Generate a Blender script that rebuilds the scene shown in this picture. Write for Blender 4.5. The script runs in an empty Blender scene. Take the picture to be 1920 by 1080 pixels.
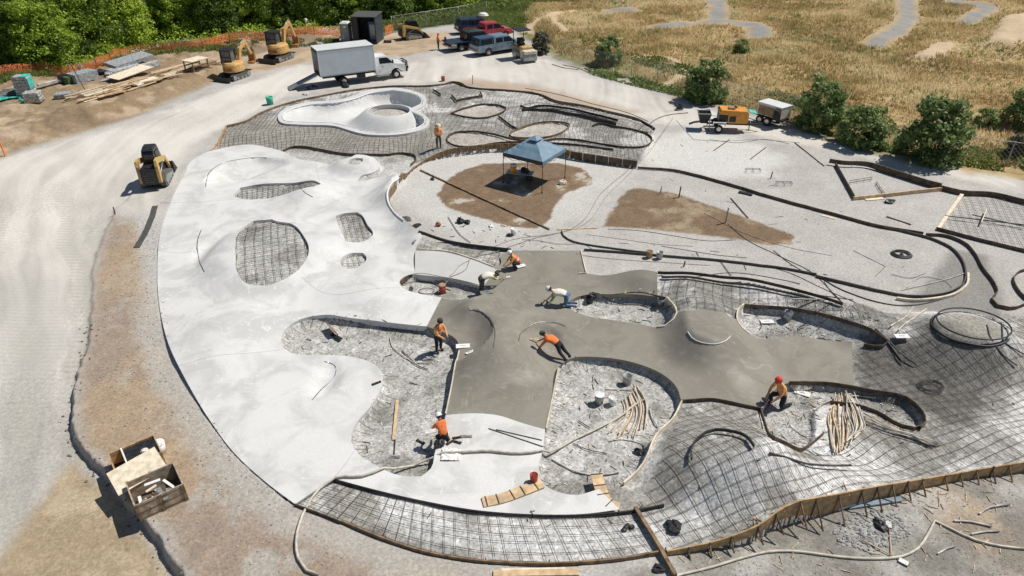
import bpy, bmesh, math, random
import numpy as np
from mathutils import Vector, Matrix, geometry
random.seed(7); RNG = np.random.default_rng(7)
scn = bpy.context.scene
COL = scn.collection
R = math.radians
# ------------------------------------------------------------------ camera
FPX, PITCH, CAMH = 1280.0, R(32.0), 18.5
ct, st = math.cos(PITCH), math.sin(PITCH)
cam_d = bpy.data.cameras.new('camera'); cam = bpy.data.objects.new('camera', cam_d); COL.objects.link(cam)
cam.location = (0, 0, CAMH); cam.rotation_euler = (R(90) - PITCH, 0, 0)
cam_d.sensor_width = 36; cam_d.lens = 36 * FPX / 1920; cam_d.clip_start = .5; cam_d.clip_end = 3000
scn.camera = cam

def P(px, py, z=0.0):
    """photo position -> point on the level plane z (numpy or scalar)"""
    u = (np.asarray(px, float) - 960) / FPX; v = (np.asarray(py, float) - 540) / FPX
    t = (CAMH - z) / (st + v * ct)
    return u * t, (ct - v * st) * t

def sstep(a, b, x):
    t = np.clip((x - a) / (b - a), 0, 1); return t * t * (3 - 2 * t)

_perm = np.random.default_rng(3).random((256, 256))
def vnoise(x, y, s=1.0, o=0):
    x = np.asarray(x, float) / s + 37.3 * o + 1000; y = np.asarray(y, float) / s + 11.7 * o + 1000
    xi = np.floor(x).astype(int); yi = np.floor(y).astype(int); fx = x - xi; fy = y - yi
    fx = fx * fx * (3 - 2 * fx); fy = fy * fy * (3 - 2 * fy)
    g = lambda a, b: _perm[a % 256, b % 256]
    return (g(xi, yi) * (1 - fx) + g(xi + 1, yi) * fx) * (1 - fy) + (g(xi, yi + 1) * (1 - fx) + g(xi + 1, yi + 1) * fx) * fy
def fbm(x, y, s=1.0, n=4, o=0):
    a = 0; w = 1; tot = 0
    for i in range(n):
        a = a + w * vnoise(x, y, s / 2 ** i, o + i * 3); tot += w; w *= .55
    return a / tot

def inside(x, y, poly):
    x = np.asarray(x, float); y = np.asarray(y, float); r = np.zeros(x.shape, bool)
    if x.size * len(poly) < 400000:
        X, Y = x.reshape(-1, 1), y.reshape(-1, 1); q = np.roll(poly, 1, 0); ya, yb = poly[:, 1], q[:, 1]; dyy = np.where(ya == yb, 1e-12, yb - ya)
        c = ((ya > Y) != (yb > Y)) & (X < (q[:, 0] - poly[:, 0]) * (Y - ya) / dyy + poly[:, 0]); return (c.sum(1) % 2 == 1).reshape(x.shape)
    px, py = poly[:, 0], poly[:, 1]; n = len(poly); j = n - 1
    for i in range(n):
        if py[i] != py[j]:
            c = ((py[i] > y) != (py[j] > y)) & (x < (px[j] - px[i]) * (y - py[i]) / (py[j] - py[i]) + px[i]); r ^= c
        j = i
    return r
def linedist(x, y, pts, closed=False):
    x = np.asarray(x, float); y = np.asarray(y, float); d = np.full(x.shape, 1e9)
    n = len(pts)
    if x.size * n < 400000:
        A = pts if closed else pts[:-1]; Bq = np.roll(pts, -1, 0) if closed else pts[1:]; D = Bq - A; LL = (D * D).sum(1) + 1e-12; X, Y = x.reshape(-1, 1) - A[:, 0], y.reshape(-1, 1) - A[:, 1]
        t = np.clip((X * D[:, 0] + Y * D[:, 1]) / LL, 0, 1); return np.sqrt(((X - t * D[:, 0]) ** 2 + (Y - t * D[:, 1]) ** 2).min(1)).reshape(x.shape)
    for i in range(n if closed else n - 1):
        ax, ay = pts[i]; bx_, by_ = pts[(i + 1) % n]
        dx, dy = bx_ - ax, by_ - ay; L = dx * dx + dy * dy + 1e-12
        t = np.clip(((x - ax) * dx + (y - ay) * dy) / L, 0, 1)
        d = np.minimum(d, (x - ax - t * dx) ** 2 + (y - ay - t * dy) ** 2)
    return np.sqrt(d)
def sdist(x, y, poly, lim=8.0):
    """signed distance, positive inside, only exact within lim"""
    x = np.asarray(x, float); y = np.asarray(y, float)
    out = np.full(x.shape, -float(lim))
    m = (x > poly[:, 0].min() - lim) & (x < poly[:, 0].max() + lim) & (y > poly[:, 1].min() - lim) & (y < poly[:, 1].max() + lim)
    if m.any():
        d = linedist(x[m], y[m], poly, True); s = inside(x[m], y[m], poly)
        out[m] = np.where(s, d, -d)
    return out

def smooth(pts, closed=True, step=.25, corner=48):
    """curve through 2-D points, keeping sharp corners sharp"""
    pts = np.asarray(pts, float); n = len(pts); out = []
    def tang(i):
        if not closed and i in (0, n - 1): return None
        a = pts[i] - pts[i - 1]; b = pts[(i + 1) % n] - pts[i]
        la, lb = np.linalg.norm(a), np.linalg.norm(b)
        if la < 1e-6 or lb < 1e-6: return None
        ang = math.degrees(math.acos(max(-1, min(1, float(a @ b) / la / lb))))
        if ang > corner: return None
        t = a / la * lb + b / lb * la
        return t / (np.linalg.norm(t) + 1e-9)
    T = [tang(i) for i in range(n)]
    for i in range(n if closed else n - 1):
        p0, p1 = pts[i], pts[(i + 1) % n]; L = np.linalg.norm(p1 - p0)
        if L < 1e-6: continue
        t0 = T[i] if T[i] is not None else (p1 - p0) / L; t1 = T[(i + 1) % n]
        if t1 is None: t1 = (p1 - p0) / L
        k = max(1, int(L / step))
        for j in range(k):
            t = j / k; t2, t3 = t * t, t * t * t
            out.append((2 * t3 - 3 * t2 + 1) * p0 + (t3 - 2 * t2 + t) * L * t0 + (-2 * t3 + 3 * t2) * p1 + (t3 - t2) * L * t1)
    if not closed: out.append(pts[-1])
    return np.array(out)
def PP(px, z=0.0):
    a = np.array(px, float); x, y = P(a[:, 0], a[:, 1], z); return np.stack([x, y], 1)

# ------------------------------------------------------------------ outlines read off the site (photo positions)
PARK_PX = [(395,283),(412,262),(425,235),(455,228),(490,210),(540,192),(600,179),(700,163),(820,158),(850,153),(875,162),(940,168),(1000,173),(1040,190),(1100,200),(1150,212),(1190,222),(1222,238),(1226,258),(1212,275),(1195,302),(1150,296),(1080,284),(1000,272),(930,270),(870,276),(830,284),(800,298),(775,315),(748,332),
 (737,342),(728,357),(728,375),(740,397),(760,414),(785,436),(860,458),(960,469),(1088,469),(1098,512),(1233,511),(1310,515),(1400,524),(1500,545),(1560,562),(1640,576),(1720,580),(1800,585),(1870,584),(1960,600),(2120,640),(2160,830),
 (1990,852),(1920,866),(1800,886),(1700,903),(1600,920),(1500,938),(1470,950),(1420,985),(1370,1005),(1330,1017),(1250,1033),(1150,1050),(1050,1057),(950,1056),(850,1046),(780,1031),(720,1011),(650,982),(600,962),(553,945),
 (500,905),(440,850),(395,790),(350,715),(318,650),(300,580),(295,500),(300,440),(320,380),(345,330),(365,297)]
CURED_PX = [(365,297),(345,330),(320,380),(300,440),(295,500),(300,580),(318,650),(350,715),(395,790),(440,850),(500,905),(553,945),(625,897),(700,917),(800,940),(900,957),(1000,964),(1100,963),(1162,955),(1122,917),(1080,928),(1040,920),(1017,906),(1010,880),(1018,840),(1022,805),(985,795),(930,778),(880,775),(836,778),
 (828,810),(815,850),(808,878),(790,893),(760,893),(700,870),(668,847),(658,820),(668,793),(692,765),(715,725),(717,700),(700,682),(660,669),(600,665),(550,663),(530,650),(530,625),(545,608),(575,595),(610,590),(650,595),(800,612),(828,558),
 (800,553),(775,548),(755,540),(749,527),(765,516),(778,514),(778,470),(783,457),(792,442),(778,428),(760,413),(740,396),(728,375),(728,356),(737,342),(748,332),(725,330),(700,334),(684,339),(668,339),(675,331),(697,324),(711,316),(712,307),(700,297),(680,292),(655,296),(632,304),(600,304),(560,298),(528,283),(500,276),(470,271),(430,275),(395,283)]
HOLE_A = [(441,450),(450,430),(475,414),(510,411),(545,420),(568,440),(579,465),(577,480),(560,505),(530,525),(490,536),(460,530),(445,510),(441,480)]
HOLE_B = [(629,405),(645,400),(670,398),(681,406),(690,423),(699,440),(690,449),(665,455),(648,452),(638,430)]
HOLE_C = [(638,490),(645,480),(662,474),(680,474),(687,481),(684,492),(670,502),(652,504),(641,499)]
HOLE_D = [(437,367),(450,352),(490,345),(560,342),(596,342),(602,345),(590,349),(565,354),(540,362),(500,372),(455,373)]
HOLE_E = [(653,305),(657,299),(668,296),(680,297),(680,302),(672,308),(660,309)]
PANEL_PX = [(778,470),(830,472),(880,485),(925,502),(930,507),(905,538),(880,530),(830,520),(778,514)]
WET_PX = [(955,470),(1088,470),(1098,512),(1232,510),(1233,555),(1150,553),(1085,557),(1068,567),(1072,580),(1100,592),(1150,600),(1220,612),(1245,612),(1258,605),(1262,588),(1290,582),(1320,580),(1350,585),(1385,600),(1393,615),(1405,625),(1500,630),(1598,640),(1602,723),(1480,717),(1466,722),(1430,765),(1380,755),(1340,747),(1277,750),(1270,728),(1240,700),(1190,680),(1130,670),(1070,672),(1045,690),(1035,740),
 (1022,805),(985,795),(930,778),(880,775),(836,778),(845,730),(860,655),(858,640),(848,630),(830,622),(800,612),(828,558),(880,560),(903,553),(905,538),(930,507),(940,490),(938,480)]
H2 = [(530,650),(530,625),(545,608),(575,595),(610,590),(650,595),(800,612),(830,622),(848,630),(858,640),(860,655),(845,730),(836,778),(828,810),(815,850),(808,878),(790,893),(760,893),(700,870),(668,847),(658,820),(668,793),(692,765),(715,725),(717,700),(700,682),(660,669),(600,665),(550,663)]
H3 = [(1070,672),(1130,670),(1190,680),(1240,700),(1270,728),(1277,750),(1258,785),(1228,815),(1205,865),(1165,905),(1122,917),(1080,928),(1040,920),(1017,906),(1010,880),(1018,840),(1022,805),(1035,740),(1045,690)]
H4 = [(749,527),(765,516),(778,514),(830,520),(880,530),(905,538),(903,553),(880,560),(830,558),(775,548),(755,540)]
H5 = [(1068,567),(1085,557),(1150,553),(1233,555),(1250,558),(1262,572),(1262,598),(1245,612),(1220,612),(1150,600),(1100,592),(1072,580)]
H6 = [(1386,578),(1395,571),(1500,580),(1600,605),(1655,635),(1660,645),(1600,641),(1500,630),(1405,625),(1393,615)]
H7 = [(1480,717),(1560,719),(1640,733),(1700,745),(1730,775),(1733,795),(1715,803),(1690,798),(1650,775),(1600,757),(1560,752),(1535,760),(1530,800),(1520,830),(1490,842),(1450,830),(1430,790),(1425,765),(1466,722)]
K1 = [(845,212),(870,203),(915,195),(935,197),(945,208),(930,215),(900,221),(870,218)]
K2 = [(957,250),(975,240),(1015,229),(1045,228),(1066,232),(1060,243),(1020,257),(980,258),(960,256)]
K3 = [(838,257),(850,249),(880,246),(920,250),(960,258),(1000,263),(950,268),(890,274),(860,274),(840,266)]
B1 = [(528,283),(545,275),(570,274),(600,279),(660,288),(720,289),(765,287),(781,293),(775,306),(755,317),(740,329),(700,334),(684,339),(668,339),(675,331),(697,324),(711,316),(712,307),(700,297),(680,292),(655,296),(632,304),(600,304),(560,298)]
BOWL_OUT = [(521,222),(528,208),(545,199),(575,192),(640,186),(665,178),(690,169),(740,165),(780,172),(798,184),(797,196),(780,206),(798,216),(805,228),(796,240),(740,252),(690,252),(650,243),(625,236),(560,234),(530,231)]
BOWL_IN = [(530,222),(540,208),(575,197),(640,191),(668,184),(695,174),(735,169),(768,174),(788,184),(789,195),(772,204),(771,207),(790,217),(796,228),(785,237),(740,247),(695,247),(655,238),(625,231),(560,229),(535,227)]
ISLAND_PX = [(690 + 0, 207), (698,201), (715,197), (733,196), (752,197.5), (766,202), (769,207), (763,213), (745,217), (725,217.5), (705,215)]
DECK_PX = [(380,245),(560,251),(700,262),(790,258),(850,283),(1000,272),(1195,300),(1230,262),(1225,235),(1150,206),(1040,184),(1000,168),(850,148),(700,158),(540,186),(420,230)]
ZD = .55
DECK = PP(DECK_PX, ZD)
BOWLI = smooth(PP(BOWL_IN, ZD + .1), True, .3); BOWLO = smooth(PP(BOWL_OUT, ZD + .1), True, .22)
ISLAND = smooth(PP(ISLAND_PX, ZD + .1), True, .25)
def seg(px, z=0): return smooth(PP(px, z), False, .5)
QUARTER = seg([(748,332),(737,342),(728,357),(728,375),(740,397),(760,414),(785,436)], .5)
LIP_R = seg([(1215,512),(1310,515),(1400,524),(1500,545),(1580,575),(1640,610)], .5)
OUTER = seg([(1180,1048),(1250,1033),(1330,1017),(1370,1005),(1420,985),(1470,950),(1500,938),(1600,920),(1700,903),(1800,886),(1920,866),(2120,830)], .5)
OUT_H = [(1180,.02),(1250,.1),(1330,.25),(1420,.75),(1480,1.0),(1560,.75),(1700,.5),(1800,.4),(1920,.4)]
def C(px, py, z=0): x, y = P(px, py, z); return float(x), float(y)
ARC1 = seg([(880,580),(898,583),(915,594),(926,612),(928,632),(925,652)], .6)
def ell(x, y, px, py, rx, ry, z=0, rot=0):
    cx, cy = C(px, py, z); c, s = math.cos(rot), math.sin(rot)
    dx, dy = x - cx, y - cy
    return np.sqrt(((dx * c + dy * s) / rx) ** 2 + ((-dx * s + dy * c) / ry) ** 2)
_oh_x = np.array([C(a, 1000 - (a - 1180) * .18, .4)[0] for a, b in OUT_H]); _oh_h = np.array([b for a, b in OUT_H])

def hs(x, y, bowl=True):
    """height of the finished skating surface"""
    x = np.asarray(x, float); y = np.asarray(y, float)
    h = np.full(x.shape, .07)
    h += ZD * sstep(-2.8, .3, sdist(x, y, DECK, 6))
    if bowl:
        di = sdist(x, y, BOWLI, 3); dj = -sdist(x, y, ISLAND, 6)
        t = np.clip(di / 1.35, 0, 1); t2 = sstep(0, 2.1, dj)
        xl, xr = C(540, 220)[0], C(720, 220)[0]
        D = .55 + .85 * sstep(xl, xr, x)
        h -= D * np.minimum(np.sqrt(np.clip(1 - (1 - t) ** 2, 0, 1)), t2) * (di > 0)
    # banks and lips
    d = linedist(x, y, QUARTER); h += .8 * (1 - np.clip(d / 2.1, 0, 1)) ** 1.9
    d = linedist(x, y, LIP_R); h += .8 * (1 - sstep(0, 2.6, d))
    d = linedist(x, y, OUTER); h += np.interp(x, _oh_x, _oh_h) * np.exp(-(d / 2.4) ** 2)
    # cones
    cx, cy = C(1330, 622, .8); dx, dy = x - cx, y - cy; r = np.sqrt((dx / 1.0) ** 2 + (np.where(dy > 0, dy / 2.6, dy / 1.1)) ** 2); h += .9 * (1 - np.clip((r - .95) / (1.5 + .6 * sstep(-1.5, 1.5, dx)), 0, 1)) ** 1.8
    r = ell(x, y, 1823, 612, 1.5, 1.25, 1.1); h += 1.15 * (1 - np.clip((r - .97) / 1.7, 0, 1)) ** 1.6
    # shaded pocket in the fresh pour, with its crest on the right
    d = linedist(x, y, ARC1); cx, cy = C(868, 628, .4); lf = sstep(-.1, .12, np.hypot(x - cx, (y - cy) * .72) - np.interp(y, [ARC1[-1, 1] - 2, ARC1[-1, 1], ARC1[0, 1], ARC1[0, 1] + .1], [1.2, 1.25, 1.45, 1.3]))
    h += .68 * ((1 - lf) * (1 - np.clip(d / 1.3, 0, 1)) ** 1.9 + lf * (1 - sstep(0, 3.0, d)) * sstep(-1.3, .4, x - cx))
    cx, cy = C(1012, 640); dx, dy = x - cx, y - cy; r = np.sqrt((dx / 1.15) ** 2 + (dy / 1.25) ** 2)
    h -= .25 * sstep(1.0, .6, r) * sstep(-.8, .7, dy)
    h += .35 * np.exp(-ell(x, y, 945, 690, 1.6, 1.3) ** 2) + .28 * np.exp(-ell(x, y, 1330, 700, 1.3, 1.8) ** 2)
    # wire mound, bottom right
    r = ell(x, y, 1350, 842, 1.25, 1.1, .8); h += .85 * (1 - sstep(.75, 2.6, r))
    h += .5 * np.exp(-ell(x, y, 1450, 880, 3.0, 1.2, .4, .2) ** 2) - .45 * np.exp(-ell(x, y, 1640, 870, 3.2, 1.0) ** 2)
    h += .45 * np.exp(-ell(x, y, 1470, 590, 3.5, 1.2, .2) ** 2)
    # cured slab relief
    h += .6 * (1 - sstep(1.0, 2.1, ell(x, y, 512, 470, 2.25, 2.3, .45)))
    h += .35 * (1 - sstep(1.0, 2.6, ell(x, y, 663, 425, 1.0, 1.1, .35)))
    h += .5 * (1 - sstep(1.0, 2.4, ell(x, y, 665, 302, .9, .9, .5)))
    h += .75 * np.exp(-ell(x, y, 580, 352, 1.5, 1.6, .5) ** 2)
    cx, cy = C(470, 328); dx, dy = x - cx, y - cy; r = np.sqrt((dx / 2.9) ** 2 + (dy / 3.1) ** 2)
    h -= .8 * np.sqrt(np.clip(1 - np.clip(r, 0, 1) ** 2, 0, 1)) * sstep(-1, 1.6, -dx + dy * .8) * (r < 1)
    cx, cy = C(402, 470); dx, dy = x - cx, y - cy; r = np.sqrt((dx / .95) ** 2 + (dy / 2.4) ** 2)
    h -= .3 * np.sqrt(np.clip(1 - np.clip(r, 0, 1) ** 2, 0, 1)) * sstep(-.5, .7, -dx) * (r < 1)
    cx, cy = C(596, 712); dx, dy = x - cx, y - cy; r = np.sqrt((dx / .9) ** 2 + (dy / 1.4) ** 2)
    h -= .28 * np.sqrt(np.clip(1 - np.clip(r, 0, 1) ** 2, 0, 1)) * sstep(-.5, .7, dx) * (r < 1)
    h += .4 * np.exp(-ell(x, y, 700, 560, 2.0, 1.8) ** 2) + .4 * np.exp(-ell(x, y, 420, 640, 2.2, 3.0) ** 2) - .15 * np.exp(-ell(x, y, 560, 560, 2.5, 1.6) ** 2)
    # rolling steel at the back
    h += .45 * np.exp(-(linedist(x, y, _RIDGE_B) / 1.3) ** 2) + .3 * np.exp(-ell(x, y, 850, 180, 2.0, 2.0, ZD) ** 2)
    h += .12 * (fbm(x, y, 4.0, 2, 5) - .5)
    return h
_RIDGE_B = seg([(975,205),(1010,198),(1060,203),(1110,215),(1160,228)], ZD + .3)

PARK = None
def solve(px, fn, it=7):
    a = np.array(px, float).reshape(-1, 2); z = np.zeros(len(a))
    for _ in range(it):
        x, y = P(a[:, 0], a[:, 1], z); z = .35 * z + .65 * fn(x, y)
    x, y = P(a[:, 0], a[:, 1], z); return np.stack([x, y], 1)
hs0 = lambda x, y: hs(x, y, False)
def SW(px, step=.22, closed=True): return smooth(solve(px, hs0), closed, step)
PARK = SW(PARK_PX, .3)
CURED, WET, PANEL = SW(CURED_PX), SW(WET_PX), SW(PANEL_PX)
HA, HB, HC, HD, HE = [SW(h) for h in (HOLE_A, HOLE_B, HOLE_C, HOLE_D, HOLE_E)]
PITS = [SW(h) for h in (H2, H3, H4, H5, H6, H7)] + [HA, HB, HC, HD, HE, SW(B1)]
KPITS = [SW(h) for h in (K1, K2, K3)]
PANELR = PP([(1755,432),(1800,366),(1950,382),(2050,400),(2050,500),(1920,474)])
# terrain outside the park
STEP = seg([(215,392),(196,440),(178,480),(173,560),(165,640),(135,740),(145,830),(190,880),(240,940),(290,1000),(340,1080),(400,1180)])
GREY_TRK = [(([(1345,-40),(1340,0),(1345,20),(1330,38),(1290,42),(1230,45)]), 1.9), (([(1330,38),(1380,42),(1420,52),(1425,66)]), 1.9), (([(1345,0),(1400,-6),(1520,-8),(1640,-8),(1700,-4)]), 2.2), (([(1705,-30),(1700,0),(1702,28),(1692,48),(1660,68),(1640,80)]), 1.9), (([(1790,4),(1830,6),(1852,14),(1830,28),(1815,38)]), 1.9), (([(1135,24),(1150,18),(1172,17),(1182,22)]), 1.6)]
SAND = [([(1700,115),(1745,85),(1790,90),(1800,98),(1760,125),(1710,126)], .8), ([(1835,95),(1870,45),(1915,36),(1990,40),(1960,80),(1900,98)], 1.3)]
SANDW = [(PP(a), b) for a, b in SAND]
BROWN_ISL = [[(818,365),(840,335),(870,318),(905,308),(960,305),(1050,306),(1090,315),(1110,332),(1108,345),(1060,362),(1040,385),(1035,410),(1010,430),(960,425),(900,410),(850,395),(828,380)], [(1130,425),(1150,395),(1160,372),(1175,355),(1200,352),(1260,362),(1340,388),(1400,410),(1460,430),(1487,440),(1480,455),(1450,459),(1380,450),(1300,437),(1200,428)]]
BANK_PX = [(-260,170),(-120,150),(0,138),(60,140),(150,134),(230,104),(330,88),(420,78),(520,66),(640,60),(640,72),(540,86),(425,118),(425,145),(340,182),(270,212),(180,240),(60,275),(0,297),(-300,380)]
BANK = PP(BANK_PX)
GOLD_PX = [(935,-10),(950,30),(985,70),(1040,108),(1120,136),(1240,168),(1300,196),(1400,206),(1480,232),(1560,262),(1650,288),(1760,312),(1860,326),(1960,345),(2300,420),(3200,500),(3200,-150),(2000,-200),(960,-180)]
GOLD = PP(GOLD_PX)
WOOD_PX = [(-900,260),(-300,170),(0,128),(60,132),(140,125),(210,98),(300,78),(420,66),(560,52),(640,50),(740,40),(860,24),(940,6),(960,-20),(930,-180),(-2000,-180),(-2500,200)]
WOOD = PP(WOOD_PX)
GREENL = PP([(640,62),(760,45),(930,12),(1000,-2),(1060,-10),(1140,-40),(1020,-80),(900,-40),(700,30)])

def hg(x, y):
    """height of the bare ground"""
    x = np.asarray(x, float); y = np.asarray(y, float)
    out = np.zeros(x.shape)
    d = linedist(x, y, STEP); m = d < 5
    # ground left of the cut is lower
    lx = np.interp(y, STEP[::-1, 1], STEP[::-1, 0]); side = x - lx + .35 * (fbm(x, y, .8, 3, 2) - .5)
    out -= np.interp(y, [18, 21, 24, 28], [.42, .40, .2, .1]) * (1 - sstep(-.12, .1, side)) * (1 - sstep(2.5, 6, d))
    out += .09 * (fbm(x, y, 1.1, 3, 9) - .5) * (side > -1) * (d < 4)
    sb = sdist(x, y, BANK, 6); out += (.75 * sstep(0, 3.0, sb) + .8 * (fbm(x, y, 2.2, 4, 4) - .5)* sstep(0, 2, sb))
    sg = sdist(x, y, GOLD, 12); out += sstep(0, 6, sg) * (1.7 * (fbm(x, y, 8, 4, 6) - .45))
    for p, h in SANDW: out += h * sstep(-2.5, 1.5, sdist(x, y, p, 6))
    out += .035 * (fbm(x, y, .9, 3, 1) - .5)
    sp = sdist(x, y, PARK, 3)
    ins = sp > 0
    if ins.any():
        hp = hs(x[ins], y[ins]) - .13
        xi, yi = x[ins], y[ins]
        pit = np.zeros(len(xi)) - 9
        for q in PITS: pit = np.maximum(pit, sdist(xi, yi, q, .5))
        big = np.zeros(len(xi)) - 9
        for q in PITS[:6]: big = np.maximum(big, sdist(xi, yi, q, .5))
        hp -= .05 * sstep(-.02, .12, pit) + .23 * sstep(-.02, .12, big)
        kp = np.zeros(len(xi)) - 9
        for q in KPITS: kp = np.maximum(kp, sdist(xi, yi, q, .5))
        hp -= .08 * sstep(-.02, .12, kp)
        for q in (CURED, WET, PANEL): hp = np.where((sdist(xi, yi, q, 1) > .1) & (pit < .0), hp - .3, hp)
        bo = sdist(xi, yi, BOWLO, 2); isl = sdist(xi, yi, ISLAND, 2)
        hp = np.where((bo > .15) & (isl < 0), hp - .4, hp)
        hp = np.where(isl >= 0, ZD - .25, hp)
        hp += .07 * (fbm(xi, yi, .7, 3, 8) - .5) + .05 * (fbm(xi, yi, .22, 2, 12) - .5) * (np.maximum(pit, kp) > 0)
        out[ins] = hp
    return out
def top(x, y):
    """walkable top: slab where poured, else ground"""
    x = np.atleast_1d(np.asarray(x, float)); y = np.atleast_1d(np.asarray(y, float)); g = hg(x, y)
    on = np.zeros(x.shape, bool)
    for q in (CURED, WET, PANEL): on |= inside(x, y, q)
    for q in (HA, HB, HC, HD, HE): on &= ~inside(x, y, q)
    g = np.where(on, hs(x, y), g)
    bo = inside(x, y, BOWLO) & ~inside(x, y, ISLAND)
    return np.where(bo, hs(x, y) + .03, g)
def G(px, py):
    w = solve([(px, py)], top, 10)[0]; return Vector((w[0], w[1], float(top(w[0], w[1])[0])))
def Gs(px):
    w = solve(px, top, 10); z = top(w[:, 0], w[:, 1]); return [Vector((a[0], a[1], b)) for a, b in zip(w, z)]
def zt(x, y): return float(top(x, y)[0])
def yaw(p, q, z=0):
    a = C(*p, z); b = C(*q, z); return math.atan2(b[1] - a[1], b[0] - a[0])
# ------------------------------------------------------------------ materials
def mat(name, col, rough=.8, var=.12, scale=6.0, bump=0.0, bscale=40.0, metal=0.0, col2=None, spec=.5, coat=0.0, alpha=None):
    m = bpy.data.materials.new(name); m.use_nodes = True; nt = m.node_tree; N, L = nt.nodes, nt.links
    b = N['Principled BSDF']; b.inputs['Roughness'].default_value = rough; b.inputs['Metallic'].default_value = metal
    b.inputs['Specular IOR Level'].default_value = spec; b.inputs['Coat Weight'].default_value = coat
    tc = N.new('ShaderNodeTexCoord'); no = N.new('ShaderNodeTexNoise'); no.inputs['Scale'].default_value = scale; no.inputs['Detail'].default_value = 5
    L.new(tc.outputs['Object'], no.inputs['Vector'])
    mx = N.new('ShaderNodeMix'); mx.data_type = 'RGBA'
    c2 = col2 or tuple(c * (1 - var * 2) for c in col); c1 = col if col2 else tuple(min(1, c * (1 + var)) for c in col)
    mx.inputs[6].default_value = (*c1, 1); mx.inputs[7].default_value = (*c2, 1)
    mr = N.new('ShaderNodeMapRange'); mr.inputs['From Min'].default_value = .35; mr.inputs['From Max'].default_value = .65
    L.new(no.outputs['Fac'], mr.inputs['Value']); L.new(mr.outputs[0], mx.inputs[0]); L.new(mx.outputs[2], b.inputs['Base Color'])
    if bump:
        n2 = N.new('ShaderNodeTexNoise'); n2.inputs['Scale'].default_value = bscale; n2.inputs['Detail'].default_value = 6
        bp = N.new('ShaderNodeBump'); bp.inputs['Strength'].default_value = bump; bp.inputs['Distance'].default_value = .02
        L.new(tc.outputs['Object'], n2.inputs['Vector']); L.new(n2.outputs['Fac'], bp.inputs['Height']); L.new(bp.outputs[0], b.inputs['Normal'])
    if alpha:
        tr = N.new('ShaderNodeBsdfTransparent'); ms = N.new('ShaderNodeMixShader'); n3 = N.new('ShaderNodeTexNoise'); n3.inputs['Scale'].default_value = 9
        mr2 = N.new('ShaderNodeMapRange'); mr2.inputs['From Min'].default_value = .5 - alpha; mr2.inputs['From Max'].default_value = .58
        L.new(tc.outputs['Object'], n3.inputs['Vector']); L.new(n3.outputs['Fac'], mr2.inputs['Value']); L.new(mr2.outputs[0], ms.inputs[0])
        L.new(b.outputs[0], ms.inputs[1]); L.new(tr.outputs[0], ms.inputs[2]); L.new(ms.outputs[0], N['Material Output'].inputs[0])
    return m
M = {}
def mk(n, *a, **k): M[n] = mat(n, *a, **k)
mk('rebar', (.052, .044, .040), .7, .3, 9)
mk('form_ply', (.50, .33, .17), .8, .18, 5, .2)
mk('form_dark', (.125, .09, .062), .85, .25, 4, .2)
mk('form_mid', (.25, .17, .10), .85, .25, 4, .2)
mk('crate_wood', (.42, .34, .25), .85, .2, 5, .2)
mk('pine', (.66, .48, .29), .75, .14, 4, .15)
mk('pine_pale', (.82, .72, .55), .75, .12, 4, .15)
mk('strip_pale', (.70, .62, .50), .7, .15, 3)
mk('strip_grey', (.60, .58, .54), .7, .2, 3)
mk('strip_tan', (.54, .38, .24), .7, .2, 3)
mk('hose', (.60, .55, .46), .55, .12, 5)
mk('hose_dark', (.07, .066, .06), .5, .2, 5)
mk('black', (.022, .022, .024), .5, .3, 8)
mk('blackgloss', (.012, .013, .016), .18, .2, 3, coat=.5)
mk('rubber', (.03, .03, .03), .85, .25, 20, .3)
mk('steel', (.34, .34, .34), .38, .18, 9, metal=.8)
mk('galv', (.42, .43, .43), .45, .12, 9, metal=.6)
mk('track_grey', (.13, .13, .125), .75, .3, 12, .4)
mk('cat_yellow', (.66, .40, .14), .45, .12, 4)
mk('loader_tan', (.60, .40, .13), .5, .15, 4)
mk('white_paint', (.80, .81, .81), .35, .04, 2, coat=.3)
mk('box_side', (.66, .72, .76), .4, .03, 1.5)
mk('glass_dark', (.012, .015, .02), .22, .2, 2, spec=.3)
mk('joint', (.34, .34, .33), .9, .2, 5)
mk('chip', (.62, .5, .36), .85, .3, 5)
mk('cab_glass', (.09, .11, .12), .08, .2, 2, spec=.9)
mk('blue_paint', (.27, .36, .43), .28, .08, 2, coat=.6, metal=.4)
mk('blue_dark', (.025, .05, .10), .3, .15, 2, coat=.5)
mk('red_paint', (.50, .035, .05), .3, .08, 2, coat=.5)
mk('chrome', (.6, .6, .6), .2, .1, 4, metal=.9)
mk('pump_orange', (.80, .33, .045), .4, .1, 3)
mk('beige', (.70, .64, .52), .5, .1, 3)
mk('brown_panel', (.34, .22, .13), .6, .2, 3)
mk('teal', (.09, .55, .47), .5, .12, 4)
mk('green_bin', (.05, .42, .28), .5, .12, 4)
mk('tent_blue', (.17, .27, .36), .6, .08, 2.5)
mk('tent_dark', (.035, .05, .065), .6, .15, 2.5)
mk('tarp_grey', (.38, .40, .41), .5, .25, 6, .4, 8)
mk('wrap', (.52, .53, .52), .35, .3, 7, .6, 12)
mk('stone_grey', (.36, .36, .35), .9, .2, 6, .6, 12)
mk('orange_cloth', (.84, .22, .06), .85, .12, 12, .3, 20)
mk('orange_pale', (.88, .42, .16), .85, .12, 12, .3, 20)
mk('white_cloth', (.78, .72, .63), .85, .08, 12, .3, 20)
mk('dark_green', (.08, .14, .05), .7, .15, 8)
mk('lime', (.30, .46, .06), .8, .15, 12)
mk('jeans', (.13, .22, .34), .9, .2, 14, .3, 30)
mk('dark_pants', (.028, .028, .032), .9, .3, 14, .3, 30)
mk('grey_pants', (.10, .095, .09), .9, .3, 14, .3, 30)
mk('boots', (.05, .038, .03), .8, .2, 14)
mk('skin', (.50, .29, .19), .6, .08, 20)
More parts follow.
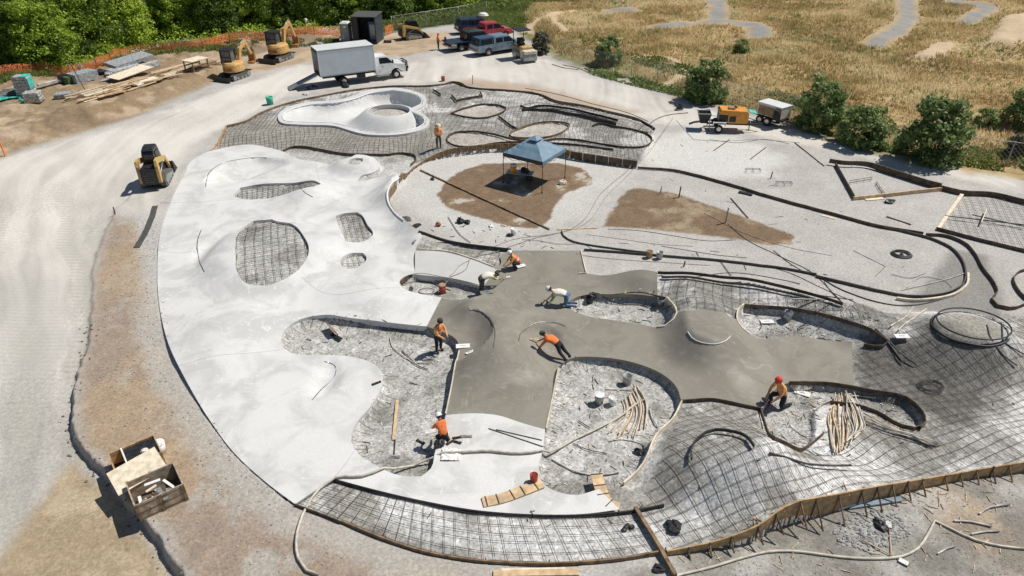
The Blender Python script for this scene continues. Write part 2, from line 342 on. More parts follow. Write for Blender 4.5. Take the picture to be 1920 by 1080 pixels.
mk('skin_dark', (.22, .12, .08), .6, .08, 20)
mk('hardhat', (.85, .85, .83), .3, .03, 5)
mk('straw', (.72, .60, .36), .8, .15, 20)
mk('redcap', (.72, .05, .03), .7, .1, 20)
mk('hair', (.03, .022, .016), .8, .3, 20)
mk('safety_mesh', (.72, .20, .05), .7, .25, .35, alpha=.02, col2=(.38, .10, .03))
mk('red_plastic', (.40, .07, .04), .4, .1, 6)
mk('blue_plastic', (.04, .14, .42), .4, .1, 6)
mk('toilet_grey', (.28, .31, .33), .5, .12, 4)
mk('mat_dark', (.085, .085, .08), .95, .2, 10, .3)
mk('cord', (.30, .28, .25), .6, .2, 10)
mk('amber', (.40, .17, .05), .6, .2, 5)

# ------------------------------------------------------------------ mesh building
class MB:
    def __init__(s): s.v = []; s.f = []; s.m = []; s.mats = []; s.sm = []
    def mi(s, mname):
        if mname not in s.mats: s.mats.append(mname)
        return s.mats.index(mname)
    def add(s, vs, fs, mname=None, sm=False):
        o = len(s.v); s.v += [tuple(v) for v in vs]; i = s.mi(mname) if mname else 0
        for f in fs: s.f.append([o + k for k in f]); s.m.append(i); s.sm.append(sm)
        return s
    def box(s, c, d, rot=None, mname=None, taper=(1, 1)):
        hx, hy, hz = d[0] / 2, d[1] / 2, d[2] / 2
        vs = [Vector((x * hx * (taper[0] if z > 0 else 1), y * hy * (taper[1] if z > 0 else 1), z * hz)) for z in (-1, 1) for x, y in ((-1, -1), (1, -1), (1, 1), (-1, 1))]
        if rot is not None:
            if not hasattr(rot, 'to_4x4'): rot = Matrix.Rotation(rot, 3, 'Z')
            vs = [rot @ v for v in vs]
        c = Vector(c); vs = [v + c for v in vs]
        return s.add(vs, [(3, 2, 1, 0), (4, 5, 6, 7), (0, 1, 5, 4), (1, 2, 6, 5), (2, 3, 7, 6), (3, 0, 4, 7)], mname)
    def bar(s, a, b, w, h, mname=None):
        a, b = Vector(a), Vector(b); d = (b - a); L = d.length
        if L < 1e-5: return s
        d /= L; up = Vector((0, 0, 1)) if abs(d.z) < .95 else Vector((1, 0, 0))
        sd = d.cross(up).normalized(); up = sd.cross(d)
        vs = [p + sd * i * w / 2 + up * j * h / 2 for p in (a, b) for i, j in ((-1, -1), (1, -1), (1, 1), (-1, 1))]
        return s.add(vs, [(0, 1, 2, 3), (7, 6, 5, 4), (4, 5, 1, 0), (5, 6, 2, 1), (6, 7, 3, 2), (7, 4, 0, 3)], mname)
    def cyl(s, a, b, r, r2=None, n=12, mname=None):
        r2 = r if r2 is None else r2; a, b = Vector(a), Vector(b); d = (b - a).normalized()
        up = Vector((0, 0, 1)) if abs(d.z) < .95 else Vector((1, 0, 0)); sx = d.cross(up).normalized(); sy = sx.cross(d)
        vs = [p + (sx * math.cos(t * 2 * math.pi / n) + sy * math.sin(t * 2 * math.pi / n)) * q for p, q in ((a, r), (b, r2)) for t in range(n)]
        s.add(vs, [(t, (t + 1) % n, n + (t + 1) % n, n + t) for t in range(n)], mname, True)
        o = len(s.v) - 2 * n; i = s.mi(mname) if mname else 0
        s.f.append([o + t for t in reversed(range(n))]); s.m.append(i); s.sm.append(False); s.f.append([o + n + t for t in range(n)]); s.m.append(i); s.sm.append(False)
        return s
    def tube(s, pts, r, n=5, mname=None, caps=True):
        pts = [Vector(p) for p in pts]
        if len(pts) < 2: return s
        vs = []; prev = None
        for i, p in enumerate(pts):
            d = (pts[min(i + 1, len(pts) - 1)] - pts[max(i - 1, 0)])
            d = d.normalized() if d.length > 1e-7 else Vector((1, 0, 0))
            up = Vector((0, 0, 1)) if abs(d.z) < .9 else (prev or Vector((1, 0, 0)))
            sx = d.cross(up).normalized(); sy = sx.cross(d); prev = sy
            rr = r(i / (len(pts) - 1)) if callable(r) else r
            vs += [p + (sx * math.cos(t * 2 * math.pi / n) + sy * math.sin(t * 2 * math.pi / n)) * rr for t in range(n)]
        fs = [(i * n + t, i * n + (t + 1) % n, (i + 1) * n + (t + 1) % n, (i + 1) * n + t) for i in range(len(pts) - 1) for t in range(n)]
        if caps: fs += [tuple(range(n)), tuple(reversed(range((len(pts) - 1) * n, len(pts) * n)))]
        return s.add(vs, fs, mname, n > 4)
    def prism(s, prof, y0, y1, mname=None, axis='y', inset=None):
        """profile (a, z) pushed between y0 and y1; inset narrows upper points"""
        n = len(prof); f = (lambda a, y, z: (a, y, z)) if axis == 'y' else (lambda a, y, z: (y, a, z))
        g = inset or (lambda a, z: 0)
        sg = 1 if y1 > y0 else -1
        vs = [f(a, y0 + sg * g(a, z), z) for a, z in prof] + [f(a, y1 - sg * g(a, z), z) for a, z in prof]
        return s.add(vs, [tuple(range(n)), tuple(reversed(range(n, 2 * n)))] + [(i + n, (i + 1) % n + n, (i + 1) % n, i) for i in range(n)], mname)
    def sph(s, c, r, n=8, m=6, sc=(1, 1, 1), mname=None, jit=0):
        vs = [Vector((0, 0, 1))]; fs = []
        for j in range(1, m):
            for i in range(n):
                a, b = 2 * math.pi * i / n, math.pi * j / m; vs.append(Vector((math.cos(a) * math.sin(b), math.sin(a) * math.sin(b), math.cos(b))))
        vs.append(Vector((0, 0, -1)))
        for i in range(n): fs.append((0, 1 + i, 1 + (i + 1) % n)); fs.append((len(vs) - 1, 1 + (m - 2) * n + (i + 1) % n, 1 + (m - 2) * n + i))
        for j in range(m - 2):
            for i in range(n): a = 1 + j * n + i; b = 1 + j * n + (i + 1) % n; fs.append((a, a + n, b + n, b))
        c = Vector(c)
        vs = [c + Vector((v.x * sc[0], v.y * sc[1], v.z * sc[2])) * r * (1 + jit * (random.random() - .5)) for v in vs]
        return s.add(vs, fs, mname, jit == 0)
    def mesh(s, name, mname=None, bevel=0):
        me = bpy.data.meshes.new(name); me.from_pydata(s.v, [], s.f)
        for q in (s.mats or [mname]): me.materials.append(M[q] if isinstance(q, str) else q)
        me.polygons.foreach_set('material_index', s.m if s.mats else [0] * len(s.f)); me.polygons.foreach_set('use_smooth', s.sm)
        if bevel or not any(s.sm):
            bm = bmesh.new(); bm.from_mesh(me); bmesh.ops.recalc_face_normals(bm, faces=bm.faces)
            if bevel: bmesh.ops.bevel(bm, geom=[e for e in bm.edges if len(e.link_faces) == 2 and e.calc_face_angle() > .5], offset=bevel, segments=2, affect='EDGES', profile=.7, clamp_overlap=True)
            bm.to_mesh(me); bm.free()
        me.update(); return me
    def obj(s, name, mname=None, parent=None, bevel=0):
        o = bpy.data.objects.new(name, s.mesh(name, mname, bevel)); COL.objects.link(o)
        if parent: o.parent = parent
        return o
def tag(o, label, cat, group=None):
    o['label'] = label; o['category'] = cat
    if group: o['group'] = group
    return o
def root(name, label, cat, loc, rz=0, group=None, tilt=None):
    o = bpy.data.objects.new(name, None); COL.objects.link(o); o.location = loc; o.rotation_euler = (0, 0, rz); o.empty_display_size = .1
    if tilt: o.rotation_euler = (tilt[0], tilt[1], rz)
    return tag(o, label, cat, group)
def kind(o, k): o['kind'] = k; return o
def clone(o, loc, rz, label, parent=None, scale=None):
    c = o.copy(); COL.objects.link(c)
    if parent: c.parent = parent
    else:
        c.location = loc; c.rotation_euler = (0, 0, rz); c['label'] = label
        if scale: c.scale = (scale,) * 3
    for ch in list(o.children): clone(ch, None, None, None, c)
    return c

def drape(pts2, off=0.0, fn=None):
    p = np.asarray(pts2); z = (fn or top)(p[:, 0], p[:, 1]) + off
    return [Vector((a[0], a[1], b)) for a, b in zip(p, z)]
def pxline(px, step=.25, closed=False, fn=None, corner=48):
    return smooth(solve(px, fn or top), closed, step, corner)

def slab(name, outline, holes, fn, off, depth, cell, material, holes_depth=None, sheet=False):
    """a poured slab following the surface fn, cut by holes, with real edges"""
    loops = [outline] + holes; co = []; ed = []
    for l in loops:
        b = len(co); n = len(l); co += [Vector(map(float, p)) for p in l]; ed += [(b + i, b + (i + 1) % n) for i in range(n)]
    x0, y0 = outline.min(0); x1, y1 = outline.max(0)
    gx, gy = np.meshgrid(np.arange(x0, x1, cell), np.arange(y0, y1, cell)); gx = gx.ravel() + .31 * cell * (np.random.default_rng(1).random(gx.size) - .5); gy = gy.ravel() + .31 * cell * (np.random.default_rng(2).random(gy.size) - .5)
    m = sdist(gx, gy, outline, 1) > cell * .35
    for h in holes: m &= sdist(gx, gy, h, 1) < -cell * .35
    co += [Vector((float(a), float(b))) for a, b in zip(gx[m], gy[m])]
    vs, es, fs, *_ = geometry.delaunay_2d_cdt(co, ed, [], 0, 1e-5)
    V = np.array([(v.x, v.y) for v in vs]); cen = np.array([V[list(f)].mean(0) for f in fs])
    keep = inside(cen[:, 0], cen[:, 1], outline)
    for h in holes: keep &= ~inside(cen[:, 0], cen[:, 1], h)
    F = [list(f) for f, k in zip(fs, keep) if k]
    Z = fn(V[:, 0], V[:, 1]) + off
    cnt = {}
    for f in F:
        for i in range(len(f)):
            a, b = f[i], f[(i + 1) % len(f)]; cnt[(a, b)] = cnt.get((a, b), 0) + 1
    border = [(a, b) for (a, b) in cnt if (b, a) not in cnt]
    verts = [(V[i, 0], V[i, 1], Z[i]) for i in range(len(V))]; low = {}
    n0 = len(F)
    for a, b in border:
        for k in (a, b):
            if k not in low: low[k] = len(verts); verts.append((V[k, 0], V[k, 1], Z[k] - depth))
        F.append([b, a, low[a], low[b]])
    me = bpy.data.meshes.new(name); me.from_pydata(verts, [], F); me.materials.append(material)
    me.polygons.foreach_set('use_smooth', [True] * n0 + [False] * (len(F) - n0))
    me.update(); me.set_sharp_from_angle(angle=R(40))
    o = bpy.data.objects.new(name, me); COL.objects.link(o); return o
# ------------------------------------------------------------------ world, sun
w = bpy.data.worlds.new('World'); scn.world = w; w.use_nodes = True; nt = w.node_tree
sky = nt.nodes.new('ShaderNodeTexSky'); sky.sky_type = 'NISHITA'; sky.sun_disc = False
SUN_EL = R(57); SDX, SDY = -1.0, -.42     # where shadows fall
sky.sun_elevation = SUN_EL; az = math.atan2(-SDX, -SDY); sky.sun_rotation = az; sky.altitude = 50; sky.air_density = 1; sky.dust_density = .6
nt.links.new(sky.outputs[0], nt.nodes['Background'].inputs[0]); nt.nodes['Background'].inputs[1].default_value = .058
sd = bpy.data.lights.new('sun', 'SUN'); sd.energy = 4.4; sd.angle = R(.5); sd.color = (1, .95, .87)
so = bpy.data.objects.new('sun', sd); COL.objects.link(so)
n_ = math.hypot(SDX, SDY); dirv = Vector((SDX / n_ * math.cos(SUN_EL), SDY / n_ * math.cos(SUN_EL), -math.sin(SUN_EL)))
so.rotation_euler = dirv.to_track_quat('-Z', 'Y').to_euler(); so.location = (30, 20, 40)
scn.view_settings.view_transform = 'Standard'; scn.view_settings.look = 'None'; scn.view_settings.exposure = 0; scn.view_settings.gamma = 1
scn.cycles.max_bounces = 6; scn.cycles.transparent_max_bounces = 12; scn.cycles.use_adaptive_sampling = True

# ------------------------------------------------------------------ ground sheet
rows = [-30., 0., 8.]; y = 11.0
while y < 175: rows.append(y); y += .035 + .0031 * (y - 8)
while y < 1500: rows.append(y); y *= 1.12
rows = np.array(rows); T = np.concatenate([[-14, -9, -6, -4, -3, -2.3, -1.8, -1.5], np.linspace(-1.3, 1.3, 940), [1.5, 1.8, 2.3, 3, 4, 6, 9, 14]])
YY, TT = np.meshgrid(rows, T, indexing='ij'); XX = TT * (np.abs(YY) * .66 + 11.5)
gx, gy = XX.ravel(), YY.ravel()
gz = hg(gx, gy)
nr, nc = XX.shape

def mixc(c, k, w_): return c * (1 - w_[:, None]) + np.array(k)[None, :] * w_[:, None]
n1 = fbm(gx, gy, 6, 4, 21); n2 = fbm(gx, gy, 1.4, 4, 22); n3 = fbm(gx, gy, .35, 3, 23); n4 = vnoise(gx, gy, .12, 24)
GRAVEL, ROADC = np.array((.455, .45, .43)), np.array((.61, .58, .53))
col = np.tile(np.array((.47, .455, .425)), (len(gx), 1)); RG = np.full(len(gx), .75)
col *= (.86 + .30 * n2 + .12 * (n3 - .5))[:, None]
# road: pale, compacted, with tyre tracks along its run
ROADL = PP([(430,130),(330,190),(180,262),(90,330),(60,450),(60,620),(40,800),(-40,1100)]); ROADL = smooth(ROADL, False, 1.0)
ROAD_PX = [(560,122),(770,118),(900,92),(1000,104),(1090,140),(1280,190),(1480,245),(1700,300),(1920,330),(1920,362),(1650,300),(1400,250),(1240,230),(1060,186),(900,155),(700,154),(540,182),(455,220),(400,250),(350,290),(320,350),(290,400),(215,392),(190,450),(178,560),(160,660),(135,740),(145,840),(120,870),(60,960),(0,1110),(-300,1110),(-500,500),(-300,330),(0,297),(150,258),(270,222),(420,170)]
rp = PP(ROAD_PX); rs = sstep(-.8, .8, sdist(gx, gy, rp, 2) + 1.2 * (n2 - .5))
rd = linedist(gx, gy, ROADL) + 2.2 * (fbm(gx, gy, 9, 3, 31) - .5)
streak = (vnoise(rd, gy * .05 + .3, .4, 41) * .45 + vnoise(rd, gy * .1, .14, 42) * .16 + vnoise(rd, gy * .05, 1.1, 43) * .5)
streak = streak * (.1 + 1.5 * fbm(gx, gy, 5, 4, 44)); streak = streak + .5 * (fbm(gx * .8 + gy * .6, gy * .12 - gx * .1, 1.1, 3, 48) - .45) * sstep(.4, .6, fbm(gx, gy, 8, 3, 49))
RG = RG * (1 - rs) + .22 * rs
near = sstep(45, 25, gy) * sstep(-8, -16, gx)
rc = ROADC[None, :] * (1.07 - (.40 + .35 * near) * (streak - .42) - .28 * np.maximum(0, n1 - .5) * 2 - .10 * near)[:, None]; rc = mixc(rc, (.47, .46, .40), near * sstep(.45, .62, vnoise(rd, gy * .03, 1.6, 47)) * .8)
col = col * (1 - rs[:, None]) + rc * rs[:, None]
# darker worn track at the far left, with tread marks
trk = sstep(3, .8, np.abs(gx - np.interp(gy, *np.array([(13, -17.5), (20, -19.5), (26, -22.5), (32, -27)]).T)))
col = mixc(col, (.40, .385, .35), trk * .6 * sstep(36, 27, gy) * (.5 + .5 * np.sin(gy * 2 * math.pi / .28 + 3 * n2)) * (n2 * .5 + .5))
col = mixc(col, (.44, .43, .39), trk * .4 * sstep(38, 28, gy))
band = sstep(.48, .62, fbm(rd * 1.0, gy * .06, 2.2, 3, 57)) * sstep(48, 30, gy) * sstep(-12, -17, gx); col = mixc(col, (.40, .39, .335), band * .8 * rs)
rut = sstep(.55, .66, vnoise(rd + .4 * n2, gy * .04, .8, 58)) * sstep(60, 30, gy) * (.5 + .5 * np.sin(gy * 2 * math.pi / .34 + 2 * n1)); col = mixc(col, (.44, .42, .37), rut * .7 * rs * sstep(-4, -12, gx))
RG = np.where((rs > .5) & (gx < -10), .22 + .35 * sstep(.4, .6, n1), RG)
# brown strip between road and slab
BR_PX = [(208,405),(195,440),(178,480),(170,560),(160,640),(133,740),(140,830),(190,885),(240,945),(300,1010),(345,1090),(360,1200),(1000,1200),(1000,1082),(900,1064),(760,1036),(640,990),(560,950),(480,900),(420,850),(378,790),(335,715),(290,600),(272,500),(262,440),(250,410)]
bp = PP(BR_PX); bs = sstep(-.4, .6, sdist(gx, gy, bp, 2) + .9 * (n2 - .5))
bc = mixc(mixc(np.tile(np.array((.345, .275, .215)), (len(gx), 1)), (.42, .395, .35), sstep(.52, .68, n2) * .8), (.42, .31, .20), sstep(.52, .64, n1) * .6)
bc *= (.88 + .26 * n3)[:, None]
col = col * (1 - bs[:, None]) + bc * bs[:, None]
# pale dusty margin right beside the slab
dP = -sdist(gx, gy, PARK, 4)
col = mixc(col, (.50, .485, .45), bs * sstep(1.5, .5, dP + 1.6 * (n2 - .5)) * .7)
# tan dirt bottom left
TN_PX = [(128,850),(180,885),(230,945),(285,1010),(330,1090),(330,1200),(-300,1200),(-60,1100),(10,985),(60,930)]
ts = sstep(-.3, .4, sdist(gx, gy, PP(TN_PX), 2) + .7 * (n2 - .5))
tc_ = mixc(np.tile(np.array((.38, .30, .20)), (len(gx), 1)), (.48, .39, .27), sstep(.4, .7, n2)) * (.85 + .3 * n3)[:, None]
col = col * (1 - ts[:, None]) + tc_ * ts[:, None]
# pinkish patch bottom right, grey working ground elsewhere
GREENL = PP([(700,66),(760,58),(830,48),(880,44),(945,50),(990,66),(1005,50),(985,30),(1000,5),(1060,-6),(1140,-40),(1020,-80),(900,-40),(640,20),(640,62)])
RB = PP([(1180,1075),(1250,1040),(1420,990),(1600,925),(1920,870),(2300,800),(2500,1300),(1100,1300)])
rbs = sstep(-.3, .3, sdist(gx, gy, RB, 2))
rc2 = mixc(np.tile(np.array((.315, .30, .265)), (len(gx), 1)), (.46, .36, .265), sstep(.53, .68, n1) * .8) * (.8 + .4 * n2)[:, None]
rc2 = mixc(rc2, (.50, .49, .46), sstep(.55, .72, n2) * .6); rc2 = mixc(rc2, (.19, .18, .16), sstep(.45, .36, n2) * .5)
col = col * (1 - rbs[:, None]) + rc2 * rbs[:, None]
# dirt bank top left
ss = sstep(-.7, .7, sdist(gx, gy, BANK, 3) + 1.2 * (n2 - .5))
c_ = mixc(np.tile(np.array((.30, .22, .135)), (len(gx), 1)), (.44, .34, .235), sstep(.46, .66, n2)); c_ = mixc(c_, (.21, .15, .10), sstep(.56, .7, n1) * .7) * (.82 + .36 * n3)[:, None]
col = col * (1 - ss[:, None]) + c_ * ss[:, None]
DT_PX = [(410,150),(430,112),(560,88),(640,78),(760,62),(850,60),(835,88),(770,104),(640,112),(560,118)]
ss = sstep(-.7, .7, sdist(gx, gy, PP(DT_PX), 3) + 1.6 * (n2 - .5)) * .9
c_ = mixc(np.tile(np.array((.50, .385, .26)), (len(gx), 1)), (.38, .28, .18), sstep(.42, .66, n2))
col = col * (1 - ss[:, None]) + c_ * ss[:, None]
ss = sstep(-1.5, .5, sdist(gx, gy, PP([(850,156),(880,150),(1000,162),(1080,186),(1180,208),(1080,192),(1000,174),(900,163)]), 4) + 1.2 * (n2 - .5)) * .7
col = mixc(col, (.42, .30, .20), ss)
# park interior: gravel and sub-base between the steel
ins = sdist(gx, gy, PARK, 1) > 0
g = np.where(ins)[0]; gxi, gyi = gx[g], gy[g]; m2, m1, m3 = n2[g], n1[g], n3[g]
ci = mixc(np.tile(np.array((.345, .335, .305)), (len(g), 1)), (.66, .65, .63), sstep(.46, .62, fbm(gxi, gyi, 2.6, 4, 61)))
ci = mixc(ci, (.20, .195, .18), sstep(.56, .76, fbm(gxi, gyi, 3.2, 4, 64)) * .6); ci = mixc(ci, (.66, .655, .63), sstep(.60, .72, fbm(gxi, gyi, .7, 4, 65)) * .6)
pit = np.full(len(g), -9.)
for q in PITS: pit = np.maximum(pit, sdist(gxi, gyi, q, .5))
cp = mixc(np.tile(np.array((.46, .455, .43)), (len(g), 1)), (.30, .295, .27), sstep(.5, .7, m2)); cp = mixc(cp, (.62, .61, .59), sstep(.58, .7, fbm(gxi, gyi, 1.1, 3, 63)) * .6)
ci = np.where((pit > 0)[:, None], cp, ci)
kp = np.full(len(g), -9.)
for q in KPITS + [ISLAND]: kp = np.maximum(kp, sdist(gxi, gyi, q, .5))
ci = np.where((kp > 0)[:, None], np.array((.46, .43, .385))[None, :] * (.85 + .3 * m2)[:, None], ci)
# pale sub-base: bottom strip and the skate bank's foot
STR = PP([(700,930),(900,985),(1250,960),(1330,900),(1480,905),(1400,985),(1250,1033),(1000,1056),(800,1030)])
ci = mixc(ci, (.66, .66, .65), sstep(-.5, .8, sdist(gxi, gyi, STR, 2) + 1.6 * (m2 - .5)) * .85)
BK = PP([(380,285),(425,232),(560,232),(640,250),(860,250),(860,280),(760,300),(520,285)])
ci = mixc(ci, (.36, .345, .30), sstep(-.5, 1, sdist(gxi, gyi, BK, 2)) * .8)
col[g] = ci * (.74 + .50 * m3 + .16 * (n4[g] - .5))[:, None]; RG[g] = 1.25
_a = np.linspace(0, 6.283, 40)[:-1]; _cc = C(1823, 612, 1.1); CONE_E = np.stack([_cc[0] + 1.5 * np.cos(_a), _cc[1] + 1.22 * np.sin(_a)], 1)
# bare earth islands
for q in BROWN_ISL:
    s = sstep(-.12, .12, sdist(gx, gy, PP(q), 2) + .5 * (n2 - .5) + .3 * (n3 - .5))
    c_ = mixc(np.tile(np.array((.215, .150, .098)), (len(gx), 1)), (.34, .265, .18), sstep(.55, .75, n2)) * (.75 + .5 * n3)[:, None]
    col = col * (1 - s[:, None]) + c_ * s[:, None]
# white dusty plate right of the tent, and other pale patches
for q, k in (([(1225,262),(1300,240),(1420,270),(1480,300),(1440,330),(1330,335),(1240,315),(1200,300)], .8), ([(700,345),(760,300),(900,283),(1060,290),(1200,310),(1180,345),(1060,425),(1010,440),(860,440),(760,400)], .45)):
    col = mixc(col, (.66, .655, .62), sstep(-1, 1, sdist(gx, gy, PP(q), 3) + 1.5 * (n2 - .5)) * k * (col[:, 0] > .33))
# damp strip far right
col = mixc(col, (.20, .19, .175), sstep(-.4, .3, sdist(gx, gy, PP([(1700,575),(1790,470),(1850,480),(1880,560),(1860,640),(1820,600),(1800,590)]), 2) + .7 * (n2 - .5)) * .7)
# gold field, woods floor, verge
gs = sstep(-1.0, 1.0, sdist(gx, gy, GOLD, 4) + 2.5 * (n2 - .5))
gc = mixc(np.tile(np.array((.48, .36, .19)), (len(gx), 1)), (.33, .22, .10), sstep(.5, .7, fbm(gx, gy, 5, 4, 71))); gc = mixc(gc, (.24, .22, .09), sstep(.52, .66, fbm(gx, gy, 11, 4, 75)) * .8); gc = mixc(gc, (.14, .09, .045), sstep(1.0, .2, ell(gx, gy, 1568, 96, 3.0, 5.5, .3)) * .8); gc = mixc(gc, (.47, .35, .18), sstep(.5, .68, fbm(gx, gy, 2.4, 4, 72)) * .8)
verge = sstep(9, 0, sdist(gx, gy, GOLD, 12)) * sstep(.35, .6, n1 + .1)
gc = mixc(gc, (.12, .14, .045), verge * .75); gc *= (.75 + .5 * n3)[:, None]
col = col * (1 - gs[:, None]) + gc * gs[:, None]
gl = sstep(-1, 1, sdist(gx, gy, GREENL, 4) + 2 * (n2 - .5)); col = mixc(col, (.10, .145, .03), gl * .9)
for pxs, wd in GREY_TRK:
    d = linedist(gx, gy, smooth(PP(pxs, .2), False, 1.0)) + 1.4 * (n2 - .5); wd = wd * .72; col = mixc(col, (.44, .35, .23), sstep(wd + .9, wd, d) * .7); col = mixc(col, (.31, .305, .29), sstep(wd, wd - .8, d) * .95)
for q, h in SANDW: col = mixc(col, (.60, .47, .32), sstep(-1.0, .5, sdist(gx, gy, q, 3) + 2.5 * (n2 - .5)) * .9)
for pxs in ([(1060,60),(1040,30),(1075,18),(1110,14)], [(985,58),(1010,40),(1050,25),(1080,15)], [(1000,60),(990,48),(1020,30),(1050,22)], [(1240,165),(1280,130),(1262,112),(1190,108)], [(1200,12),(1260,8),(1300,0)]):
    d = linedist(gx, gy, smooth(PP(pxs, .2), False, 1.0)) + .6 * (n2 - .5); col = mixc(col, (.58, .45, .30), sstep(.9, .3, d) * .8)
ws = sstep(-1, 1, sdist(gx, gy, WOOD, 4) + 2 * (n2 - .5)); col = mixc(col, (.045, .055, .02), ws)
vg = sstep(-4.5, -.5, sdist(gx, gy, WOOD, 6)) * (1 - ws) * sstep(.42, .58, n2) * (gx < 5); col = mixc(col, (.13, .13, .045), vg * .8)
col = mixc(col, (.33, .315, .27), sstep(0, .4, sdist(gx, gy, CONE_E, 2)) * .9)
# broken stone beside the park at lower right
st_ = sstep(-.5, .5, sdist(gx, gy, PP([(1560,990),(1600,960),(1680,955),(1700,1000),(1640,1030),(1580,1020)]), 2) + .8 * (n2 - .5)); col = mixc(col, (.50, .50, .48), st_ * .7)
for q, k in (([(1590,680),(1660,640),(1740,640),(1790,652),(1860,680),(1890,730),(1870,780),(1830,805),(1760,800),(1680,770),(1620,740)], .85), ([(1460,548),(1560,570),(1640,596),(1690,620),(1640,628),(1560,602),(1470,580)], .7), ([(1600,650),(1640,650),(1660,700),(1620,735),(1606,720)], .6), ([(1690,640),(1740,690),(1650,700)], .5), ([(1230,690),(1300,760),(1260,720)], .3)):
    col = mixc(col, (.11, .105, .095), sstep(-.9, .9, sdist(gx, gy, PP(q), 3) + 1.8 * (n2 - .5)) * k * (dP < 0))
col = np.clip(col, .01, .8)

fi = np.arange(nr * nc).reshape(nr, nc); quads = np.stack([fi[:-1, :-1], fi[:-1, 1:], fi[1:, 1:], fi[1:, :-1]], -1).reshape(-1, 4)
me = bpy.data.meshes.new('ground'); me.vertices.add(len(gx)); me.vertices.foreach_set('co', np.stack([gx, gy, gz], 1).astype(np.float32).ravel())
me.loops.add(quads.size); me.loops.foreach_set('vertex_index', quads.ravel().astype(np.int32)); me.polygons.add(len(quads)); me.polygons.foreach_set('loop_start', np.arange(0, quads.size, 4, dtype=np.int32))
me.polygons.foreach_set('use_smooth', np.ones(len(quads), bool)); me.update(calc_edges=True)
ca = me.color_attributes.new('soil', 'FLOAT_COLOR', 'POINT'); ca.data.foreach_set('color', np.concatenate([col, RG[:, None]], 1).astype(np.float32).ravel())
# soil material
m = bpy.data.materials.new('soil'); m.use_nodes = True; N, L = m.node_tree.nodes, m.node_tree.links; b = N['Principled BSDF']; b.inputs['Roughness'].default_value = .95; b.inputs['Specular IOR Level'].default_value = .15
at = N.new('ShaderNodeAttribute'); at.attribute_name = 'soil'; ge = N.new('ShaderNodeNewGeometry')
def noise(sc, det=4, rough=.6):
    q = N.new('ShaderNodeTexNoise'); q.inputs['Scale'].default_value = sc; q.inputs['Detail'].default_value = det; q.inputs['Roughness'].default_value = rough; L.new(ge.outputs['Position'], q.inputs['Vector']); return q
a1 = noise(9, 6, .75); r1 = N.new('ShaderNodeMapRange'); r1.inputs['From Min'].default_value = .3; r1.inputs['From Max'].default_value = .7; r1.inputs['To Min'].default_value = .58; r1.inputs['To Max'].default_value = 1.36; L.new(a1.outputs['Fac'], r1.inputs['Value'])
vo = N.new('ShaderNodeTexVoronoi'); vo.inputs['Scale'].default_value = 11; L.new(ge.outputs['Position'], vo.inputs['Vector'])
r2 = N.new('ShaderNodeMapRange'); r2.inputs['From Min'].default_value = .0; r2.inputs['From Max'].default_value = 1; r2.inputs['To Min'].default_value = .82; r2.inputs['To Max'].default_value = 1.18; L.new(vo.outputs['Color'], r2.inputs['Value'])
mm = N.new('ShaderNodeMath'); mm.operation = 'MULTIPLY'; L.new(r1.outputs[0], mm.inputs[0]); L.new(r2.outputs[0], mm.inputs[1])
vm = N.new('ShaderNodeVectorMath'); vm.operation = 'SCALE'; L.new(at.outputs['Color'], vm.inputs[0]); mq = N.new('ShaderNodeMath'); mq.operation = 'SUBTRACT'; mq.inputs[1].default_value = 1; L.new(mm.outputs[0], mq.inputs[0]); mr_ = N.new('ShaderNodeMath'); mr_.operation = 'MULTIPLY_ADD'; mr_.inputs[2].default_value = 1; L.new(mq.outputs[0], mr_.inputs[0]); L.new(at.outputs['Alpha'], mr_.inputs[1]); L.new(mr_.outputs[0], vm.inputs['Scale']); L.new(vm.outputs[0], b.inputs['Base Color'])
a3 = noise(14, 6, .8); bp_ = N.new('ShaderNodeBump'); bp_.inputs['Strength'].default_value = .55; bp_.inputs['Distance'].default_value = .05; L.new(a3.outputs['Fac'], bp_.inputs['Height']); L.new(bp_.outputs[0], b.inputs['Normal'])
M['soil'] = m; me.materials.append(m)
o = bpy.data.objects.new('ground', me); COL.objects.link(o); kind(o, 'structure')

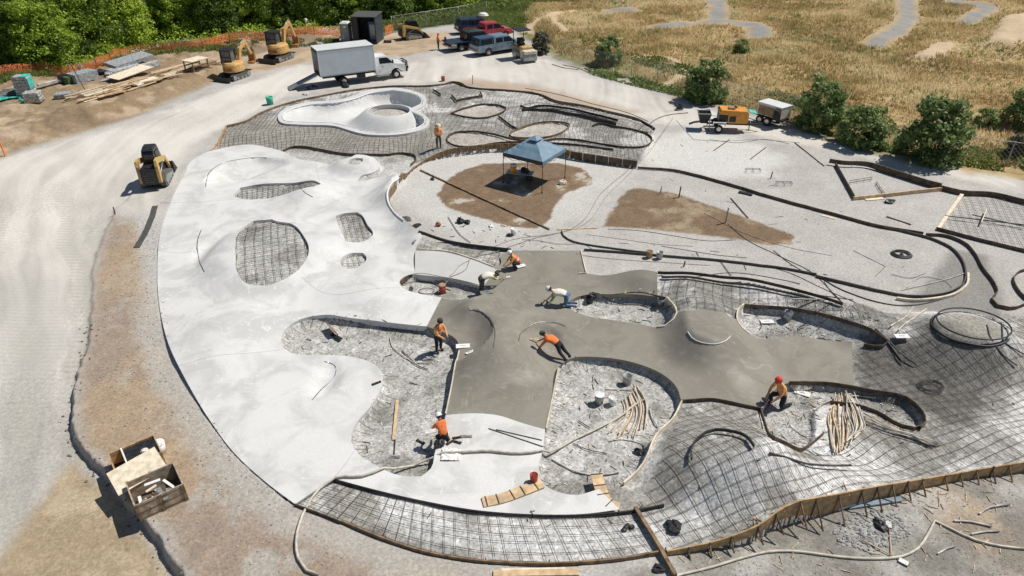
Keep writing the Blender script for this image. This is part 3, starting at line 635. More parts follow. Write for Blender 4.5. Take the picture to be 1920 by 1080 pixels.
# ------------------------------------------------------------------ concrete
def concrete(name, c1, c2, c3, rough, trowel, scale=.6):
    m = bpy.data.materials.new(name); m.use_nodes = True; N, L = m.node_tree.nodes, m.node_tree.links; b = N['Principled BSDF']
    b.inputs['Specular IOR Level'].default_value = .28
    ge = N.new('ShaderNodeNewGeometry')
    def nz(sc, det=5, ro=.6, dist=0.0):
        q = N.new('ShaderNodeTexNoise'); q.inputs['Scale'].default_value = sc; q.inputs['Detail'].default_value = det; q.inputs['Roughness'].default_value = ro; q.inputs['Distortion'].default_value = dist; L.new(ge.outputs['Position'], q.inputs['Vector']); return q
    def rg(x, a, bb):
        q = N.new('ShaderNodeMapRange'); q.interpolation_type = 'SMOOTHSTEP'; q.inputs['From Min'].default_value = a; q.inputs['From Max'].default_value = bb; L.new(x, q.inputs['Value']); return q
    def mx(f, a, bb):
        q = N.new('ShaderNodeMix'); q.data_type = 'RGBA'; L.new(f, q.inputs[0])
        for s_, v_ in ((6, a), (7, bb)):
            if isinstance(v_, tuple): q.inputs[s_].default_value = (*v_, 1)
            else: L.new(v_, q.inputs[s_])
        return q.outputs[2]
    big = rg(nz(scale, 5, .6, .8).outputs['Fac'], .38, .66); c = mx(big.outputs[0], c1, c2)
    arc = rg(nz(scale * 2.2, 6, .65, 3.5).outputs['Fac'], .52, .72); c = mx(arc.outputs[0], c, c3)
    fine = rg(nz(26, 4, .7).outputs['Fac'], .3, .7); f2 = N.new('ShaderNodeMath'); f2.operation = 'MULTIPLY'; f2.inputs[1].default_value = trowel; L.new(fine.outputs[0], f2.inputs[0])
    c = mx(f2.outputs[0], c, c2); L.new(c, b.inputs['Base Color'])
    rr = N.new('ShaderNodeMapRange'); rr.inputs['To Min'].default_value = rough - .1; rr.inputs['To Max'].default_value = rough + .12; L.new(big.outputs[0], rr.inputs['Value']); L.new(rr.outputs[0], b.inputs['Roughness'])
    bu = N.new('ShaderNodeBump'); bu.inputs['Strength'].default_value = .12; bu.inputs['Distance'].default_value = .02; L.new(nz(5, 6, .7, 1.5).outputs['Fac'], bu.inputs['Height']); L.new(bu.outputs[0], b.inputs['Normal'])
    M[name] = m; return m
concrete('cured', (.755, .75, .735), (.53, .53, .515), (.79, .785, .77), .62, .5, .5)
concrete('panel_conc', (.56, .56, .545), (.50, .50, .485), (.60, .60, .585), .6, .35, .5)
concrete('wet', (.285, .266, .222), (.215, .199, .164), (.335, .317, .27), .58, .25, .45)
concrete('bowl_conc', (.66, .66, .65), (.55, .55, .54), (.70, .70, .69), .6, .35, .45)
o = slab('cured_slab', CURED, [HA, HB, HC, HD, HE], hs, 0, .30, .22, M['cured']); tag(o, 'large white cured concrete skate surface on the left with five holes in it', 'concrete slab')
o = slab('fresh_slab', WET, [], hs, -.006, .34, .15, M['wet']); tag(o, 'grey freshly poured concrete slab in the middle being trowelled', 'concrete slab')
o = slab('panel_slab', PANEL, [], hs, -.003, .34, .25, M['panel_conc']); tag(o, 'light grey curved concrete panel behind the narrow pit with the red cooler', 'concrete slab')
CUREDO = bpy.data.objects['cured_slab']
for px in ([(300,379),(360,380),(437,374)], [(336,686),(400,668),(470,662),(531,655)], [(778,516),(779,545)], [(296,470),(340,474),(368,472)], [(590,300),(600,342)], [(566,520),(640,552),(749,540)], [(625,897),(640,880),(664,846)]):
    m_ = MB(); m_.tube(drape(smooth(solve(px, hs0), False, .25), -.002, hs), .009, 4, caps=False); m_.obj('control_joint', 'joint', CUREDO)
# clover bowl and its coping
bowl = slab('concrete_bowl', BOWLO, [ISLAND], lambda x, y: hs(x, y) + .03, 0, .5, .16, M['bowl_conc'])
tag(bowl, 'clover shaped concrete bowl with round island, in front of the white box truck', 'skate bowl')
cop = MB(); ring = list(range(len(BOWLI))) + [0]
cop.tube(drape(BOWLI[ring], .015, hs), .045, 8); cop.obj('coping', 'white_paint', bowl)
isl = MB(); rr_ = list(range(len(ISLAND))) + [0]; isl.tube(drape(ISLAND[rr_], .01, hs), .045, 8); isl.obj('island_rim', 'white_paint', bowl)
# ------------------------------------------------------------------ reinforcing steel
def mat_bars(name, region, holes, spacing, ang, label, off=.05, rad=.0095, warp=.5, group=None, fn=None, step=.22, wo=0):
    """two families of bars tied into one mat and bent over the ground"""
    mb = MB(); cx, cy = region.mean(0); ext = np.abs(region - region.mean(0)).max() * 1.5 + 1
    for fam in (0, 1):
        a = ang + fam * math.pi / 2; ca, sa = math.cos(a), math.sin(a)
        for k in np.arange(-ext, ext, spacing):
            t = np.arange(-ext, ext, step); kk = k + random.uniform(-.04, .04)
            x = cx + t * ca - kk * sa; y = cy + t * sa + kk * ca
            wv = warp * (fbm(x, y, 5.0, 2, 80 + fam + wo) - .5) * 2
            x = x - wv * sa + .03 * (vnoise(x, y, .8, 83) - .5); y = y + wv * ca
            m = (sdist(x, y, region, 1) > .05)
            for h in holes: m &= sdist(x, y, h, 1) < -.05
            if not m.any(): continue
            z = (fn or hg)(x, y) + off + .012 * fam
            i = 0; n = len(t)
            while i < n:
                if m[i]:
                    j = i
                    while j + 1 < n and m[j + 1]: j += 1
                    if j - i >= 1: mb.tube([(x[q], y[q], z[q]) for q in range(i, j + 1)], rad, 3, caps=False)
                    i = j + 1
                else: i += 1
    o = mb.obj(name, 'rebar'); return tag(o, label, 'rebar mat', group)
def W(px, z=0.): return smooth(solve(px, hs0), True, .3)
gm = 'steel reinforcing mats'
allpits = PITS + KPITS
T1 = W([(395,284),(412,262),(425,236),(455,229),(490,211),(540,193),(600,180),(700,164),(815,159),(815,200),(830,235),(835,284),(800,298),(782,305),(781,293),(765,287),(720,289),(660,288),(600,279),(570,274),(545,275),(528,283),(500,276),(470,271),(430,275)])
mat_bars('rebar_mat', T1, [BOWLO] + allpits, .33, .08, 'rebar grid around the clover shaped concrete bowl', wo=1, warp=.9)
T2 = W([(815,159),(850,154),(875,163),(940,169),(1000,174),(1040,191),(1100,201),(1150,213),(1190,223),(1222,239),(1226,258),(1212,275),(1195,300),(1150,294),(1080,283),(1000,271),(930,269),(870,275),(836,283),(832,235),(817,200)])
mat_bars('rebar_mat', T2, [BOWLO] + allpits, .33, -.18, 'rebar grid right of the bowl and behind the blue tent', wo=3, warp=1.0)
STRIP = W([(625,898),(700,918),(800,941),(900,958),(1000,965),(1100,964),(1182,956),(1215,1000),(1252,1032),(1150,1049),(1050,1056),(950,1055),(850,1045),(780,1030),(720,1010),(650,981),(600,961),(556,944)])
# strip: bars follow the curve
mb = MB(); inn = smooth(solve([(625,898),(700,918),(800,941),(900,958),(1000,965),(1100,964),(1182,956)], hs0), False, .38); outr = smooth(solve([(556,944),(600,961),(650,981),(720,1010),(780,1030),(850,1045),(950,1055),(1050,1056),(1150,1049),(1252,1032)], hs0), False, .30)
inn_i = lambda s: np.array([np.interp(s, np.linspace(0, 1, len(inn)), inn[:, k]) for k in (0, 1)]).T; out_i = lambda s: np.array([np.interp(s, np.linspace(0, 1, len(outr)), outr[:, k]) for k in (0, 1)]).T
for f in np.linspace(.04, .95, 6):
    s = np.linspace(0, 1, 90); p = inn_i(s) * (1 - f) + out_i(s) * f; p += .03 * RNG.standard_normal(2); mb.tube([(a, b_, float(c) + .07) for (a, b_), c in zip(p, hg(p[:, 0], p[:, 1]))], .009, 3, caps=False)
for s in np.linspace(0, 1, 31):
    f = np.linspace(.0, .99, 12); s2 = min(1, max(0, s + random.uniform(-.004, .004))); a = inn_i(np.array([s2]))[0]; b_ = out_i(np.array([s2]))[0]; p = a[None] * (1 - f[:, None]) + b_[None] * f[:, None]
    mb.tube([(q[0], q[1], float(c) + .085) for q, c in zip(p, hg(p[:, 0], p[:, 1]))], .009, 3, caps=False)
tag(mb.obj('rebar_mat', 'rebar'), 'curved strip of rebar grid along the front edge of the white slab', 'rebar mat')
BR = W([(1182,956),(1228,870),(1258,790),(1280,752),(1340,750),(1380,757),(1428,767),(1450,832),(1490,844),(1522,832),(1560,757),(1600,759),(1690,800),(1733,797),(1733,770),(1700,743),(1604,724),(1600,642),(1660,647),(1700,600),(1760,590),(1870,587),(1960,602),(2110,640),(2150,830),(1990,850),(1920,864),(1800,884),(1700,901),(1600,918),(1500,936),(1470,948),(1420,983),(1370,1003),(1330,1015),(1254,1031)])
CONE_T = CONE_E
mat_bars('rebar_mat', BR, PITS + [CONE_T], .43, .32, 'large rolling rebar grid with mounds, bottom right of the site', wo=5, warp=.8)
BNK = W([(1236,514),(1310,517),(1400,526),(1500,547),(1560,564),(1640,578),(1700,598),(1660,632),(1600,603),(1500,579),(1395,570),(1386,578),(1384,597),(1350,584),(1320,579),(1290,581),(1264,586),(1262,572),(1250,558),(1235,554)])
mat_bars('rebar_mat', BNK, PITS, .40, -.2, 'rebar grid on the curved bank behind the fresh concrete', wo=7, warp=.5)
TRI = W([(790,444),(860,460),(955,471),(938,482),(930,506),(925,500),(880,484),(830,471),(786,468)])
mat_bars('rebar_mat', TRI, [], .35, -.2, 'small rebar wedge between the light grey panel and the tent yard', wo=8, warp=.3)
for h, lb in ((HA, 'rebar grid in the big round hole of the white slab'), (HB, 'rebar grid in the upright rounded rectangular hole of the white slab'), (HC, 'rebar grid in the small oval hole of the white slab'), (HD, 'rebar grid in the long tapering hole of the white slab')):
    mat_bars('rebar_mat', h, [], .44 if h is HA else .34, .33, lb, warp=.25, rad=.012, group='rebar grids in slab holes', off=.1)
mat_bars('rebar_mat', PANELR, [], .42, -.35, 'rebar grid inside the straight wooden form at the right edge', warp=.15, wo=9, off=.08)
# stub bars sticking out of the edges of the pits
def stubs(poly, label, L=.55, sp=.32, arc=None):
    n = len(poly); cen = poly.mean(0); acc = 0; cnt = 0; rt = None
    for i in range(n):
        p, q = poly[i], poly[(i + 1) % n]; acc += np.linalg.norm(q - p)
        if acc < sp or cnt >= 95: continue
        acc = 0; d = (q - p); nrm = np.array((-d[1], d[0])); nrm /= np.linalg.norm(nrm) + 1e-9
        if not inside(np.array([p[0] + nrm[0] * .1]), np.array([p[1] + nrm[1] * .1]), poly)[0]: nrm = -nrm
        l = L * random.uniform(.5, 1.3); th = random.uniform(-.35, .35); c, s = math.cos(th), math.sin(th); nn = np.array((nrm[0] * c - nrm[1] * s, nrm[0] * s + nrm[1] * c))
        a = p - nn * .05; e = p + nn * l; z0 = float(hs(a[0], a[1])) - .10; ze = float(hg(e[0:1], e[1:2])[0]) + .04
        mb = MB(); mb.tube([(a[0], a[1], z0), ((a[0] + e[0]) / 2, (a[1] + e[1]) / 2, (z0 + ze) / 2 - .02), (e[0], e[1], ze)], .010, 3, caps=False)
        if rt is None: rt = root('stub_bars', label, 'rebar', (0, 0, 0))
        mb.obj('bar', 'rebar', rt); cnt += 1
    return rt
stubs(PITS[0], 'rebar stubs poking from the slab edge into the left gravel pit'); stubs(PITS[1], 'rebar stubs poking from the slab edge into the gravel pit with the fanned strips')
stubs(PITS[3], 'rebar stubs along the rim of the narrow pit behind the kneeling workers', .4); stubs(PITS[5], 'rebar stubs along the rim of the hook shaped pit at right', .4)
# ------------------------------------------------------------------ formwork
def form(px, hgt, mname, label, thick=.05, stakes=0.0, off=None, base=-.1, cat='formwork', side=1, name='form_board', step=.3, raked=False, fn=None, corner=82, zoff=0, closed=False, sm=None):
    p2 = smooth(solve(px, (fn or hs0) if zoff == 0 else (lambda x, y: (fn or hs0)(x, y))), closed, step, corner)
    if closed: p2 = np.vstack([p2, p2[:1]])
    if mname == 'form_dark' and not hasattr(hgt, '__len__') and hgt < .31: thick = min(thick, .035)
    n = len(p2); z = (fn or hs0)(p2[:, 0], p2[:, 1]) + zoff
    H = np.interp(np.linspace(0, 1, n), np.linspace(0, 1, len(hgt)), hgt) if hasattr(hgt, '__len__') else np.full(n, hgt)
    d = np.gradient(p2, axis=0); d /= np.linalg.norm(d, axis=1)[:, None] + 1e-9; nm = np.stack([-d[:, 1], d[:, 0]], 1)
    o_ = p2 + nm * thick * side
    vs = []; 
    for i in range(n):
        zt_ = z[i] + (.04 if off is None else off); zb = zt_ - H[i]
        vs += [(p2[i, 0], p2[i, 1], zt_), (o_[i, 0], o_[i, 1], zt_), (o_[i, 0], o_[i, 1], zb), (p2[i, 0], p2[i, 1], zb)]
    fs = [(4 * i + j, 4 * i + (j + 1) % 4, 4 * i + 4 + (j + 1) % 4, 4 * i + 4 + j) for i in range(n - 1) for j in range(4)] + [(0, 3, 2, 1), tuple(4 * n - 4 + j for j in (0, 1, 2, 3))]
    mb = MB(); mb.add(vs, fs)
    o = mb.obj(name, mname); tag(o, label, cat)
    if stakes:
        acc = 0; cnt = 0
        for i in range(1, n):
            acc += np.linalg.norm(p2[i] - p2[i - 1])
            if acc >= stakes and cnt < 95:
                acc = random.uniform(-.1, .1) * stakes; cnt += 1; q = p2[i] + nm[i] * (thick + .025) * side; zt_ = z[i]
                s = MB(); s.bar((q[0], q[1], zt_ - H[i] - .1), (q[0] + nm[i][0] * .02, q[1] + nm[i][1] * .02, zt_ + .03 + .06 * random.random()), .04, .04)
                if raked:
                    L = H[i] * .62 + .08; e = q + nm[i] * L * side; s.bar((q[0], q[1], zt_ - .05), (e[0], e[1], zt_ - H[i] + .0), .035, .045); s.bar((q[0], q[1], zt_ - H[i] + .06), (e[0], e[1], zt_ - H[i] + .04), .035, .04)
                s.obj('stake' if not raked else 'brace', (sm or mname) if not raked else random.choice(['form_mid', 'form_dark']), o)
    return o
# ------------------------------------------------------------------ forms of the park
form([(1250,1033),(1330,1017),(1370,1005),(1420,985),(1470,950),(1500,938),(1600,920),(1700,903),(1800,886),(1920,866),(2000,850)], [.25,.3,.5,.85,1.2,1.15,.9,.75,.6,.55,.5], 'form_ply', 'tall curved plywood form with slanted braces, lower right', side=-1, stakes=.62, raked=True)
form([(640,978),(720,1011),(780,1031),(850,1046),(950,1056),(1050,1057),(1150,1050),(1250,1033)], .24, 'form_mid', 'low plywood form along the outer edge of the front rebar strip', side=1, stakes=1.6)
form([(553,945),(600,962),(640,978)], .26, 'form_dark', 'short dark form board at the corner where rebar strip meets white slab', side=-1)
form([(625,897),(700,917),(800,940),(900,957),(1000,964),(1100,963),(1182,956),(1245,944)], .16, 'black', 'long dark bent form between the white slab and the front rebar strip', side=-1, thick=.05, off=.0)
form([(365,297),(345,330),(320,380),(300,440),(295,500),(300,580),(318,650),(350,715),(395,790),(440,850),(500,905),(553,945)], .24, 'form_dark', 'long dark strip standing in for shade along the left edge of the white slab', side=1, thick=.05, off=-.02)  # added dark strip: the shade on the slab's left edge face, put in as colour
form([(395,283),(412,262),(425,237)], .5, 'form_ply', 'light plywood end form at the left corner of the back rebar grid', side=1, stakes=.8)
form([(425,236),(455,229),(490,211),(540,193),(600,180),(700,164),(820,159),(835,157)], .32, 'form_mid', 'long brown form board behind the clover bowl', side=1, thick=.06, stakes=2.5)
form([(835,157),(850,153),(862,155),(875,162),(940,168),(1000,173)], .5, 'form_dark', 'dark wavy form board behind the bowl, beside the red marker', side=1, thick=.07, stakes=2.5)
form([(980,171),(1010,176),(1040,188),(1100,199),(1150,211),(1190,221),(1222,237)], .35, 'form_dark', 'dark form board running down the back right edge of the rebar', side=1, thick=.07, stakes=2)
form([(985,166),(1040,176),(1110,195),(1180,213),(1215,228)], .25, 'form_dark', 'loose dark board lying outside the back right form', side=1, thick=.06, fn=top)
form([(1195,302),(1150,296),(1110,290),(1070,284)], [.75,.7,.65,.5], 'form_dark', 'tall dark retaining form with pale stakes right of the blue tent', side=1, thick=.08, stakes=.7, sm='pine_pale')
form([(1075,284),(1040,277),(1000,272),(930,270),(870,276),(830,284),(800,298),(775,315),(748,332)], .4, 'form_mid', 'long curved wooden form with many stakes behind the blue tent', side=1, thick=.06, stakes=.55, sm='form_ply')
form([(742,338),(729,357),(729,375),(741,397),(760,414),(785,434)], .5, 'form_mid', 'curved form behind the white quarter pipe edge', side=1, thick=.05, off=-.05)
form([(838,258),(850,249),(880,246),(920,250),(960,260),(1010,265),(1045,260),(1075,261),(1130,270),(1180,276),(1208,274),(1221,266),(1222,257),(1205,247),(1180,240)], .16, 'form_dark', 'long looping dark form behind the tent', thick=.04, fn=hs0, off=.05)
form([(838,258),(840,266),(860,274),(890,274),(930,268),(1000,266),(1080,271),(1150,280)], .16, 'form_dark', 'dark curved form just inside the staked form behind the tent', thick=.04, fn=hs0, off=.05)
form([(1110,236),(1120,232),(1155,237),(1185,242),(1215,249)], .16, 'form_dark', 'short dark straight form at the right end of the back rebar', thick=.04, fn=hs0, off=.05)
form(K1, .16, 'form_dark', 'dark form ring around the smaller oval pit behind the tent', thick=.04, fn=hs0, off=.05, closed=True)
form(K2, .16, 'form_mid', 'brown form ring around the larger oval pit behind the tent', thick=.04, fn=hs0, off=.05, closed=True)
form([(934,218),(945,226),(958,236),(970,242)], .2, 'form_dark', 'short dark form linking the two oval pits', thick=.06, fn=hs0, off=.1)
form([(528,283),(545,275),(570,274),(600,279),(660,288),(720,289),(765,287),(779,291),(781,297),(770,308)], .2, 'form_dark', 'dark S shaped form below the clover bowl', thick=.05, fn=hs0, off=.03, side=-1)
form([(975,200),(985,203),(1010,199),(1060,203),(1110,214),(1158,226)], .18, 'black', 'black coping ledge on the back right rebar bank', thick=.06, fn=hs0, off=.1)
form([(978,206),(1020,206),(1080,215),(1120,224),(1155,233)], .26, 'form_dark', 'dark board just below the black ledge at back right', thick=.06, fn=hs0, off=.12)
form([(846,179),(856,190),(905,181),(900,173)], .22, 'form_dark', 'small dark U shaped box form right of the bowl', thick=.06, fn=hs0, off=.15, corner=20)
form([(812,169),(826,178)], .2, 'form_dark', 'short black block form beside the bowl corner', thick=.1, fn=hs0, off=.12)
form([(1196,310),(1260,322),(1350,344),(1450,374),(1560,404),(1650,428),(1730,441)], [.16,.18,.2,.24,.26,.24,.2], 'form_dark', 'very long straight dark form crossing the yard to the right', thick=.06, fn=top, off=.2, stakes=1.1, sm='form_ply')
form([(1655,428),(1700,438),(1745,450),(1780,466),(1800,487),(1808,510),(1806,530),(1790,545),(1750,556),(1700,557),(1640,546),(1590,534),(1530,520)], .16, 'hose_dark', 'dark bent form turning back in a wide loop at right', thick=.06, fn=top, off=.16)
form([(1812,515),(1810,535),(1792,551),(1750,562),(1700,564),(1680,561)], .16, 'strip_pale', 'pale bent strip outside the wide loop at right', thick=.1, fn=top, off=.16)
form([(1530,516),(1470,505),(1430,500),(1340,489),(1250,482),(1170,475),(1095,470)], .14, 'hose_dark', 'dark bent form bordering the gravel strip above the fresh concrete', thick=.05, fn=top, off=.14)
form([(1052,434),(1056,444),(1075,455),(1110,462),(1160,469),(1220,476)], .1, 'hose_dark', 'thin black bent strip starting at the end of the tent yard', thick=.05, fn=top, off=.1)
form([(1735,443),(1775,446),(1805,458),(1825,478),(1840,505),(1862,535),(1868,550),(1858,566),(1868,577),(1892,582),(1915,577),(1940,560)], .2, 'form_dark', 'thick dark snaking form at the right edge', thick=.06, fn=top, off=.2)
form([(1935,505),(1905,515),(1898,527),(1905,545),(1920,562),(1940,575)], .2, 'form_dark', 'dark C shaped form cut by the right edge of the photo', thick=.06, fn=top, off=.2)
form([(1565,311),(1600,374)], .3, 'form_dark', 'short dark board closing the triangular frame at upper right', thick=.09, fn=top, off=.3)
form([(1600,376),(1650,371),(1710,364),(1768,358)], .25, 'pine', 'pale lumber side of the triangular frame at upper right', thick=.09, fn=top, off=.25, stakes=1.2)
form([(1553,309),(1580,313),(1625,315),(1665,327),(1715,343),(1762,356)], [.3,.3,.4,.6,.6,.4], 'form_dark', 'dark curved back board of the triangular frame at upper right', thick=.08, fn=top, off=.45, stakes=1.6)
form([(1762,357),(1800,366),(1860,370),(1920,384),(2000,400)], .35, 'form_dark', 'dark board along the top of the rebar panel at the right edge', thick=.08, fn=top, off=.35)
form([(1799,368),(1755,431)], .2, 'pine_pale', 'pale beam on the left side of the rebar panel at the right edge', thick=.2, fn=top, off=.2)
form([(1755,432),(1830,452),(1920,474),(2000,495)], .22, 'form_dark', 'straight dark board below the rebar panel at the right edge', thick=.08, fn=top, off=.22)
form([(1838,425),(1848,400)], .12, 'pine_pale', 'short pale lath standing in the rebar panel', thick=.05, fn=top, off=.3)
form([(785,436),(830,451),(880,461),(940,468),(958,470)], .18, 'black', 'thick dark curved form above the light grey panel', thick=.08, fn=hs0, off=.1)
form([(1233,512),(1310,515),(1400,524),(1470,539),(1530,555),(1580,571)], .16, 'form_dark', 'dark double lip form along the top of the curved rebar bank', thick=.06, fn=hs0, off=.1)
form([(1240,520),(1320,524),(1400,534),(1470,548),(1520,560)], .1, 'hose_dark', 'thin dark pipe just below the bank lip form', thick=.06, fn=hs0, off=.05)
form([(1066,566),(1085,556),(1150,552),(1233,554),(1248,557)], .3, 'form_dark', 'dark form on the far side of the narrow gravel pit in the fresh slab', thick=.06, fn=hs0, off=.02, side=-1)
form([(1250,558),(1262,572),(1262,598),(1246,611),(1232,613)], .3, 'strip_pale', 'pale bent strip at the right end of the narrow gravel pit', thick=.06, fn=hs0, off=.05)
form([(1406,626),(1393,615),(1386,580),(1396,571)], .3, 'strip_pale', 'pale bent strip at the left end of the pit with the white bucket', thick=.06, fn=hs0, off=.05)
form([(1396,571),(1450,575),(1500,580),(1560,593),(1600,605),(1650,628),(1664,640),(1655,648),(1620,645)], .2, 'form_dark', 'dark curved form behind the pit with the white bucket', thick=.045, fn=hs0, off=.04)
form([(1480,717),(1560,719),(1640,733),(1700,745),(1728,770),(1735,790),(1725,802)], .2, 'form_dark', 'dark form on the far side of the hook shaped pit', thick=.045, fn=hs0, off=.05)
form([(1425,765),(1436,800),(1450,830),(1488,843),(1520,833),(1545,812)], .2, 'form_dark', 'dark U shaped form at the left end of the hook shaped pit', thick=.045, fn=hs0, off=.05)
form([(1560,754),(1600,758),(1645,772),(1690,797),(1715,803),(1730,798)], .2, 'form_dark', 'dark inner curve of the hook shaped pit', thick=.045, fn=hs0, off=.05)
form([(1277,752),(1258,787),(1228,817),(1205,868),(1168,905)], .22, 'strip_pale', 'pale bent strip along the right side of the pit with the fanned strips', thick=.06, fn=hs0, off=.05)
form([(1046,690),(1036,740),(1023,803)], .25, 'strip_pale', 'pale straight edge strip between fresh slab and the pit with fanned strips', thick=.05, fn=hs0, off=.03)
form([(862,658),(847,728),(837,776)], .25, 'strip_pale', 'pale straight edge strip between fresh slab and the left gravel pit', thick=.05, fn=hs0, off=.03, side=-1)
form([(1298,862),(1297,845),(1310,823),(1342,808),(1378,813),(1412,838)], .12, 'black', 'black arched coping on the wire mound near the front', thick=.05, fn=hs0, off=.1)
form([(1277,751),(1340,748),(1380,756),(1428,766)], .2, 'form_dark', 'dark bent form at the lower edge of the fresh concrete', thick=.05, fn=hs0, off=.03)
form([(1088,470),(1098,512),(1085,513)], .12, 'strip_pale', 'pale corner lath beside the upper arm of the fresh slab', thick=.05, fn=hs0, off=.06, corner=20)
form([(905,536),(880,529),(830,519),(778,513),(765,516),(751,526)], .3, 'form_dark', 'dark form between the light grey panel and the pit with the red cooler', thick=.05, fn=hs0, off=.01, side=1)
form([(786,469),(830,471),(880,484),(925,501)], .1, 'strip_pale', 'dashed pale screed rail along the top of the light grey panel', thick=.05, fn=hs0, off=.06)
form([(1187,958),(1225,1020),(1262,1086)], .14, 'form_mid', 'long straight beam laid across the front rebar strip', thick=.12, fn=top, off=.22)
# steel cone ring, top and base hoops
o = root('cone_ring', 'black double hoop on top of the rebar cone at right', 'hoop', (0, 0, 0))
rp_ = np.vstack([CONE_T, CONE_T[:1]])
mb = MB(); mb.tube([(a, b_, 1.27) for a, b_ in rp_], .035, 6); mb.obj('upper_hoop', 'black', o)
cc = CONE_T.mean(0); lw = (rp_ - cc) * 1.04 + cc + np.array((-.12, -.06)); mb = MB(); mb.tube([(a, b_, 1.02 + .02 * math.sin(i)) for i, (a, b_) in enumerate(lw)], .055, 6); mb.obj('lower_hoop', 'black', o)
# lips cast into the slabs
def lip(px, label, mname='steel', r=.028, off=.0):
    mb = MB(); mb.tube(drape(pxline(px, .2, fn=hs0), off, hs), r, 6); tag(mb.obj('coping_lip', mname), label, 'coping')
lip([(386,350),(388,335),(398,318),(420,305),(450,299),(480,299),(502,303)], 'curved lip around the shallow bowl in the upper left of the white slab')
lip([(378,430),(371,448),(371,475),(376,495),(383,510)], 'thin upright lip line near the left edge of the white slab')
lip([(585,750),(605,728),(628,705),(631,692),(622,682),(608,678)], 'hooked lip line on the tongue of the white slab', 'chrome')
lip([(880,580),(898,583),(915,594),(926,612),(928,632),(925,652)], 'curved crest lip in the fresh concrete beside the standing worker', 'steel', .022)
lip([(972,640),(980,622),(995,610),(1020,604),(1045,606),(1060,612)], 'curved lip in the fresh concrete above the reaching worker', 'steel', .022)
lip([(1289,622),(1297,634),(1315,643),(1340,646),(1360,640),(1371,630)], 'pale curved edge on the mound in the fresh concrete', 'white_paint', .024, .02)
lip([(566,355),(573,362),(587,370)], 'short crest lip at the tip of the long tapering hole', 'chrome')
lip([(748,333),(735,343),(727,358),(727,376),(738,397),(758,414)], 'pale rounded coping of the tall quarter pipe beside the tent yard', 'white_paint', .07, .0)
lip([(1590,627),(1560,610)], 'small tie bar by the right end of the fresh slab', 'rebar', .02, .05)
# ------------------------------------------------------------------ loose lumber and strips
def plank(p, q, w_, h_, mname, label, name='plank', group=None, z=.0, cat='plank'):
    a, b_ = G(*p), G(*q); n = 9; pts = [a.lerp(b_, i / (n - 1)) for i in range(n)]
    zz = max(zt(v.x, v.y) - v.z for v in pts); a = a + Vector((0, 0, h_ / 2 + z + max(0, zz))); b_ = b_ + Vector((0, 0, h_ / 2 + z + max(0, zz)))
    mb = MB(); mb.bar(a, b_, w_, h_); return tag(mb.obj(name, mname, None, .004), label, cat, group)
plank((788,320), (1030,431), .09, .09, 'form_mid', 'very long thin board lying across the bare earth under the tent')
plank((1385,361), (1410,367), .25, .1, 'black', 'short black plank leaning on the long dark form')
plank((1370,372), (1402,410-1), .05, .05, 'form_dark', 'thin dark lath beside the long dark form')
plank((1540,404), (1566,411), .15, .04, 'pine_pale', 'pale lath lying below the long dark form')
plank((1662,407), (1708,422), .1, .05, 'form_dark', 'lone dark lath on the pale gravel left of the rebar panel')
plank((1490,270-2), (1545,312), .06, .05, 'form_dark', 'bent lath with pegs below the shrubs')
plank((1338,283), (1368,262), .05, .05, 'form_dark', 'lath in the pale yard below the concrete pump')
plank((1407,299), (1436,277), .05, .05, 'form_dark', 'lath in the pale yard, right of a similar one below the pump')
plank((1120,428), (1045,431), .1, .04, 'pine', 'thin tan lath at the tip of the right earth island')
plank((925,1077), (1085,1074), .22, .06, 'pine', 'pale plank half cut off at the bottom edge')
plank((940,1073), (1060,1070), .18, .05, 'pine_pale', 'paler plank lying on the one at the bottom edge')
plank((1622,375), (1655,372), .35, .05, 'pine_pale', 'pale offcut under the lumber side of the triangular frame')
plank((745,752), (738,826), .12, .05, 'pine', 'tan plank lying upright in the left gravel pit')
plank((741,825), (739,855), .04, .04, 'rubber', 'thin dark pole below the tan plank in the left gravel pit')
plank((916,804), (1018,838), .03, .03, 'hose_dark', 'long dark rod on the white slab by the bottom tongue')
plank((930,806), (1016,826), .03, .03, 'hose_dark', 'upper one of two dark rods on the bottom tongue')
plank((1525,600), (1566,594), .05, .05, 'steel', 'steel rail on the edge of the pit with the white bucket')
plank((1540,588), (1480,583), .08, .05, 'galv', 'grey rail lying along the curved form of the pit with white bucket')
plank((1600,565-2), (1495,548), .03, .03, 'rebar', 'long loose rebar on the curved bank')
def ladderform(px, w_, label, n):
    p2 = pxline(px, .12); d = np.gradient(p2, axis=0); d /= np.linalg.norm(d, axis=1)[:, None]; nm = np.stack([-d[:, 1], d[:, 0]], 1); z = top(p2[:, 0], p2[:, 1]); z = np.full(len(z), z.max() * .6 + z.mean() * .4) + .06
    rt = root('curved_template', label, 'template', (0, 0, 0)); mb = MB(); vs = []
    for i in range(len(p2)):
        for sgn, dz in ((-1, 0), (1, 0), (1, -.04), (-1, -.04)): q = p2[i] + nm[i] * w_ / 2 * sgn; vs.append((q[0], q[1], z[i] + dz))
    m_ = len(p2); mb.add(vs, [(4 * i + j, 4 * i + (j + 1) % 4, 4 * i + 4 + (j + 1) % 4, 4 * i + 4 + j) for i in range(m_ - 1) for j in range(4)] + [(0, 3, 2, 1), tuple(4 * m_ - 4 + j for j in range(4))]); mb.obj('face_board', 'pine', rt)
    for k in range(n):
        i = int((k + .3) * m_ / n); a = p2[i] - nm[i] * w_ / 2; b_ = p2[i] + nm[i] * w_ / 2; s = MB(); s.bar((a[0], a[1], z[i] + .012), (b_[0], b_[1], z[i] + .012), .035, .02); s.obj('rib', 'form_dark', rt)
ladderform([(905,943),(940,936),(980,922),(1016,908)], .42, 'ribbed plywood template on the white slab, left of the pit with strips', 5)
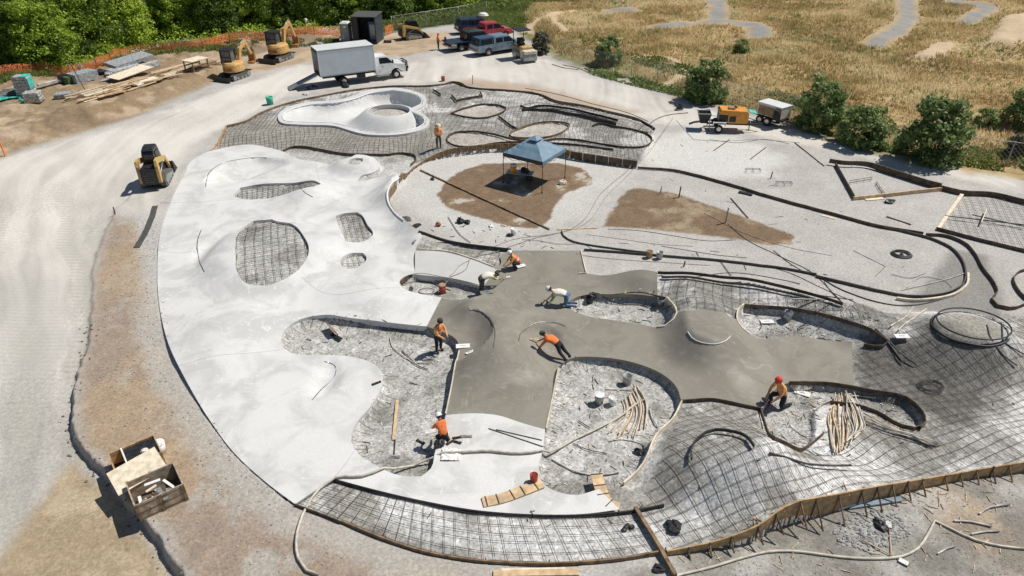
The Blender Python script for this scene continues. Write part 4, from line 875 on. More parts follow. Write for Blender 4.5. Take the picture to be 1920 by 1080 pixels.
ladderform([(1117,904),(1128,925),(1142,943),(1160,956)], .42, 'ribbed plywood template at the right end of the white slab', 4)
def strips(n, fn_, label, group, mats, r=.022, name='bent_strip'):
    for i in range(n):
        px = fn_(i, n); p2 = pxline(px, .25, corner=80); zs = top(p2[:, 0], p2[:, 1]); zs = np.linspace(zs[0], zs[-1], len(zs)) * .7 + .3 * np.maximum(zs, zs.mean()); zs = zs + max(0, float((top(p2[:, 0], p2[:, 1]) - zs).max()) - .06); lift = .05 + .012 * i * (1 if n > 12 else 2) * random.random()
        mb = MB(); mb.tube([(a, b_, c + lift) for (a, b_), c in zip(p2, zs)], r, 5); tag(mb.obj(name, random.choice(mats)), label, 'bent strip', group)
J = lambda k: random.uniform(-k, k)
def fan1(i, n):
    f = i / (n - 1); ex = 1135 + 80 * f + J(5); ey = 808 - 4 * f + 16 * math.sin(f * 3.1) + J(6); tx, ty = 1168 + 22 * min(1, f * 1.4) + J(3), 748 - 22 * f + J(5); return [(tx, ty), ((tx + ex) / 2 + 20 - 12 * f, (ty + ey) / 2 - 8 + J(3)), (ex, ey)]
strips(13, fan1, 'bent wooden strip in the fan beside the white buckets', 'bent strips fanned out in the pit', ['strip_tan', 'strip_pale', 'strip_pale', 'pine'], .026)
def fan2(i, n):
    f = i / (n - 1); bx = 1562 + 36 * f + J(4); tx = 1568 + 22 * f + J(9); return [(tx, 748 + J(6)), (1552 + 62 * f + J(6), 782 + J(4)), (1556 + 62 * f + J(5), 812 + J(4)), (bx, 852 - 30 * f * f + J(4))]
strips(24, fan2, 'bent wooden strip in the thick bundle beside the hook shaped pit', 'bent strips in the thick bundle', ['strip_tan', 'strip_pale', 'strip_pale', 'pine', 'strip_grey'], .026)
def fan3(i, n):
    f = i / (n - 1); return [(1615 + J(8) + 10 * f, 778 + 18 * f + J(2)), (1660 + J(4), 796 + 14 * f), (1705, 815 + 8 * f + J(2)), (1752 + J(10), 838 + J(3))]
strips(11, fan3, 'long straight wooden strip in the low bundle right of the hook pit', 'straight strips in the low bundle', ['strip_tan', 'strip_pale', 'strip_grey'], .024)
for px, lb, r_, mt in (([(1525,770),(1560,752),(1600,745),(1640,750)], 'pale bent strip over the top of the thick bundle', .028, 'strip_pale'), ([(1556,768),(1580,748),(1596,741)], 'short pale strip crossing the top of the thick bundle', .028, 'strip_pale'),
    ([(1035,862),(1065,880),(1105,891),(1160,888)], 'long pale pair of bent pipes at the bottom of the pit with strips', .035, 'strip_grey'), ([(1143,828),(1175,823),(1205,827),(1225,835)], 'pale bent strip near the lower right of the pit with strips', .028, 'strip_pale'),
    ([(1075,833),(1100,845),(1138,852)], 'thin dark bent strip below the long hose in the pit', .018, 'hose_dark'), ([(1135,731),(1165,732),(1185,733)], 'short pale strip pointing at the top of the fan', .026, 'strip_pale'),
    ([(1218,768),(1222,785),(1234,803)], 'pale short arc right of the fanned strips', .03, 'strip_grey'), ([(1084,790),(1106,804)], 'thin dark stick in the pit right of the fresh slab', .02, 'rubber'),
    ([(731,633),(735,650),(755,668),(778,684)], 'pale bent strip crossing another in the left gravel pit', .025, 'strip_pale'), ([(755,660),(772,680),(795,692),(802,694)], 'dark bent strip crossing the pale one in the left gravel pit', .022, 'form_dark'), ([(762,662),(785,682),(806,683)], 'thin grey strip beside the crossed pair in the left pit', .018, 'strip_grey'),
    ([(1668,616),(1690,600),(1710,583)], 'pale straight strip near the rebar cone', .03, 'strip_pale'), ([(1682,625),(1700,605),(1735,588)], 'pale bent strip near the rebar cone', .03, 'strip_pale'), ([(1640,618),(1665,640),(1690,670),(1716,688)], 'dark bent pipe crossing the end of the curved form', .035, 'hose_dark'), ([(1655,632),(1672,655),(1692,684)], 'second dark bent pipe beside the first at the end of the curved form', .03, 'hose_dark'),
    ([(1442,852),(1500,870),(1550,880),(1592,882)], 'long black bent pipe in the rolling rebar', .04, 'hose_dark'), ([(1500,848),(1530,855),(1560,852)], 'thin blue grey pipe above the black one in the rolling rebar', .02, 'blue_paint'),
    ([(1835,965),(1855,953),(1891,948)], 'pale curved strip at the far lower right', .035, 'strip_grey'), ([(1788,978),(1820,980),(1858,989)], 'pale straight strip in the lower right yard', .035, 'strip_grey'), ([(1820,1003),(1850,998),(1873,998)], 'pale strip crossing the hose in the lower right yard', .03, 'strip_grey'), ([(1757,1040),(1775,1030),(1790,1026)], 'short faint strip near the bottom right', .025, 'strip_grey'),
    ([(1670,515),(1700,522),(1735,513)], 'thin pale bent strip inside the wide loop', .02, 'strip_grey'), ([(1700,540),(1740,520),(1775,530),(1785,540)], 'thin hoop strip inside the wide loop', .02, 'strip_grey'), ([(1690,545),(1735,535),(1790,520),(1812,512)], 'long thin strip crossing the wide loop', .02, 'strip_grey'),
    ([(1350,490),(1370,518),(1372,516)], 'thin forked lath on the gravel strip', .02, 'hose_dark'), ([(840,408),(868,446),(882,456)], 'thin black strip bent towards the dark form above the panel', .02, 'hose_dark'), ([(980,449),(1010,452),(1045,458),(1080,458)], 'pale bent strip above the upper arm of the fresh slab', .02, 'strip_pale')):
    strips(1, lambda i, n: px, lb, None, [mt], r_)
def hose(px, r, mname, label, name='hose', off=.0, fn=top, cat='hose'):
    p2 = pxline(px, .3, corner=70); z = fn(p2[:, 0], p2[:, 1]); k = np.ones(5) / 5; zz = np.maximum(z, np.convolve(np.pad(z, 2, 'edge'), k, 'valid')) + r + off
    mb = MB(); mb.tube([(a, b_, c) for (a, b_), c in zip(p2, zz)], r, 7); return tag(mb.obj(name, mname), label, cat)
hose([(600,1082),(575,1072),(560,1050),(556,1020),(562,985),(575,955),(600,920),(630,898),(680,895),(740,888),(810,868),(870,850),(920,848),(960,852),(1015,847),(1070,830),(1120,806),(1160,785),(1190,762),(1208,752)], .045, 'hose', 'long beige hose looping from the bottom edge across slab and pits', off=.04)
hose([(1262,1082),(1330,1066),(1400,1045),(1440,1036),(1500,1036),(1560,1044),(1640,1049),(1690,1045),(1720,1030),(1738,1005),(1752,978),(1780,992),(1830,1015),(1880,1026),(1930,1031)], .045, 'hose', 'beige hose snaking along the bottom right corner')
hose([(1530,516),(1580,545),(1620,560),(1670,572),(1720,572),(1760,563),(1810,540)], .03, 'hose_dark', 'black hose sagging between the bank and the wide loop')
hose([(1450,470),(1490,500),(1530,520),(1590,533)], .018, 'hose_dark', 'thin dark cable crossing to the bank from the earth island')
hose([(1365,420),(1400,450),(1460,480),(1520,510),(1560,548),(1600,590)], .018, 'hose_dark', 'thin dark cable running from the earth island over the bank')
hose([(1262,222),(1200,290),(1130,360),(1060,434),(1000,448),(930,474),(890,483),(868,510),(845,530),(810,553)], .022, 'cord', 'long thin line from the pump across the yard to the light grey panel')
hose([(1262,222),(1205,300),(1140,365),(1075,430),(1030,440),(960,450),(925,463),(905,472),(880,488),(860,500),(850,513),(835,533),(818,548)], .016, 'cord', 'second thin line running beside the first across the yard')
hose([(1140,430),(1190,432),(1260,442),(1330,452),(1380,450)], .014, 'hose_dark', 'thin cord along the lower edge of the right earth island')
hose([(1268,226),(1300,262),(1350,265),(1420,262),(1500,268)], .014, 'cord', 'thin hose on the ground in front of the pump trailer')
hose([(752,534),(775,530),(800,530),(830,540),(845,545)], .02, 'hose_dark', 'black hose in the pit with the red cooler')
# dark matting strip beside the slab
mb = MB(); p2 = pxline([(291,387),(284,410),(272,438),(256,465)], .15); d = np.gradient(p2, axis=0); d /= np.linalg.norm(d, axis=1)[:, None]; vs = []
for i, (a, dd) in enumerate(zip(p2, d)):
    for sg in (-1, 1): q = a + np.array((-dd[1], dd[0])) * .17 * sg; vs.append((q[0], q[1], zt(*q) + .045))
    for sg in (1, -1): q = a + np.array((-dd[1], dd[0])) * .17 * sg; vs.append((q[0], q[1], zt(*q) + .005))
mb.add(vs, [(4 * i + j, 4 * i + (j + 1) % 4, 4 * i + 4 + (j + 1) % 4, 4 * i + 4 + j) for i in range(len(p2) - 1) for j in range(4)] + [(0, 3, 2, 1), tuple(4 * len(p2) - 4 + j for j in range(4))])
tag(mb.obj('rubber_strip', 'mat_dark'), 'dark rubber strip curving on the ground left of the white slab', 'rubber strip')

for px, lb, r_, mt in (([(1240,462),(1290,470),(1340,478),(1400,484)], 'thin black cable beside the gravel strip', .014, 'hose_dark'), ([(1300,520),(1380,512),(1440,520),(1500,533)], 'black cable on the lip of the curved bank', .018, 'hose_dark'), ([(1420,496),(1480,512),(1540,540),(1600,566),(1650,590)], 'black cable crossing the bank to the right', .016, 'hose_dark'), ([(1545,528),(1560,550),(1580,570),(1590,590)], 'short black cable hanging down the bank', .014, 'hose_dark'),
    ([(1100,440),(1160,448),(1230,458),(1300,462)], 'thin grey line below the right earth island', .012, 'cord'), ([(1080,476),(1150,486),(1240,492),(1330,498)], 'pale line on the gravel strip above the fresh slab', .014, 'cord'), ([(1320,400),(1400,440),(1470,462),(1560,480)], 'long thin wire across the gravel right of the island', .01, 'rebar'), ([(1600,470),(1660,500),(1640,520)], 'thin hooked wire inside the wide loop', .012, 'rebar'),
    ([(1190,250),(1260,215),(1290,212)], 'pump hose leading to the back rebar', .03, 'hose_dark'), ([(1330,262),(1380,268),(1440,262),(1480,270)], 'thin black hose loop in front of the pump trailer', .014, 'hose_dark'), ([(1110,556),(1160,572),(1220,577),(1262,573)], 'thin dark rail lying through the narrow gravel pit', .022, 'rebar'), ([(1450,835),(1500,828),(1550,826)], 'thin pale lath inside the hook shaped pit', .018, 'strip_grey'), ([(1480,800),(1500,815),(1515,822)], 'thin wire inside the left end of the hook shaped pit', .012, 'rebar'),
    ([(1860,600),(1880,640),(1920,670)], 'dark bent bar right of the rebar cone', .03, 'hose_dark'), ([(1850,610),(1868,650),(1905,690)], 'second dark bent bar right of the rebar cone', .025, 'hose_dark')):
    hose(px, r_, mt, lb, 'cable', cat='cable')
# ------------------------------------------------------------------ people
RAD = dict(pelvis=.17, waist=.155, chest=.18, neck=.06, head=.09, crown=.09, sh=.09, el=.062, wr=.038, palm=.042, hip=.125, kn=.085, an=.06, toe=.045)
def person(pose, loc, rz, label, shirt, pants, skin='skin', hat=None, hatm='hardhat', vest=None, sleeves=True, arm=None, scale=1.0):
    """pose: joints in local space, x forward, y to the figure's left"""
    V, E, rad, reg = [], [], [], []
    def add(p, r, par=None, g=None):
        V.append(Vector(p)); rad.append(r)
        if par is not None: E.append((par, len(V) - 1)); reg.append(g)
        return len(V) - 1
    pe = add(pose['pelvis'], RAD['pelvis']); wa = add(pose['waist'], RAD['waist'], pe, 'shirt'); chs = add(pose['chest'], RAD['chest'], wa, 'shirt')
    ne = add(pose['neck'], RAD['neck'], chs, 'shirt'); he = add(pose['head'], RAD['head'], ne, 'skin'); hd = Vector(pose['head']) - Vector(pose['neck']); cr = add(Vector(pose['head']) + hd.normalized() * .12, RAD['crown'], he, 'skin')
    fwd = Vector(pose.get('look', (1, 0, 0))).normalized()
    for s in 'lr':
        sh = add(pose['sh' + s], RAD['sh'], chs, 'shirt'); el = add(pose['el' + s], RAD['el'], sh, 'sleeve'); wr = add(pose['wr' + s], RAD['wr'], el, 'shirt' if sleeves else 'skin')
        d = (Vector(pose['wr' + s]) - Vector(pose['el' + s])).normalized(); side = d.cross(Vector((0, 0, 1))); side = side.normalized() if side.length > .1 else Vector((0, 1, 0)); dn = side.cross(d)
        pa = add(Vector(pose['wr' + s]) + d * .085, RAD['palm'], wr, 'skin')
        for k, L in ((-1.5, .062), (-.5, .075), (.5, .07), (1.5, .055)):
            b0 = V[pa] + side * k * .019 + d * .02; f1 = add(b0 + d * L * .55, .010, pa, 'skin'); add(V[f1] + (d * .6 - dn * .7).normalized() * L * .6, .008, f1, 'skin')
        th = add(V[wr] + d * .045 + side * .045, .012, wr, 'skin'); add(V[th] + (d + side * .4).normalized() * .045, .009, th, 'skin')
        hp = add(pose['hip' + s], RAD['hip'], pe, 'pants'); kn = add(pose['kn' + s], RAD['kn'], hp, 'pants'); an = add(pose['an' + s], RAD['an'], kn, 'pants'); add(pose['toe' + s], RAD['toe'], an, 'boots')
    me = bpy.data.meshes.new('tmp'); me.from_pydata(V, E, []); ob = bpy.data.objects.new('tmp', me); COL.objects.link(ob)
    sk = ob.modifiers.new('s', 'SKIN'); sk.use_smooth_shade = True; su = ob.modifiers.new('u', 'SUBSURF'); su.levels = 1
    for i, v in enumerate(me.skin_vertices[0].data): v.radius = (rad[i] * (1.25 if i in (0, 1, 2) else 1), rad[i] * (.85 if i in (1, 2) else 1)); v.use_root = (i == 0)
    dg = bpy.context.evaluated_depsgraph_get(); ev = ob.evaluated_get(dg); m2 = bpy.data.meshes.new_from_object(ev); bpy.data.objects.remove(ob)
    mats = ['skin', 'shirt', 'pants', 'boots', 'sleeve']; mm = {'sleeve': arm or shirt, 'skin': skin, 'shirt': shirt, 'pants': pants, 'boots': 'boots'}
    m2.materials.clear()
    for q in mats: m2.materials.append(M[mm[q]])
    A = np.array([V[e[0]][:] for e in E]); B = np.array([V[e[1]][:] for e in E]); D = B - A; LL = (D * D).sum(1)
    for p in m2.polygons:
        c = np.array(p.center); t = np.clip(((c - A) * D).sum(1) / LL, 0, 1); dd = ((c - A - t[:, None] * D) ** 2).sum(1) / (np.array([max(rad[e[0]], rad[e[1]]) for e in E]) ** 1.2)
        k = int(dd.argmin()); g = reg[k]
        if k == 0 and t[0] < .35: g = 'pants'
        p.material_index = mats.index(g); p.use_smooth = True
    o = bpy.data.objects.new('person', m2); COL.objects.link(o); o.location = loc; o.rotation_euler = (0, 0, rz); o.scale = (scale,) * 3; tag(o, label, 'person', 'workers on the site')
    H = Vector(pose['head']) + hd.normalized() * .05; up = hd.normalized(); sd_ = up.cross(fwd).normalized(); f2 = sd_.cross(up)
    rot = Matrix((f2, sd_, up)).transposed()
    fm = MB(); fm.sph(H + f2 * .10, .022, 6, 4, (1, 1, 1)); fm.obj('nose', skin, o)
    for s in (-1, 1):
        e = MB(); e.sph(H + f2 * .088 + sd_ * .034 * s + up * .025, .012, 6, 4); e.obj('eye', 'hair', o); e = MB(); e.sph(H + sd_ * .098 * s, .026, 6, 4); e.obj('ear', skin, o)
    e = MB(); e.bar(H + f2 * .093 - up * .045 - sd_ * .025, H + f2 * .093 - up * .045 + sd_ * .025, .012, .01); e.obj('mouth', 'amber', o)
    hc = H + up * .055
    hr = MB(); hr.sph(hc - f2 * .015 - up * .02, .112, 12, 8, (1, 1, 1)); hr.obj('hair', 'hair', o)
    if hat:
        h = MB(); vs = []; n = 16
        brim = {'hard': .155, 'sun': .23, 'cap': .12}[hat]; prof = [(brim, .0), (brim, .012), (.128, .022), (.124, .07), (.095, .115), (.04, .135)]
        for r_, z_ in prof:
            for i in range(n):
                a = i * 2 * math.pi / n; ex = (1.35 if (hat == 'cap' and abs(a) < .7 or hat == 'cap' and a > 5.6) and r_ == brim else 1)
                vs.append(hc + rot @ Vector((math.cos(a) * r_ * ex, math.sin(a) * r_, z_ + .0)))
        fs = [(j * n + i, j * n + (i + 1) % n, (j + 1) * n + (i + 1) % n, (j + 1) * n + i) for j in range(len(prof) - 1) for i in range(n)] + [tuple(range((len(prof) - 1) * n, len(prof) * n)), tuple(reversed(range(n)))]
        h.add(vs, fs, None, True); h.obj({'hard': 'hard_hat', 'sun': 'sun_hat', 'cap': 'cap'}[hat], hatm, o)
    if vest:
        v = MB(); P0, P1, P2 = (Vector(pose[k]) for k in ('pelvis', 'waist', 'chest')); top_ = P2 + (Vector(pose['neck']) - P2) * .55; axis = (P2 - P0).normalized(); sidev = (Vector(pose['shl']) - Vector(pose['shr'])).normalized(); fr = sidev.cross(axis).normalized(); n = 16; vs = []
        ringsv = [(P0 + (P1 - P0) * .1, .185, .155), (P1, .175, .15), (P2, .225, .165), (top_, .15, .11)]
        for c_, a_, b_ in ringsv: vs += [c_ + sidev * math.cos(i * 2 * math.pi / n) * a_ + fr * math.sin(i * 2 * math.pi / n) * b_ for i in range(n)]
        v.add(vs, [(j * n + i, j * n + (i + 1) % n, (j + 1) * n + (i + 1) % n, (j + 1) * n + i) for j in range(3) for i in range(n)], None, True); vo_ = v.obj('safety_vest', vest, o); st_v = MB(); c_ = P1 + (P2 - P1) * .25
        vs = [c_ + axis * dz + sidev * math.cos(i * 2 * math.pi / n) * .205 + fr * math.sin(i * 2 * math.pi / n) * .165 for dz in (-.03, .03) for i in range(n)]; st_v.add(vs, [(i, (i + 1) % n, n + (i + 1) % n, n + i) for i in range(n)], None, True); st_v.obj('reflective_stripe', 'hardhat', vo_)
    return o
def pose_stand(arm=.0, spread=.1, look=(1, 0, -.3), lean=0.0):
    return dict(pelvis=(0, 0, .95), waist=(lean * .3, 0, 1.13), chest=(lean * .8, 0, 1.36), neck=(lean, 0, 1.52), head=(lean + .04, 0, 1.62), look=look, shl=(lean * .9, .19, 1.43), shr=(lean * .9, -.19, 1.43),
        ell=(lean + .02 + arm * .15, .27, 1.15), elr=(lean + .02 + arm * .15, -.27, 1.15), wrl=(lean + .08 + arm * .38, .2 - arm * .08, .95 + arm * .1), wrr=(lean + .08 + arm * .38, -.2 + arm * .08, .95 + arm * .1),
        hipl=(0, .1, .88), hipr=(0, -.1, .88), knl=(.03, spread + .01, .48), knr=(.03, -spread - .01, .48), anl=(0, spread, .1), anr=(-.02, -spread, .1), toel=(.17, spread + .02, .04), toer=(.15, -spread - .02, .04))
POSE_BEND = dict(pelvis=(0, 0, .88), waist=(.17, 0, .97), chest=(.42, 0, 1.0), neck=(.57, 0, .99), head=(.67, 0, .97), look=(.2, 0, -1), shl=(.46, .18, .98), shr=(.46, -.18, .98), ell=(.66, .17, .78), elr=(.66, -.17, .78), wrl=(.9, .08, .68), wrr=(.85, -.06, .66),
    hipl=(-.02, .1, .82), hipr=(-.02, -.1, .82), knl=(.04, .15, .46), knr=(.02, -.15, .46), anl=(-.03, .16, .1), anr=(-.05, -.16, .1), toel=(.13, .18, .04), toer=(.11, -.18, .04))
POSE_CRAWL = dict(pelvis=(-.2, 0, .56), waist=(-.02, 0, .62), chest=(.22, 0, .62), neck=(.36, 0, .66), head=(.47, 0, .70), look=(.7, 0, -.7), shl=(.26, .18, .6), shr=(.26, -.18, .6), ell=(.38, .22, .33), elr=(.40, -.21, .35), wrl=(.52, .2, .09), wrr=(.60, -.18, .12),
    hipl=(-.24, .1, .5), hipr=(-.24, -.1, .5), knl=(-.2, .13, .08), knr=(-.16, -.13, .08), anl=(-.6, .12, .08), anr=(-.58, -.14, .08), toel=(-.72, .13, .04), toer=(-.70, -.15, .04))
POSE_REACH = dict(pelvis=(-.3, 0, .72), waist=(-.12, 0, .79), chest=(.13, 0, .82), neck=(.28, 0, .86), head=(.38, 0, .9), look=(.6, 0, -.8), shl=(.18, .18, .8), shr=(.18, -.18, .8), ell=(.36, .2, .52), elr=(.42, -.2, .6), wrl=(.52, .17, .25), wrr=(.68, -.15, .4),
    hipl=(-.34, .1, .66), hipr=(-.34, -.1, .66), knl=(-.48, .14, .36), knr=(-.55, -.15, .34), anl=(-.82, .15, .1), anr=(-.86, -.17, .1), toel=(-.68, .16, .03), toer=(-.72, -.18, .03))
POSE_KNEEL = dict(pelvis=(-.05, 0, .34), waist=(.04, 0, .5), chest=(.16, 0, .72), neck=(.24, 0, .87), head=(.30, 0, .96), look=(1, 0, -.8), shl=(.2, .18, .78), shr=(.2, -.18, .78), ell=(.36, .24, .52), elr=(.36, -.22, .52), wrl=(.58, .2, .3), wrr=(.55, -.15, .27),
    hipl=(-.04, .1, .3), hipr=(-.04, -.1, .3), knl=(.3, .18, .1), knr=(.3, -.18, .1), anl=(-.12, .17, .08), anr=(-.12, -.17, .08), toel=(-.25, .17, .04), toer=(-.25, -.17, .04))
POSE_TALL = dict(pelvis=(-.05, 0, .55), waist=(.04, 0, .72), chest=(.14, 0, .96), neck=(.22, 0, 1.12), head=(.28, 0, 1.21), look=(1, 0, -.8), shl=(.18, .19, 1.03), shr=(.18, -.19, 1.03), ell=(.34, .26, .78), elr=(.34, -.24, .78), wrl=(.56, .2, .58), wrr=(.53, -.15, .55),
    hipl=(-.04, .11, .5), hipr=(-.04, -.11, .5), knl=(.12, .2, .1), knr=(.34, -.2, .44), anl=(-.32, .18, .08), anr=(.16, -.2, .1), toel=(-.45, .18, .04), toer=(.33, -.22, .04))
POSE_SQUAT = dict(pelvis=(-.12, 0, .36), waist=(.0, 0, .5), chest=(.17, 0, .7), neck=(.26, 0, .84), head=(.33, 0, .93), look=(1, 0, -.8), shl=(.21, .18, .76), shr=(.21, -.18, .76), ell=(.4, .26, .52), elr=(.42, -.22, .5), wrl=(.62, .18, .34), wrr=(.62, -.12, .3),
    hipl=(-.1, .1, .34), hipr=(-.1, -.1, .34), knl=(.3, .24, .46), knr=(.3, -.24, .44), anl=(.02, .2, .1), anr=(.02, -.2, .1), toel=(.18, .24, .04), toer=(.18, -.24, .04))
person(pose_stand(.2, .13), G(823,277), R(-80), 'worker in orange vest and straw hat standing on rebar left of the tent', 'orange_pale', 'grey_pants', hat='sun', hatm='straw', vest='orange_cloth')
person(pose_stand(.3), G(822,93), R(20), 'far worker all in orange standing behind the black pickup', 'orange_cloth', 'grey_pants', hat='hard', hatm='orange_cloth')
person(pose_stand(.55, .13, (1, 0, -.8), .1), G(823,659), R(-35), 'worker in orange shirt and brown hat standing in the left gravel pit', 'orange_pale', 'dark_pants', hat='cap', hatm='boots', vest='orange_cloth', scale=1.02)
person(POSE_SQUAT, G(969,503), R(195), 'crouching worker in white hard hat and orange vest at the corner of the fresh slab', 'orange_pale', 'dark_pants', hat='hard', vest='orange_cloth')
person(POSE_BEND, G(903,551), R(22), 'worker in pale shirt bending over with a long handle beside the narrow pit', 'white_cloth', 'grey_pants', hat='cap', hatm='grey_pants', arm='lime', scale=1.06)
person(POSE_CRAWL, G(1052,571), R(168), 'worker in white hard hat and jeans kneeling on the fresh concrete', 'white_cloth', 'jeans', hat='hard', arm='lime', scale=1.12)
person(POSE_REACH, G(1034,664), R(148), 'worker in orange shirt and dark trousers reaching far over the fresh concrete', 'orange_cloth', 'dark_pants', skin='skin_dark', hat='cap', hatm='grey_pants')
person(POSE_TALL, G(1460,760), R(205), 'worker in red cap and orange shirt kneeling at the right end of the fresh slab', 'orange_pale', 'dark_pants', hat='cap', hatm='redcap', sleeves=False, scale=1.12)
person(POSE_KNEEL, G(832,826), R(120), 'kneeling worker in orange and white hard hat beside the left pit edge', 'orange_cloth', 'dark_pants', hat='hard', scale=.95)
# ------------------------------------------------------------------ vehicles
def wheel(parent, x, y, r, w_=.26, rim='chrome', hub=.58):
    s = 1 if y > 0 else -1
    m = MB(); n = 20; prof = [(r * .8, -w_ / 2), (r * .97, -w_ / 2 + .02), (r, -w_ * .25), (r, w_ * .25), (r * .97, w_ / 2 - .02), (r * .62, w_ / 2 - .01), (r * .6, w_ / 2 - .05)]
    vs = [(x + math.cos(i * 2 * math.pi / n) * a, y + b * s, r + math.sin(i * 2 * math.pi / n) * a) for a, b in prof for i in range(n)]
    m.add(vs, [(j * n + i, j * n + (i + 1) % n, (j + 1) * n + (i + 1) % n, (j + 1) * n + i) for j in range(len(prof) - 1) for i in range(n)] + [tuple(range(n)), tuple(range((len(prof) - 1) * n, len(prof) * n))], None, True)
    t = m.obj('wheel', 'rubber', parent)
    c = MB(); c.cyl((x, y + s * (w_ / 2 - .08), r), (x, y + s * (w_ / 2 - .015), r), r * hub, r * hub * .9, 14); c.cyl((x, y + s * (w_ / 2 - .02), r), (x, y + s * (w_ / 2 + .01), r), r * .2, None, 8)
    for k in range(6):
        a = k * math.pi / 3; c.bar((x + math.cos(a) * r * .2, y + s * (w_ / 2 - .008), r + math.sin(a) * r * .2), (x + math.cos(a) * r * hub * .85, y + s * (w_ / 2 - .02), r + math.sin(a) * r * hub * .85), .05, .02)
    c.obj('rim', rim, t)
def arch(prof, xs, r, z0):
    """cut wheel arches into the lower edge of a side profile running back to front"""
    out = []
    for x in xs:
        out += [(x + math.cos(a) * r, max(z0, r * .86 + math.sin(a) * r)) for a in np.linspace(math.pi, 0, 9)]
    return out
def pickup(name, label, cat, loc, rz, paint, L=5.7, kind_='crew', shell=None, flat=False, lower=None, rack=False, suv=False):
    t = root(name, label, cat, loc, rz, 'cars parked at the back of the yard'); h = L / 2; xr, xf = -h + 1.25, h - .95; z0 = .42; W_ = 1.92
    ar = arch(None, (xr, xf), .46, z0)
    belt = 1.08; hood = 1.12
    pr = [(-h, z0 + .1), (-h + .05, z0)] + ar[:9] + ar[9:] + [(h - .1, z0), (h, z0 + .12), (h, .86), (h - .12, 1.0), (h - 1.25, hood), (h - 1.3, belt + .06), (-h + (1.95 if not suv else .05), belt + .04), (-h + .02, belt)]
    if flat: pr = [(-h + 2.0, z0)] + ar[9:] + [(h - .1, z0), (h, z0 + .12), (h, .86), (h - .12, 1.0), (h - 1.25, hood), (h - 1.3, belt + .06), (-h + 2.0, belt + .04)]
    b = MB(); b.prism(pr, -W_ / 2, W_ / 2, inset=lambda a, z: .05 * max(0, (z - .8) / .3) + (.06 if a > h - .2 else 0)); b.obj('body', paint, t, .03)
    x0, x1 = (-h + 1.95, h - 1.45) if not suv else (-h + .1, h - 1.45)
    roof = 1.80
    cab = [(x0, belt + .02), (x1 + .35, belt + .02), (x1 - .42, roof - .03), (x1 - .6, roof), (x0 + .25, roof + .01), (x0 + (.06 if not suv else .22), roof - .1)]
    c = MB(); c.prism(cab, -W_ / 2 + .04, W_ / 2 - .04, inset=lambda a, z: .16 * max(0, (z - belt) / (roof - belt))); c.obj('cab', paint, t, .04)
    ins_ = lambda z: .16 * (z - belt) / (roof - belt)
    zb, zt_ = belt + .12, roof - .14
    xs = [x0 + .22] + ([(x0 + x1) / 2 + .0] if (x1 - x0) > 1.4 else []) + [x1 + .02]
    if suv: xs = [x0 + .3, x0 + 1.15, x0 + 2.1, x1 + .02]
    for s in (-1, 1):
        for i in range(len(xs) - 1):
            a, e = xs[i] + .05, xs[i + 1] - .05; last = i == len(xs) - 2
            q = [(a, zb), (e + (.12 if last else 0), zb), (e - (.3 if last else 0), zt_), (a, zt_)]
            g = MB(); g.add([(px_, s * (W_ / 2 - .04 - ins_(pz_) + d_), pz_) for d_ in (.012, -.03) for px_, pz_ in q], [(0, 1, 2, 3), (7, 6, 5, 4)] + [(k, (k + 1) % 4, 4 + (k + 1) % 4, 4 + k) for k in range(4)]); g.obj('side_window', 'glass_dark', t)
        mrr = MB(); mrr.box((x1 + .12, s * (W_ / 2 + .08), belt + .14), (.12, .2, .17)); mrr.obj('mirror', 'black', t, .02)
        l = MB(); l.box((h - .06, s * .72, .84), (.14, .36, .17)); l.obj('headlight', 'chrome', t, .03)
        l = MB(); l.box((-h + .02, s * .86, .9), (.08, .14, .3)); l.obj('taillight', 'red_plastic', t, .02)
        hd = MB(); hd.bar((xs[-1] - .55, s * (W_ / 2 + .012), 1.0), (xs[-1] - .38, s * (W_ / 2 + .012), 1.0), .03, .03); hd.obj('door_handle', 'chrome', t)
    wsx = lambda z: x1 + .35 - .77 * (z - belt) / (roof - belt - .03)
    g = MB(); g.add([(wsx(z) + d_, y, z) for d_ in (.022, -.02) for y, z in ((-.78, zb), (.78, zb), (.68, zt_), (-.68, zt_))], [(0, 1, 2, 3), (7, 6, 5, 4)] + [(k, (k + 1) % 4, 4 + (k + 1) % 4, 4 + k) for k in range(4)]); g.obj('windshield', 'glass_dark', t)
    g = MB(); g.box((x0 + (.08 if not suv else .1), 0, (zb + zt_) / 2), (.08, 1.3, zt_ - zb)); g.obj('rear_window', 'glass_dark', t)
    if not suv and not flat:
        if shell:
            s_ = MB(); s_.prism([(-h + .06, belt), (x0 - .03, belt), (x0 - .03, roof - .02), (-h + .3, roof - .04)], -W_ / 2 + .06, W_ / 2 - .06, inset=lambda a, z: .14 * (z - belt) / .7); s_.obj('bed_canopy', shell, t, .04)
            for s in (-1, 1): g = MB(); g.add([(a, s * (W_ / 2 - .06 - .14 * (z - belt) / .7 + d_), z) for d_ in (.012, -.03) for a, z in ((-h + .38, zb), (x0 - .2, zb), (x0 - .2, zt_ - .03), (-h + .48, zt_ - .03))], [(0, 1, 2, 3), (7, 6, 5, 4)] + [(k, (k + 1) % 4, 4 + (k + 1) % 4, 4 + k) for k in range(4)]); g.obj('canopy_window', 'glass_dark', t)
            g = MB(); g.box((-h + .17, 0, 1.42), (.06, 1.3, .4), Matrix.Rotation(-.33, 3, 'Y')); g.obj('rear_glass', 'glass_dark', t)
        else:
            s_ = MB(); s_.box((-h + 1.0, 0, belt + .055), (1.75, 1.6, .03)); s_.obj('bed_floor', 'black', t)
            for s in (-1, 1): s_ = MB(); s_.box((-h + 1.0, s * .87, belt + .09), (1.9, .1, .09)); s_.obj('bed_rail', paint, t, .02)
